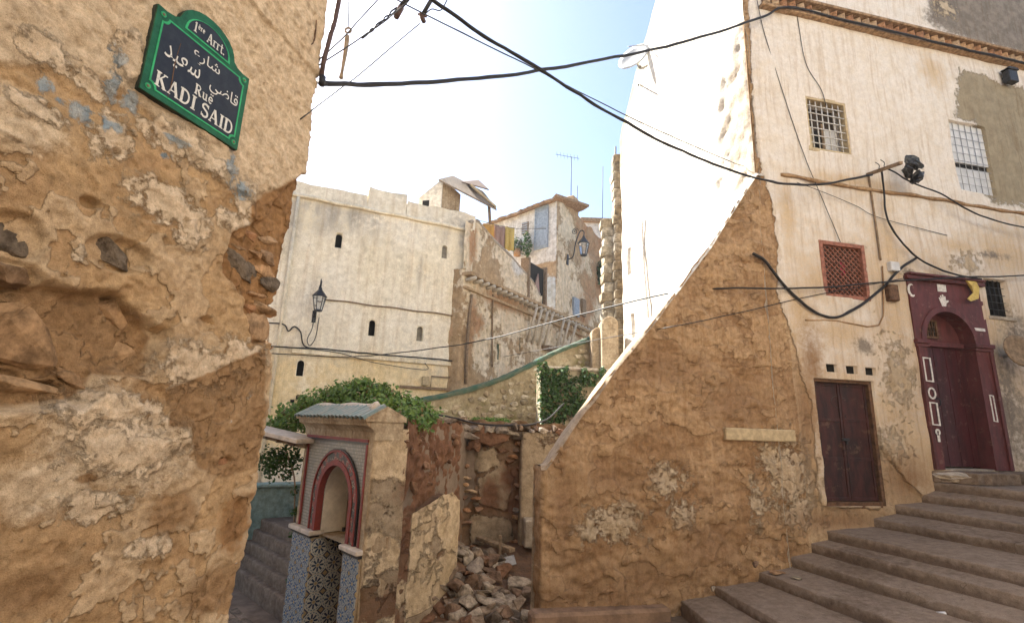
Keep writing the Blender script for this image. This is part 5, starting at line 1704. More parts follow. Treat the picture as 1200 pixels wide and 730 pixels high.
# timber, tin and a pale board in the rubble
Q = hit_heap(576, 655)
tb = MB(); tb.obox(hit_heap(560, 640) + np.array([0, 0, .12]), hit_heap(600, 660) + np.array([0, 0, .16]), .12, .05)
tag(tb.build('timber', M['wood'], None, bevel=.006), 'broken brown timber lying across the top of the rubble', 'timber')
tb = MB(); tb.obox(hit_heap(586, 655) + np.array([0, 0, -.02]), hit_heap(587, 655) + np.array([-.02, 0, .30]), .05, .04, (1, 0, 0))
tag(tb.build('timber', M['wood'], None, bevel=.004), 'short timber stub standing upright in the rubble', 'timber')
Q = hit_heap(597, 668) + np.array([0, -.02, .10])
tb = MB(); tb.obox(Q + np.array([-.07, 0, 0]), Q + np.array([.07, .03, .03]), .13, .010, (.2, -.6, .75))
tag(tb.build('tin_sheet', M['tin'], None), 'small pale sheet of tin lying on the rubble', 'metal sheet')
Q = hit_heap(482, 708)
tag(inst('white_stone', hull_mesh('white_stone', 16, 77, mat=M['marble']), (Q[0], Q[1], heap(Q[0], Q[1]) + .05), None, (.3, .2, 0), (.13, .1, .13)), 'white lump of stone at the foot of the plaster remnant', 'stone')

# small debris on the street stairs
for (x, y, w, z, lab) in [(886, 664, 9, .74, 'small grey stone against the wall on the stairs'), (836, 692, 7, .46, 'tiny dark pebble at the wall end of a low step'), (803, 697, 6, .32, 'tiny pale pebble at the foot of the sloping wall')]:
    Q = atZ(x, y, z)
    s_ = w * Q[1] / FPX
    tag(inst('pebble', POOL[3], (Q[0], Q[1], z + s_ * .3), None, (0, 0, 1), (s_, s_, s_)), lab, 'stone')
Q = atZ(1118, 559, 1.80)
tag(inst('crumpled_rag', hull_mesh('crumpled_rag', 40, 31, mat=M['conc'], rough=.35, boxy=.2), (Q[0], Q[1], 1.805), None, (0, 0, .3), (.46, .20, .09)), 'crumpled pale rag on the landing of the arched door', 'rag')
def chip(x, y, w, z, mat, lab, seed):
    Q = atZ(x, y, z)
    s_ = w * Q[1] / FPX
    tag(inst('broken_chip', hull_mesh('broken_chip', 12, seed, mat=mat, sub=1), (Q[0], Q[1], z + .022), None, (0, 0, .4 * seed), (s_, s_ * .8, .03)), lab, 'debris')
chip(912, 673, 22, .60, M['brick'], 'broken red tile lying on the stairs beside the wall', 1)
chip(934, 679, 16, .60, M['stone'], 'pale plaster flake lying right of the broken red tile', 2)
chip(948, 674, 10, .60, M['stone'], 'small pale flake at the riser beyond the plaster flake', 3)
chip(1000, 667, 12, .74, M['sheet'], 'scrap of pale paper on a middle step', 4)
chip(1103, 720, 12, .74, M['sheet'], 'white scrap on the step near the lower right', 5)

# ------------------------------------------------------------------ stair parapet with its green coping, ivy wall, gate posts
sp = thing('stair_parapet', 'rubble stone parapet climbing the hill under a rounded green coping', 'wall', (0, 9.8, 2.1))
c0, c1 = atY(470, 470, 9.2), atY(705, 470, 11.3)
SPF = Fr(c0[:2], (c1 - c0)[:2])
COP = [SPF.uz(*p) for p in [(468, 474), (500, 468), (540, 459), (575, 449), (610, 434), (640, 418), (665, 407), (702, 393)]]
CPU, CPZ = np.array(COP).T
LS = float(CPU[-1])
def sp_top(U): return np.interp(U, CPU, CPZ) - .02
path_wall('wall', [SPF.pt(-.6, 0, 0)[:2], SPF.pt(LS, 0, 0)[:2]], ax((0, LS + .6, .03)), ax((1.9, 4.6, .03)), M['stonewall'], sp,
          lambda U, V, P: .04 * fbm(P, 4, 4, 141) + .02 * fbm(P, 14, 3, 142), lambda U, V, P: dict(moss=np.clip(.3 + .7 * fbm(P, 2.5, 3, 143), 0, 1)), ztop=sp_top, soff=.6)
cu_ = np.linspace(CPU[0] - .3, LS, 130)
ca_ = np.linspace(-.25, math.pi + .25, 12)
UG, AG = np.meshgrid(cu_, ca_)
Pg = np.array([SPF.pt(u, .10 * math.cos(a) - .05, float(np.interp(u, CPU, CPZ)) + .085 * math.sin(a) - .03) for u, a in zip(UG.ravel(), AG.ravel())])
Pg += (.022 * fbm(Pg, 4, 4, 411) + .012 * fbm(Pg, 13, 3, 412))[:, None] * np.array([0, -.6, .8])
ix = np.arange(len(Pg)).reshape(UG.shape)
Fg = np.stack([ix[:-1, :-1], ix[:-1, 1:], ix[1:, 1:], ix[1:, :-1]], -1).reshape(-1, 4)
mk('coping', Pg, Fg, M['coping'], sp, True)
st_pool = [hull_mesh('wall_stone', 18, 700 + k, mat=M['stone'], sub=1, boxy=.7) for k in range(8)]
# courses of stones, those that show
cnt = 0
z = 2.12
while z < 4.0 and cnt < 230:
    u = random.uniform(0, .15)
    while u < LS:
        zt_ = float(np.interp(u, CPU, CPZ)) - .16
        w = random.uniform(.10, .34)
        if z < zt_ and random.random() < .8:
            inst('wall_stone', random.choice(st_pool), SPF.pt(u + w / 2, -.005 + random.uniform(-.02, .015), z + random.uniform(-.03, .03)), sp, frmat(SPF, random.uniform(-.12, .12)), (w * 1.08, .10, random.uniform(.10, .17)))
            cnt += 1
        u += w + .012
    z += .122
iv = thing('ivy_wall', 'stone terrace wall half hidden under dark ivy', 'wall', atY(675, 490, 9.0))
i0, i1 = atY(633, 470, 9.05), atY(735, 470, 9.25)
IV = Fr(i0[:2], (i1 - i0)[:2])
LI = float(np.linalg.norm((i1 - i0)[:2]))
zt_i = IV.uz(660, 430)[1]
mb = MB(); mb.box(IV, 0, LI, 2.1, zt_i - .06, -.4, 0); mb.build('core', M['stonewall'], iv)
mb = MB(); mb.box(IV, -.03, LI, zt_i - .06, zt_i, -.42, .05); mb.build('coping', M['conc'], iv, bevel=.015)
z = 2.2
while z < zt_i - .12:
    u = random.uniform(0, .1)
    while u < LI - .1:
        w = random.uniform(.12, .30)
        inst('wall_stone', random.choice(st_pool), IV.pt(u + w / 2, .0, z), iv, frmat(IV, random.uniform(-.08, .08)), (w, .16, .115))
        u += w + .01
    z += .12

def leaves(name, centres, n, size, mat, parent, flat=None, seed=0, shell=True):
    """leaf blades spread through blobs (centre, radii)"""
    rs = np.random.default_rng(seed)
    vs, fs = [], []
    tot = sum(c[1][0] * c[1][1] * c[1][2] for c in centres) ** 1
    vol = np.array([c[1][0] * c[1][1] * c[1][2] for c in centres]) ** .75
    idx = rs.choice(len(centres), n, p=vol / vol.sum())
    for i in idx:
        c, r = centres[i]
        d = rs.normal(size=3)
        d /= np.linalg.norm(d)
        rad = rs.uniform(.25, 1.0) ** .5
        if rs.random() < .22:
            rad *= rs.uniform(1.0, 1.5)
        p = np.array(c) + d * np.array(r) * rad
        s = size * rs.uniform(.55, 1.25)
        nrm = d * .6 + rs.normal(size=3) * .6 + np.array([0, -.2, .5])
        nrm /= np.linalg.norm(nrm)
        t = np.cross(nrm, rs.normal(size=3)); t /= np.linalg.norm(t)
        b = np.cross(nrm, t)
        k = len(vs)
        vs += [p - t * s * .5, p + b * s * .28 + nrm * s * .08, p + t * s * .5, p - b * s * .28 + nrm * s * .08]
        fs += [(k, k + 1, k + 2, k + 3)]
    return mk(name, vs, fs, mat, parent, False)
ic = []
for (x, y, rx, rz) in [(645, 455, .22, .35), (660, 470, .3, .35), (650, 485, .25, .2), (680, 478, .35, .22), (690, 445, .22, .14), (700, 488, .3, .1), (640, 440, .12, .15), (672, 455, .22, .25), (655, 440, .2, .14), (700, 470, .2, .16), (640, 475, .15, .3)]:
    u, z = IV.uz(x, y, .08)
    ic.append((IV.pt(u, .08, z), (rx * .9, .09, rz * .9)))
ivp = thing('ivy', 'dark green ivy hanging over the stone terrace wall', 'ivy', IV.pt(.5, .08, 2.15))
for k in range(16):
    u = random.uniform(0.0, LI * .8)
    ic.append((IV.pt(u, .08, random.uniform(2.25, zt_i + .05)), (random.uniform(.05, .12), .08, random.uniform(.06, .2))))
leaves('foliage', ic, 4200, .085, M['ivy'], ivp, seed=3)
mb = MB()
for k in range(5):
    mb.tube(curve_pts([IV.pt(.15 + .25 * k, .07, 2.12), IV.pt(.2 + .22 * k, .09, 2.5), IV.pt(.12 + .24 * k, .09, 2.95)], 4), .008, 5)
mb.build('stem', M['wood'], ivp, True)
for (x0, x1, ytop, Y, lab) in [(694, 706, 383, 10.75, 'shorter round topped plaster post ending the stair parapet'), (706, 722, 370, 10.45, 'taller round topped plaster post beside the white wall')]:
    gp_ = thing('gate_post', lab, 'post', (*atY((x0 + x1) / 2, 420, Y)[:2], 2.1), 'posts at the head of the stair parapet')
    pa, pb_ = atY(x0, 430, Y), atY(x1, 430, Y)
    f_ = Fr(pa[:2], (pb_ - pa)[:2])
    w = float(np.linalg.norm((pb_ - pa)[:2])) + .06
    zt_ = f_.uz(x0, ytop)[1]
    poly = [(0, 2.1), (w, 2.1), (w, zt_ - w / 2)] + [(w / 2 + w / 2 * math.cos(math.pi * k / 8), zt_ - w / 2 + w / 2 * math.sin(math.pi * k / 8)) for k in range(1, 8)] + [(0, zt_ - w / 2)]
    mb = MB(); mb.prism(f_, poly, -.5, 0); mb.build('shaft', M['fplaster'], gp_, bevel=.02)
    mb = MB(); mb.box(f_, -.03, w + .03, 2.1, 2.35, -.53, .03); mb.build('foot', M['conc'], gp_, bevel=.02)

# ------------------------------------------------------------------ bush behind the fountain, trailing plant in the alley
bush = thing('bush', 'bright green leafy bush growing behind the fountain roof', 'bush', FT.pt(.9, -.7, 2.15))
bc = []
for (x, y, Y, r) in [(352, 488, 7.0, .30), (378, 474, 6.9, .30), (405, 466, 6.7, .28), (428, 464, 6.6, .30), (450, 472, 6.4, .27), (470, 482, 6.2, .25), (488, 486, 6.2, .26), (500, 488, 6.3, .16), (335, 496, 7.1, .22), (322, 500, 7.2, .16), (478, 500, 5.9, .16), (420, 455, 6.7, .18), (440, 460, 6.5, .16), (400, 475, 6.7, .22), (418, 449, 6.7, .10), (460, 474, 5.9, .14), (476, 488, 5.7, .15), (492, 498, 5.9, .12), (390, 462, 6.8, .14), (365, 474, 6.9, .16), (440, 474, 6.1, .12), (410, 474, 6.3, .10), (375, 482, 6.5, .10)]:
    bc.append((atY(x, y, Y), (r * 1.05, r, r * .72)))
for k in range(22):
    x = random.uniform(318, 500)
    y = np.interp(x, [318, 350, 385, 420, 450, 480, 503], [492, 474, 458, 447, 456, 470, 478]) + random.uniform(-6, 6)
    bc.append((atY(x, y, np.interp(x, [318, 500], [7.1, 6.2])), (.06, .06, .10)))
leaves('foliage', bc, 7600, .068, M['leaf'], bush, seed=5)
mb = MB()
for k, (c, r) in enumerate(bc):
    root = FT.pt(1.5 - .07 * k, -.6, 2.13)
    mb.tube(curve_pts([root, (root + c) / 2 + np.array([0, 0, .04]), c + np.array([0, 0, r[2] * .6])], 4), [.014, .013, .012, .011, .010, .008, .007, .006, .004], 5)
mb.build('stem', M['wood'], bush, True)
vine = thing('trailing_plant', 'dark trailing plant hanging under the alley awning', 'plant', atY(345, 560, 6.9))
vc = [(atY(x, y, 6.6), (r, r * .8, r * 1.3)) for x, y, r in [(340, 530, .13), (330, 542, .10), (336, 556, .07), (322, 538, .12), (346, 540, .09), (345, 575, .05), (345, 600, .05), (344, 625, .05), (312, 540, .12), (318, 552, .08), (344, 655, .06), (342, 680, .07)]]
leaves('foliage', vc, 1500, .05, M['ivy'], vine, seed=8)
mb = MB(); mb.tube(curve_pts([atY(345, 690, 6.6), atY(345, 640, 6.6), atY(345, 600, 6.6), atY(345, 560, 6.6), atY(335, 528, 6.6)], 5), .01, 5); mb.build('stem', M['wood'], vine, True)
tuft = thing('weed_tuft', 'low green weeds on top of the rubble plot wall', 'weeds', BK.pt(.45, -.1, 2.15))
leaves('foliage', [(BK.pt(u, -.15, 2.22), (.12, .08, .06)) for u in (.15, .3, .42, .55)], 700, .05, M['leaf'], tuft, seed=9)

# ------------------------------------------------------------------ cream house across the valley
h3 = thing('cream_house', 'large cream house with tiny arched windows and a stepped parapet', 'house', AA.pt(2.5, 0, .3))
SLITS = []
for (x, y, w, h) in [(397, 282, .19, .44), (521, 295, .18, .42), (436, 384, .19, .46), (492, 391, .19, .44), (529, 394, .19, .44), (352, 431, .18, .42)]:
    u, z = AA.uz(x, y)
    SLITS.append((u - w / 2, u + w / 2, z - h / 2, z + h / 2, .16))
def a_mask(U, V, P):
    och = np.clip(1.25 - np.abs(V - 2.4) / 2.0, 0, 1) * .9 + .3 * fbm(P, .8, 3, 158)
    gr = np.clip(1 - np.abs(V - 8.0) / 1.1, 0, 1) * .55 + .45 * fbm(P * np.array([3, 3, .45]), 1.2, 4, 151)
    for a in [(382, 265, 30, 16), (345, 260, 14, 40), (492, 320, 4, 30), (408, 415, 10, 8), (450, 230, 60, 6), (548, 330, 8, 40), (548, 410, 8, 50)]:
        gr = np.maximum(gr, blob(U, V, AA, *a) * .66)
    wh = np.clip(.5 + .5 * fbm(P, .6, 3, 152) - .3 * (V < 4), 0, 1)
    return dict(ochre=och, grey=np.clip(gr, 0, 1), white=wh)
ul, vl = rect_lines(SLITS)
path_wall('wall', [AA.pt(-1.2, 0, 0)[:2], AA.pt(5.2, 0, 0)[:2], AA.pt(5.2, -3, 0)[:2]], ax((0, 6.6, .05), (6.6, 9.4, .3), extra=[1.2 + u for u in ul]), ax((-.45, 2, .2), (2, 8.3, .05), extra=vl), M['far_cream'], h3,
          lambda U, V, P: np.where(rect_recess(U, V, SLITS) < 0, rect_recess(U, V, SLITS), .05 * fbm(P, .8, 4, 153) + .012 * fbm(P, 5, 3, 154)), a_mask, rc=.04, soff=1.2)
for (u0, u1, z0, z1, dp) in SLITS:
    w = u1 - u0
    poly = [(u0, z0), (u1, z0), (u1, z1 - w / 2)] + [((u0 + u1) / 2 + w / 2 * math.cos(math.pi * k / 6), z1 - w / 2 + w / 2 * math.sin(math.pi * k / 6)) for k in range(1, 6)] + [(u0, z1 - w / 2)]
    mb = MB(); mb.box(AA, u0 - .01, u1 + .01, z0 - .01, z1 + .01, -.17, -.12); wdw = mb.build('window', M['dusk2'] if (u0 > 3.3) else M['dark'], h3)
    top = arch_curve((u0 + u1) / 2, w / 2 - .005, z1 - w / 2, z0 + .01, 8)
    mb = MB(); arch_wall(mb, AA, u0 - .01, u1 + .01, z0, z1 + .01, top, .0, .1); mb.build('window_surround', M['far_cream'], wdw)
# parapet, cornice, ledges
def a_off(v): return v * 3.7
def par(u0, u1, z0, z1, name='parapet', w0=-.35, w1=.03):
    us_ = ax((u0, u1, .08))
    return path_wall(name, [AA.pt(u0, w1, 0)[:2], AA.pt(u1, w1, 0)[:2]], ax((0, u1 - u0, .08)), ax((z0, z1, .06)), M['far_cream'], h3, lambda U, V, P: .03 * fbm(P, 2, 3, 155),
                     lambda U, V, P: dict(ochre=np.zeros(U.shape), grey=np.clip(.45 + .5 * fbm(P, 1.2, 3, 156), 0, 1), white=np.full(U.shape, .5)),
                     ztop=lambda U: z1 + .07 * fbm(np.stack([U, U * 0 + a_off(z1), U * 0], 1), 2.2, 4, 3, .6) - .05), None
pu = [AA.uz(x, 225)[0] for x in (355, 432, 478)]
for (a, b, zz) in [(-1.2, pu[1], 8.72), (pu[1], pu[2], 9.02), (pu[2], 5.22, 8.84)]:
    par(a, b, 8.28, zz)
    mb = MB(); mb.box(AA, a, b, 8.2, zz - .12, -.4, -.02); mb.build('parapet_core', M['far_cream'], h3)
mb = MB(); seg = [AA.pt(u, .05, 8.25 + .012 * math.sin(u * 5)) for u in np.arange(-1.2, 5.25, .15)]; mb.tube(seg, .055, 6); mb.build('cornice', M['far_cream'], h3, True)
mb = MB(); seg = [AA.pt(u, .03, 5.38 + .012 * math.sin(u * 5)) for u in np.arange(.7, 5.15, .15)]; mb.tube(seg, .022, 5); mb.build('string_course', M['wood'], h3, True)
mb = MB(); mb.box(AA, .25, 5.1, 3.82, 3.94, -.02, .08); mb.build('ledge', M['far_cream'], h3, bevel=.015)
mb = MB(); mb.tube([AA.pt(-.1, .06, .3), AA.pt(-.1, .06, 8.2)], .045, 7); mb.build('downpipe', M['far_cream'], h3, True)
u, z = AA.uz(350, 468)
for i in range(3):
    for j in range(2):
        if (i + j) % 2 == 0:
            mb = MB(); mb.box(AA, u - .2 + .13 * i, u - .1 + .13 * i, z - .1 + .11 * j, z - .01 + .11 * j, -.02, .055); mb.build('vent_hole', M['dark'], h3)
a, b = AA.uz(468, 453), AA.uz(538, 458)
mb = MB(); mb.box(AA, a[0], b[0], a[1] - .03, a[1] + .04, 0, .1); mb.build('pipe_casing', M['wood'], h3)
c, d = AA.uz(505, 441), AA.uz(538, 445)
mb = MB(); mb.tube([AA.pt(c[0], .06, c[1] - .4), AA.pt(c[0], .06, c[1]), AA.pt(d[0], .06, c[1])], .02, 6); mb.build('conduit', M['wood'], h3, True)
c = AA.uz(498, 446)
mb = MB(); mb.box(AA, c[0] - .1, c[0] + .08, c[1] - .14, c[1] + .12, .0, .14); mb.build('junction_box', M['beam'], h3, bevel=.01)
# unseen block added behind the sign wall to throw shade over the plot
mb = MB(); mb.box(AA, -7.0, -.55, -.4, 13.2, -5.0, -.05); mb.build('shade_tower', M['far_cream'], h3)
for uu in (-5.6, -3.8, -2.0):
    for zz in (4.6, 7.3, 10.2):
        mb = MB(); mb.box(AA, uu, uu + .2, zz, zz + .45, -.08, -.045); mb.build('window', M['dark'], h3)
mb = MB(); mb.box(AA, -.5, 5.1, .0, 8.15, -5.0, -.6); mb.build('rear_mass', M['far_cream'], h3)
# roof room with a tin lean-to
rr = thing('roof_room', 'small white roof room with a sagging tin lean-to on the cream house', 'roof room', AA.pt(3.6, -1.0, 8.8))
r0, r1 = atY(490, 240, 15.4), atY(517, 240, 15.2)
RF1 = Fr(r0[:2], (r1 - r0)[:2])
zl, zr = atY(490, 232, 15.4)[2], atY(518, 209, 15.2)[2]
L1 = float(np.linalg.norm((r1 - r0)[:2]))
mb = MB(); mb.prism(RF1, [(0, 8.1), (L1, 8.1), (L1, zr), (0, zl)], -1.6, 0); mb.build('wall', M['whitewash'], rr)
wz = atY(497, 238, 15.3)
u, z = RF1.uz(499, 239)
mb = MB(); mb.box(RF1, u - .12, u + .12, z - .3, z + .12, -.05, .01); mb.build('window', M['dark'], rr)
r2 = atY(545, 240, 15.6)
RF2 = Fr(r1[:2], (r2 - r1)[:2])
L2 = float(np.linalg.norm((r2 - r1)[:2]))
mb = MB(); mb.prism(RF2, [(.02, 8.1), (L2 * .78, 8.1), (L2 * .78, zr - .42), (.02, zr - .03)], -1.5, .01); mb.build('wall', M['fplaster'], rr)
mb = MB(); mb.box(RF2, L2 * .78, L2 * 1.15, 8.1, zr - .9, -1.2, -.3); mb.build('opening', M['dark'], rr)
def sheet(pts, th, mat, name, parent, up=(0, 0, 1)):
    P = [np.array(p, float) for p in pts]
    vs = P + [p - np.array(up) * th for p in P]
    n = len(P)
    mb = MB(); mb.add(vs, [tuple(range(n)), tuple(range(2 * n - 1, n - 1, -1))] + [(i, n + i, n + (i + 1) % n, (i + 1) % n) for i in range(n)]); return mb.build(name, mat, parent)
A1, A2, A3, A4 = atY(514, 210, 14.9), atY(531, 206, 17.0), atY(566, 224, 17.2), atY(582, 245, 14.9)
sheet([A1, A4, A3, A2], .06, M['wood'], 'lean_to_roof', rr)
sheet([atY(541, 213, 15.6), atY(573, 222, 15.6), atY(561, 211, 17.4), atY(545, 212, 17.4)], .04, M['rust_edge'], 'tin_sheet', rr)
mb = MB(); mb.obox(atY(552, 217, 14.95), atY(581, 243, 14.95), .12, .06); mb.build('fascia_board', M['beam'], rr)
mb = MB(); mb.tube([atY(575, 243, 15.2) * np.array([1, 1, 0]) + np.array([0, 0, 8.6]), atY(573, 240, 15.2)], .05, 6); mb.build('post', M['wood'], rr, True)

# ------------------------------------------------------------------ ruined house with wooden brackets
h4 = thing('ruined_house', 'ruined brown and cream house with wooden brackets under its eaves', 'house', BB.pt(4, 0, 2.2))
bw = []
for (x, y, w, h) in [(585, 412, .26, .55), (610, 404, .26, .5), (678, 385, .3, .7)]:
    u, z = BB.uz(x, y)
    bw.append((u - w / 2, u + w / 2, z - h / 2, z + h / 2, .2))
def b_mask(U, V, P):
    cr = .42 + .75 * fbm(P, .75, 4, 161)
    for a in [(565, 400, 14, 40), (600, 380, 30, 20), (640, 400, 30, 30), (570, 345, 14, 16)]:
        cr = np.maximum(cr, blob(U, V, BB, *a) * .85)
    br = np.clip(.1 + .5 * fbm(P, 1.0, 3, 162), 0, 1)
    for a in [(553, 380, 6, 40), (590, 355, 30, 10), (560, 380, 8, 14)]:
        br = np.maximum(br, blob(U, V, BB, *a) * .8)
    z = np.zeros(U.shape)
    return dict(cream=np.clip(cr, 0, 1), brick=br, blue=z, white=z)
ul, vl = rect_lines(bw)
path_wall('wall', [BB.pt(-.35, -.5, 0)[:2], BB.pt(-.3, 0, 0)[:2], BB.pt(12.6, 0, 0)[:2]], ax((0, 13.3, .06), extra=[.802 + u for u in ul]), ax((1.5, 6.75, .06), extra=vl), M['ruin'], h4,
          lambda U, V, P: np.where(rect_recess(U, V, bw) < 0, rect_recess(U, V, bw), .08 * fbm(P, .9, 4, 163) + .03 * fbm(P, 4, 3, 164)), b_mask, rc=.05, soff=.802)
for (u0, u1, z0, z1, dp) in bw:
    mb = MB(); mb.box(BB, u0, u1, z0, z1, -.21, -.16); wdw = mb.build('window', M['dark'], h4)
    mb = MB(); mb.box(BB, u0 + .12, u1, z0, z1, -.16, -.10); mb.build('shutter', M['coping'], wdw)
# eaves: string, round rafter ends, raking bracket poles
mb = MB(); mb.box(BB, -.3, 10.4, 6.62, 6.74, -.1, .30); mb.build('eaves_board', M['ruin'], h4, bevel=.02)
mb = MB(); mb.box(BB, -.3, 10.4, 6.20, 6.30, -.1, .10); mb.build('eaves_string', M['ruin'], h4, bevel=.02)
u = -.15
while u < 10.3:
    mb = MB(); mb.tube([BB.pt(u, -.05, 6.52), BB.pt(u, .36, 6.54)], .06, 7); mb.build('rafter_end', M['bracket'], h4, True)
    u += .36
for x0, x1 in [(618, 612), (624, 619), (631, 625), (637, 631), (651, 646), (657, 652), (665, 660)]:
    a, b = BB.uz(x0, 355)[0], 0
    mb = MB(); mb.tube([BB.pt(a, .42, 6.45), BB.pt(a, .03, 5.15)], .055, 6); mb.build('bracket_pole', M['bracket'], h4, True)
mb = MB(); mb.tube(curve_pts([BB.on(*p, .06) for p in [(578, 345), (577, 380), (577, 430)]], 4), .03, 5); mb.build('downpipe', M['wood'], h4, True)
mb = MB(); mb.tube(curve_pts([BB.on(*p, .06) for p in [(553, 345), (548, 400), (546, 450)]], 4), .05, 5); mb.build('downpipe', M['wood'], h4, True)
c = BB.uz(640, 408)
mb = MB(); mb.box(BB, c[0] - .4, c[0] + 1.9, c[1] - .1, c[1] + .05, 0, .35); mb.build('lean_to', M['wood'], h4)
# broken upper wall that steps down to the right
up = [BB.uz(x, y) for x, y in [(553, 262), (561, 258), (572, 272), (585, 286), (600, 300), (615, 318), (626, 330), (633, 345)]]
UPU, UPZ = np.array(up).T
def u_mask(U, V, P):
    cr = np.full(U.shape, .7) + .4 * fbm(P, 1.2, 3, 171)
    for a in [(575, 325, 10, 16)]:
        cr = cr - blob(U, V, BB, *a)
    br = blob(U, V, BB, 556, 285, 5, 30) * .9
    return dict(cream=np.clip(cr, 0, 1), brick=br, blue=np.zeros(U.shape), white=blob(U, V, BB, 608, 312, 8, 16) * .8)
path_wall('upper_wall', [BB.pt(-.3, -.05, 0)[:2], BB.pt(4.9, -.05, 0)[:2]], ax((0, 5.2, .07)), ax((6.7, 9.6, .07)), M['ruin'], h4, lambda U, V, P: .06 * fbm(P, 1.4, 4, 172), u_mask, ztop=lambda U: np.interp(U, UPU, UPZ) + .05 * vnoise(np.stack([U, U * 0, U * 0], 1), 3, 4), soff=.3)
mb = MB()
tp = [BB.pt(u, -.12, np.interp(u, UPU, UPZ) + .02) for u in np.arange(0, 4.9, .2)]
mb.tube(tp, .09, 6); mb.build('wall_coping', M['conc'], h4, True)
mb = MB(); mb.box(BB, .2, 6.0, 2, 6.6, -6, -.4); mb.build('rear_mass', M['ruin'], h4)
# doorway with the dark curtain
u, z = BB.uz(622, 332)
mb = MB(); mb.box(BB, u - .1, u + 1.2, 6.75, z + .9, -.4, -.1); mb.build('doorway', M['dark'], h4)
for a in (u - .2, u + 1.2):
    mb = MB(); mb.box(BB, a, a + .12, 6.75, z + 1.0, -.35, .02); mb.build('door_post', M['wood'], h4)
mb = MB(); mb.prism(BB, [(u + .3, z - .3), (u + .9, z - .45), (u + .7, z + .6)], -.1, -.06); mb.build('curtain', M['cloth2'], h4)

# ------------------------------------------------------------------ white house above, with the blue door
h5 = thing('hill_house', 'white hilltop house with a pale blue door and a sagging tile roof', 'house', BB.pt(6.2, -.3, 6.7))
cw = BB.pt(6.15, -.02, 0)
WD = Fr((cw + np.array([-.73, .68, 0]) * 5.2)[:2], (.73, -.68))
LWD = 5.2 * math.hypot(.73, .68)
def hz(x, y): return WD.uz(x, y)
def w_mask(U, V, P):
    z = np.zeros(U.shape)
    return dict(cream=z + .3, brick=z, blue=np.clip(.95 - np.abs(V - 7.8) / 1.6, 0, .8) + .2 * fbm(P, 1, 3, 181), white=np.clip((V - 8.9) / .4, 0, 1) * np.where(U < LWD, 1, .0))
roofl = lambda U: np.interp(U, [LWD - 5.5, LWD - .2, LWD + .5], [hz(578, 262)[1], 11.9, 12.1])
path_wall('wall', [WD.pt(0, 0, 0)[:2], WD.pt(LWD, 0, 0)[:2], BB.pt(14.2, -.02, 0)[:2]], ax((0, LWD + 8, .08)), ax((6.0, 12.3, .08)), M['ruin'], h5,
          lambda U, V, P: .05 * fbm(P, 1, 4, 182) + np.where(U > LWD, .06 * fbm(P, 2.2, 3, 183), 0), lambda U, V, P: dict(w_mask(U, V, P), blue=np.where(U < LWD, w_mask(U, V, P)['blue'], 0), cream=np.where(U > LWD, np.clip(.42 + .9 * fbm(P, .9, 4, 184), 0, 1), 0), brick=np.where(U > LWD + 2.0, np.clip(.5 + .7 * fbm(P, .9, 4, 185), 0, 1), 0)), rc=.06, ztop=lambda U: np.where(U < LWD, roofl(U), 12.1 - .05 * (U - LWD) + .12 * vnoise(np.stack([U, U * 0, U * 0], 1), 2, 6)))
u0, z1 = hz(629, 246); u1, z0 = hz(641, 290)
mb = MB(); mb.box(WD, u0, u1, z0, z1, -.05, .035); bd = mb.build('door', M['shutter'], h5)
mb = MB()
for a, b, c, d in [(u0 - .06, u0, z0, z1 + .06), (u1, u1 + .06, z0, z1 + .06), (u0, u1, z1, z1 + .06)]:
    mb.box(WD, a, b, c, d, -.05, .07)
for zz in (z0 + .1, (z0 + z1) / 2, z1 - .15):
    mb.box(WD, u0, u1, zz, zz + .08, .03, .06)
mb.build('door_frame', M['shutter'], bd)
a, b = hz(612, 262), hz(619, 273)
mb = MB(); mb.box(WD, a[0], b[0], b[1], a[1], -.05, .03); wn_ = mb.build('window', M['wood'], h5)
mb = MB()
for k in range(5):
    zz = b[1] + (a[1] - b[1]) * (k + .3) / 5
    mb.box(WD, a[0] + .03, b[0] - .03, zz, zz + .05, .03, .05)
mb.build('shutter', M['shutter'], wn_)
# roof: tile courses with ragged eaves
n = 16
for k in range(n):
    u = LWD - 5.3 + 5.5 * k / n
    z = float(roofl(np.array([u]))[0]) + .05
    z2 = float(roofl(np.array([u + 5.5 / n]))[0]) + .05
    mb = MB(); mb.add([WD.pt(u, .28 + random.uniform(-.08, .1), z - .06), WD.pt(u + 5.5 / n - .015, .28 + random.uniform(-.08, .1), z2 - .06), WD.pt(u + 5.5 / n - .015, -2.2, z2 + .35), WD.pt(u, -2.2, z + .35),
                       WD.pt(u, .26, z - .17), WD.pt(u + 5.5 / n - .015, .26, z2 - .17), WD.pt(u + 5.5 / n - .015, -2.2, z2 + .25), WD.pt(u, -2.2, z + .25)],
                      [(0, 1, 2, 3), (7, 6, 5, 4), (0, 4, 5, 1), (1, 5, 6, 2), (2, 6, 7, 3), (3, 7, 4, 0)])
    mb.build('roof_tile', M['brown_stone'], h5)
c = BB.pt(8.1, -.4, 0)
mb = MB(); mb.box(BB, 7.9, 8.5, 11.9, 12.9, -.8, -.05); mb.build('chimney', M['ruin'], h5, bevel=.03)
u, z = BB.uz(676, 305)
for (x0, x1, y0, y1, mt) in [(671, 677, 348, 372, 'shutter'), (681, 685, 350, 372, 'wood')]:
    a, b = BB.uz(x0, y0), BB.uz(x1, y1)
    mb = MB(); mb.box(BB, a[0], b[0], b[1], a[1], -.02, .09); mb.build('shutter', M[mt], h5)
pot = thing('potted_plant', 'small bushy potted plant on the ruined house terrace', 'plant', WD.on(606, 300, .3))
leaves('foliage', [(WD.on(605, 288, .3), (.32, .25, .4)), (WD.on(618, 286, .3), (.2, .2, .6))], 500, .16, M['ivy'], pot, seed=12)
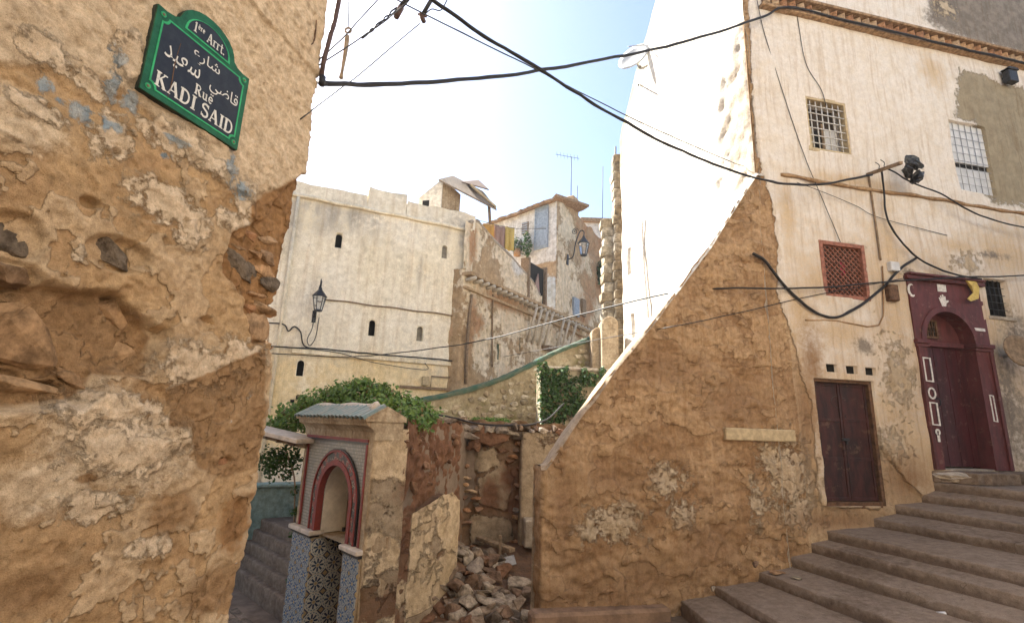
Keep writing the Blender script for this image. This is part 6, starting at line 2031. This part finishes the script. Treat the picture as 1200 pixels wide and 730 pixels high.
mb = MB(); mb.tube([WD.on(606, 300, .3), WD.on(606, 292, .3)], .16, 8); mb.build('pot', M['brick'], pot, True)
wp = thing('wall_fern', 'dark tuft of leaves growing from the brown house wall', 'plant', BB.on(705, 318, .15))
leaves('foliage', [(BB.on(705, 320, .15), (.35, .3, .6))], 400, .22, M['ivy'], wp, seed=14)
# end of the lane: narrow shaded house
h6 = thing('lane_house', 'narrow shaded house closing the lane beside the white wall', 'house', (5.6, 27.5, 5))
e0, e1 = atY(700, 300, 27.5), atY(745, 300, 27.5)
E6 = Fr(e0[:2], (e1 - e0)[:2])
path_wall('wall', [E6.pt(-1, 0, 0)[:2], E6.pt(3.5, 0, 0)[:2]], ax((0, 4.5, .12)), ax((3, atY(715, 262, 27.5)[2], .12)), M['ruin'], h6, lambda U, V, P: .12 * fbm(P, 1, 4, 191), lambda U, V, P: dict(cream=np.clip(.5 + .8 * fbm(P, .6, 3, 192), 0, 1), brick=np.zeros(U.shape), blue=np.zeros(U.shape), white=np.clip((V - 11.5), 0, .6)))
mb = MB(); zz = atY(715, 262, 27.5)[2]; mb.box(E6, -1, 3.5, zz, zz + .25, -2, .2); mb.build('eaves', M['brown_stone'], h6)

# rising ground of the lane
mk('lane', [(-1.5, 8.2, .0), (8, 8.2, .0), (9, 30, 5.2), (-4, 30, 5.2)], [(0, 1, 2, 3)], M['ground'])
tag(bpy.data.objects['lane'], kind='structure')

# laundry on the terrace
for k, (x0, x1, mt, lab, yb) in enumerate([(566, 579, 'cloth1', 'orange cloth hanging leftmost on the terrace line', 296), (579, 592, 'cloth2', 'mauve cloth hanging mid line on the terrace', 297), (592, 603, 'cloth3', 'yellow cloth hanging rightmost on the terrace line', 293)]):
    a, b = atY(x0, 262 + 0.15 * (x0 - 566), 17.2 + .02 * k), atY(x1, 262 + .15 * (x1 - 566), 17.2 + .02 * k)
    zb_ = atY(x0, yb, 17.2)[2]
    vs, fs = [], []
    for i in range(9):
        for j in range(7):
            p = a + (b - a) * i / 8
            p = p + np.array([0, .06 * math.sin(i * 1.6 + k) * (.3 + j / 6), 0])
            p[2] = p[2] + (zb_ - p[2]) * j / 6 + .02 * math.sin(i)
            vs.append(p)
    for i in range(8):
        for j in range(6):
            fs.append((i * 7 + j, (i + 1) * 7 + j, (i + 1) * 7 + j + 1, i * 7 + j + 1))
    o = mk('hanging_cloth', vs, fs, M[mt], None, True)
    sm = o.modifiers.new('thickness', 'SOLIDIFY'); sm.thickness = .012
    tag(o, lab, 'laundry', 'laundry on the terrace')
mb = MB(); mb.tube([atY(560, 258, 17.2), atY(580, 263.5, 17.2), atY(605, 268, 17.2), atY(640, 268, 17.6)], .012, 4); tag(mb.build('clothes_line', M['wire']), 'thin line holding the laundry above the terrace', 'clothes line')

# ------------------------------------------------------------------ lanterns
def lantern(fr, px, py, scale, lab):
    u, z = fr.uz(px, py, .5 * scale)
    t = thing('wall_lantern', lab, 'lantern', fr.pt(u, 0, z), 'iron wall lanterns')
    w = .5 * scale
    s = scale
    mb = MB()
    mb.tube(curve_pts([fr.pt(u - .06 * s, .0, z - .32 * s), fr.pt(u - .05 * s, .18 * s, z - .25 * s), fr.pt(u - .05 * s, .26 * s, z + .15 * s), fr.pt(u, .38 * s, z + .52 * s), fr.pt(u, .5 * s, z + .5 * s), fr.pt(u, .5 * s, z + .34 * s)], 5), .018 * s, 6)
    sp_ = [fr.pt(u, .22 * s + .11 * s * (1 - k / 30) * math.cos(k * .45), z + .55 * s + .11 * s * (1 - k / 30) * math.sin(k * .45)) for k in range(26)]
    mb.tube(sp_, .012 * s, 5)
    mb.build('arm', M['iron'], t, True)
    mb = MB(); mb.box(fr, u - .10 * s, u, z - .48 * s, z - .16 * s, -.02, .03); mb.build('wall_plate', M['iron'], t)
    def ringpts(r, zz): return [fr.pt(u + r * math.cos(k * math.pi / 3), w + r * math.sin(k * math.pi / 3), zz) for k in range(6)]
    def frus(r0, z0, r1, z1, mat, name):
        vs = ringpts(r0, z0) + ringpts(r1, z1)
        fs = [(k, (k + 1) % 6, 6 + (k + 1) % 6, 6 + k) for k in range(6)] + [tuple(range(5, -1, -1)), tuple(range(6, 12))]
        mb = MB(); mb.add(vs, fs); return mb.build(name, mat, t)
    frus(.19 * s, z + .12 * s, .05 * s, z + .30 * s, M['iron'], 'cap')
    frus(.05 * s, z + .30 * s, .03 * s, z + .36 * s, M['iron'], 'finial')
    frus(.085 * s, z - .22 * s, .15 * s, z + .11 * s, M['glass'], 'glass')
    frus(.10 * s, z - .26 * s, .09 * s, z - .22 * s, M['iron'], 'base_ring')
    mb = MB()
    for k in range(6):
        a, b = ringpts(.092 * s, z - .23 * s)[k], ringpts(.158 * s, z + .12 * s)[k]
        mb.tube([a, b], .010 * s, 4)
    mb.build('frame_bars', M['iron'], t)
m_, b_ = newmat('lantern glass', .1)
b_.inputs['Base Color'].default_value = (.75, .78, .8, 1)
b_.inputs['Transmission Weight'].default_value = .85
M['glass'] = m_
lantern(AA, 374, 353, 1.05, 'dark iron lantern on a curved arm on the cream house')
lantern(BB, 684, 290, 1.5, 'dark iron lantern with a scroll bracket on the brown house')

# ------------------------------------------------------------------ cables
def cable(name, pts, r, mat, lab, n=10, cat='cable', group=None):
    cp_ = np.array(curve_pts(pts, n))
    sd_ = abs(hash(lab)) % 97 if False else sum(map(ord, lab)) % 97
    k_ = min(.02, r * 1.1)
    wob = np.stack([fbm(cp_, 2.3, 3, sd_), fbm(cp_, 2.3, 3, sd_ + 9), fbm(cp_, 2.3, 3, sd_ + 19)], 1) * k_
    cp_[1:-1] += wob[1:-1]
    mb = MB(); mb.tube(cp_, (r * (1 + .16 * fbm(cp_, 6, 2, sd_))).tolist(), 7)
    return tag(mb.build(name, M[mat], None, True), lab, cat, group)
L0 = LW.on(376, 97, .03)
cr = FA.on(893, 20, .14)
P1 = [L0]
for x, y in [(450, 99.5), (560, 92), (700, 71), (800, 50)]:
    t = (x - 376) / (893 - 376)
    Y = L0[1] + (cr[1] - L0[1]) * t
    P1.append(atY(x, y, Y))
cable('cable', P1 + [cr] + [FA.pt(u, .15, 8.66) for u in (3.8, 5, 6.5, 8, 9.6)], .018, 'cable', 'thick black cable crossing the sky and running along the cornice')
br0 = FA.on(1022, 205, .35)
pts = [atY(500, -5, 3.2), atY(560, 38, 3.6), atY(640, 87, 4.2), atY(720, 136, 4.9), atY(800, 178, 5.5), atY(885, 208, 6.0), atY(950, 217, 6.3), br0]
cable('cable', pts, .016, 'cable', 'black cable slanting down across the sky to the wooden wall bracket')
cable('wire', [atY(455, -5, 3.3), atY(520, 28, 3.6), atY(640, 88, 4.4), atY(760, 148, 5.2), WW.on(862, 192, .05)], .006, 'wire', 'thin grey wire running just behind the slanting cable', cat='wire')
top = LW.on(398, -12, .05)
cable('cable', [LW.on(401, -14, .07), LW.on(394, 15, .08), LW.on(385, 50, .08), LW.on(379, 75, .06), L0 + np.array([.0, 0, .02])], .016, 'cable_brown', 'thick brown cable hanging down the edge of the sign wall')
mb = MB(); mb.tube([LW.on(372, 96, -.05), LW.on(382, 99, .06)], .014, 6); mb.tube([LW.on(378, 90, .05), LW.on(377, 100, .055)], .022, 6)
tag(mb.build('cable_hook', M['iron'], None, True), 'rusty hook clamping the cables to the sign wall edge', 'hook')
hk = thing('rope_hook', 'old rope with a ring dangling from a wire above the alley', 'rope', atY(403, 66, 3.2))
mb = MB(); rp_ = [atY(408, 36, 3.2) + np.array([.022 * math.cos(k * .55), 0, .022 * math.sin(k * .55)]) for k in range(13)]; mb.tube(rp_, .008, 6); mb.build('ring', M['rope'], hk, True)
mb = MB(); mb.tube(curve_pts([atY(407, 42, 3.2), atY(405, 60, 3.2), atY(402, 78, 3.2), atY(399.5, 92, 3.2)], 4), [.016, .018, .017, .016, .016, .015, .014, .013, .012, .011, .011, .014, .016], 6); mb.build('rope', M['rope'], hk, True)
mb = MB(); mb.tube([atY(408, -8, 3.2), atY(408.5, 15, 3.2), atY(408, 32, 3.2)], .004, 5); mb.build('hanger', M['cable'], hk, True)
cable('wire', [LW.on(372, 72, .02), atY(410, 36, 3.1), atY(448, -6, 3.4)], .0045, 'wire', 'thin wire rising from the sign wall past the rope ring', cat='wire')
cable('wire', [LW.on(366, 82, .02), atY(424, 44, 3.05), atY(460, 18, 3.2), atY(492, -12, 3.4)], .0045, 'wire', 'thin wire rising from the sign wall to the twisted leads', cat='wire')
cable('wire', [LW.on(352, 140, .02), atY(420, 88, 3.2), atY(492, 28, 3.6)], .0045, 'wire', 'longest thin wire rising from the sign wall to the dark clamp', cat='wire')
for k in range(2):
    ps = [atY(424 + 1.5 * k, 45, 3.05)]
    for q in range(1, 9):
        t = q / 9
        ps.append(atY(424 + 52 * t + 1.2 * math.sin(q * 2.2 + 3 * k), 45 - 44 * t + 1.2 * math.cos(q * 2.0 + 3 * k), 3.05 + .3 * t))
    ps.append(atY(478 + 3 * k, -6, 3.4))
    cable('cable', ps, .006, 'cable', ['left', 'right'][k] + ' one of two black leads twisted together at the top of the sky', 5)
cl = thing('cable_clamp', 'brown taped cable joint left of the crossing cables', 'cable joint', atY(467, 14, 3.3))
mb = MB(); mb.tube([atY(464, 21, 3.3), atY(470, 9, 3.3)], [.022, .026], 7); mb.build('tape', M['cable_brown'], cl, True)
mb = MB(); mb.tube([atY(470, 9, 3.3), atY(484, -8, 3.3)], .016, 7); mb.build('lead', M['cable'], cl, True)
cl = thing('cable_clamp', 'dark cable end clamp hanging right of the taped joint', 'cable joint', atY(495, 20, 3.5))
mb = MB(); mb.tube([atY(497, 26, 3.5), atY(493, 17, 3.5)], [.018, .022], 7); mb.tube([atY(490, 17, 3.5), atY(500, 20, 3.5)], .010, 6); mb.build('clamp', M['cable_brown'], cl, True)
mb = MB(); mb.tube([atY(495, 18, 3.5), atY(509, -6, 3.5)], .017, 7); mb.build('lead', M['cable'], cl, True)
mb = MB(); mb.tube(curve_pts([atY(498, 17, 3.5), atY(506, 11, 3.5), atY(517, 12, 3.5), atY(526, -4, 3.5)], 5), .005, 5); mb.build('loop', M['cable'], cl, True)
# low cable over the plot to the arched door
pts = [AA.on(318, 414, .15), AA.on(400, 418, .3), atY(470, 413, 12.0), atY(560, 400, 10.5), atY(660, 374, 8.8), atY(740, 353, 7.4), atY(800, 341, 6.6), FA.on(860, 338, .10), FA.on(960, 337, .10), FA.on(1060, 329, .14), FA.on(1130, 325, .18), FA.on(1210, 323, .12)]
cable('cable', pts, .012, 'cable', 'long black cable from the cream house across to the arched door')
pts = [atY(590, 418, 12.0), atY(700, 398, 8.8), FA.on(780, 384, .16), FA.on(860, 368, .06), FA.on(950, 347, .06), FA.on(1060, 326, .10)]
cable('wire', pts, .006, 'cable', 'thin black wire sloping up across the ruined stub to the arched door', cat='wire')
pts = [FA.on(*p, .07) for p in [(882, 297), (897, 306), (915, 330), (935, 350), (960, 368), (985, 370), (1012, 355), (1040, 332), (1056, 315), (1075, 302)]]
cable('cable', pts, .019, 'cable', 'thick black cable drooping in a loop below the lattice window')
pts = [FA.on(1033, 200, .2)] + [FA.on(*p, .12) for p in [(1036, 225), (1040, 255), (1056, 282), (1075, 302), (1100, 315), (1125, 323), (1150, 327)]]
cable('cable', pts, .014, 'cable', 'black cable curving from the wooden bracket down to the arched door')
pts = [FA.on(1036, 196, .3), FA.on(1050, 203, .3), FA.on(1066, 213, .25), FA.on(1100, 226, .2), FA.on(1135, 246, .2), FA.on(1170, 260, .2), FA.on(1215, 270, .2)]
cable('cable', pts, .012, 'cable', 'black cable from the bracket past the black rags to the right edge')
cable('wire', [FA.on(*p, .05) for p in [(885, -10), (896, 40), (918, 110), (940, 175), (960, 225), (985, 284)]], .005, 'wire', 'thin grey wire wandering down the facade to the lattice window', cat='wire')
cable('wire', [FA.on(*p, .05) for p in [(932, -10), (936, 30), (945, 75), (962, 105), (968, 124)]], .005, 'wire', 'thin grey wire hanging from the cornice to the grilled window', cat='wire')
cable('wire', [WW.on(862, 192, .05), FA.on(940, 216, .05), FA.on(1000, 240, .05), FA.on(1030, 255, .05), FA.on(1110, 276, .05)], .0045, 'wire', 'faint wire stretched along the facade below the string course', cat='wire')
cable('cable', [BK.pt(u, w, z) for u, w, z in [(-.5, -.1, 2.30), (-.2, .1, 2.25), (.2, .16, 2.18), (.6, .16, 2.17), (.95, .1, 2.2), (1.25, -.1, 2.30), (1.6, -.6, 2.55)]], .014, 'cable', 'black cable lying along the top of the rubble plot wall')
cable('cable', [AA.on(*p, .08) for p in [(310, 378), (332, 380), (338, 388), (345, 383), (353, 390), (356, 405), (370, 408)]], .018, 'cable', 'black lead looping past the pipe on the cream house', 5)
cable('cable', [AA.on(*p, .11) for p in [(312, 405), (345, 407), (380, 409), (430, 414), (480, 418), (540, 424), (548, 426)]], .02, 'cable', 'dark cable along the lower ledge of the cream house')
cable('wire', [AA.on(*p, .10) for p in [(356, 408), (400, 414), (440, 425), (498, 433), (498, 425)]], .010, 'wire', 'thin sagging wire below the ledge of the cream house', cat='wire')
cable('wire', [AA.on(*p, .12) for p in [(374, 372), (370, 395), (363, 405), (360, 398), (366, 385), (368, 372)]], .012, 'wire', 'coiled lead hanging below the lantern on the cream house', 5, cat='wire')

# wooden bracket on the facade and the black rags caught on the wires
wb = thing('wooden_bracket', 'wooden bar standing out of the facade to carry the cables', 'bracket', FA.on(1016, 204, .0))
mb = MB(); mb.obox(FA.on(1016, 205, .02), FA.on(1056, 191, .75), .05, .045); mb.build('bar', M['wood'], wb, bevel=.006)
for x, y in [(1030, 193), (1036, 190)]:
    mb = MB(); q = FA.on(x, y + 5, .35); mb.tube(curve_pts([q, q + np.array([.01, 0, .06]), q + np.array([-.04, 0, .10])], 4), .006, 5); mb.build('tie', M['wire'], wb)
rg = thing('black_rags', 'crumpled black plastic bags snagged on the facade cable', 'plastic bag', FA.on(1066, 200, .3))
for k, (x, y, sx, sz) in enumerate([(1070, 191, .30, .20), (1064, 202, .24, .16), (1075, 208, .24, .22)]):
    me = hull_mesh('rag', 30, 900 + k, mat=M['bag'], rough=.22, boxy=.1)
    inst('rag', me, FA.on(x, y, .3), rg, (.3 * k, .6, k), (sx, .16, sz))
yr = thing('yellow_rag', 'torn yellow cloth hanging on cables beside the arched door', 'cloth', FA.on(1142, 342, .1))
P = [FA.on(x, y, .12 + .02 * math.sin(x)) for x, y in [(1130, 326), (1143, 328), (1148, 338), (1147, 350), (1138, 353), (1134, 350), (1141, 343), (1139, 335)]]
sheet(P, .01, M['cloth3'], 'cloth', yr, tuple(FA.n))

# dishes and aerials
def dish(c, nrm, r, lab, arm=True, anchor=None, mat='dish'):
    t = thing('satellite_dish', lab, 'satellite dish', anchor if anchor is not None else c)
    nrm = Vector([float(q) for q in nrm]).normalized()
    a = nrm.orthogonal().normalized(); b = nrm.cross(a)
    c = Vector([float(q) for q in c])
    vs, fs = [c - nrm * .12 * r], []
    for i in range(1, 5):
        for k in range(20):
            q = r * i / 4
            vs.append(c + a * (q * math.cos(k * math.pi / 10)) + b * (q * math.sin(k * math.pi / 10)) - nrm * (.12 * r * (1 - (i / 4) ** 2)))
    for k in range(20):
        fs.append((0, 1 + k, 1 + (k + 1) % 20))
        for i in range(3):
            fs.append((1 + i * 20 + k, 1 + (i + 1) * 20 + k, 1 + (i + 1) * 20 + (k + 1) % 20, 1 + i * 20 + (k + 1) % 20))
    o = mk('bowl', vs, fs, M[mat], t, True)
    sm = o.modifiers.new('thickness', 'SOLIDIFY'); sm.thickness = .015
    mb = MB(); mb.tube([c - nrm * .1, c - nrm * .35], .025, 6)
    if anchor is not None:
        mb.tube([c - nrm * .3, Vector([float(q) for q in anchor])], .025, 6)
    mb.tube([c - a * r * .9, c + nrm * r * .7], .012, 5)
    mb.build('arm', M['galv'], t, True)
dc = WW.on(742, 66, .25)
dish(dc, (-.6, -.75, .3), .36, 'grey satellite dish on the edge of the white wall', anchor=WW.on(752, 75, -.1))
dc = FA.on(1197, 411, .30)
dish(dc, (.05, -1, .2), .24, 'dark satellite dish at the right edge beside the arched door', anchor=FA.on(1197, 411, -.05), mat='wood')
def aerial(x, y0, y1, Y, bars, lab):
    t = thing('tv_aerial', lab, 'aerial', atY(x, y1, Y), 'television aerials on the roofs')
    mb = MB(); mb.tube([atY(x, y1, Y), atY(x + .5, y0, Y)], .022, 5); mb.build('mast', M['wire'], t, True)
    if bars:
        mb = MB()
        mb.tube([atY(x - 18, y0 - 3, Y), atY(x + 10, y0 + 2, Y)], .014, 4)
        for k in range(7):
            q = atY(x - 16 + 4 * k, y0 - 2.6 + .72 * k, Y)
            mb.tube([q + np.array([-.05, -.28, 0]), q + np.array([.05, .28, 0])], .008, 4)
        mb.build('array', M['wire'], t, True)
aerial(669, 184, 250, 22.5, True, 'tall aerial with cross bars on the white hilltop house')
aerial(676, 218, 252, 23.5, False, 'short bare aerial mast right of the tall barred aerial')
aerial(706, 195, 270, 27.0, False, 'leaning thin aerial mast on the lane house')
aerial(721, 172, 222, 12.2, False, 'thin aerial above the stone pier by the white wall')

# ------------------------------------------------------------------ houses behind the photographer: one shaped to bounce light, one added for shade
h7 = thing('opposite_house', 'unseen plain house across the street behind the viewer, pale to bounce light', 'house', (4, -3, -.4))  # out of view, made tall and pale to bounce sunlight onto the facade
mb = MB(); mb.add([(x, y, z) for z in (-.4, 11.5) for x, y in [(-1.6, -3.2), (13, -1.4), (13, -9), (-1.6, -9)]], [(0, 1, 2, 3), (7, 6, 5, 4), (0, 4, 5, 1), (1, 5, 6, 2), (2, 6, 7, 3), (3, 7, 4, 0)])
mb.build('wall', M['bounce_front'], h7)

h8 = thing('added_shade_house', 'added unseen dark house on the right behind the viewer, shading the facade', 'house', (9, 1, -.4))  # unseen block added to darken the lower right of the facade
mb = MB(); mb.add([(x, y, z) for z in (-.4, 6.0) for x, y in [(6.2, -1.2), (7.2, 2.4), (14, 3.9), (14, -1.3)]], [(0, 1, 2, 3), (7, 6, 5, 4), (0, 4, 5, 1), (1, 5, 6, 2), (2, 6, 7, 3), (3, 7, 4, 0)])
mb.build('wall', M['ground'], h8)

# ------------------------------------------------------------------ thin haze volume, added to veil and brighten the far houses
hz_m = bpy.data.materials.new('haze')
hz_m.use_nodes = True
nt = hz_m.node_tree
nt.nodes.remove(nt.nodes['Principled BSDF'])
pv = nt.nodes.new('ShaderNodeVolumePrincipled')
pv.inputs['Color'].default_value = (.96, .96, .98, 1)
pv.inputs['Density'].default_value = .0008
pv.inputs['Anisotropy'].default_value = .3
nt.links.new(pv.outputs[0], nt.nodes['Material Output'].inputs['Volume'])
hzv = [(x, y, z) for z in (-1.6, 14.5) for x, y in [(-70, -50), (70, -50), (70, 100), (-70, 100)]]
tag(mk('haze', hzv, [(3, 2, 1, 0), (4, 5, 6, 7), (0, 1, 5, 4), (1, 2, 6, 5), (2, 3, 7, 6), (3, 0, 4, 7)], hz_m), kind='stuff')
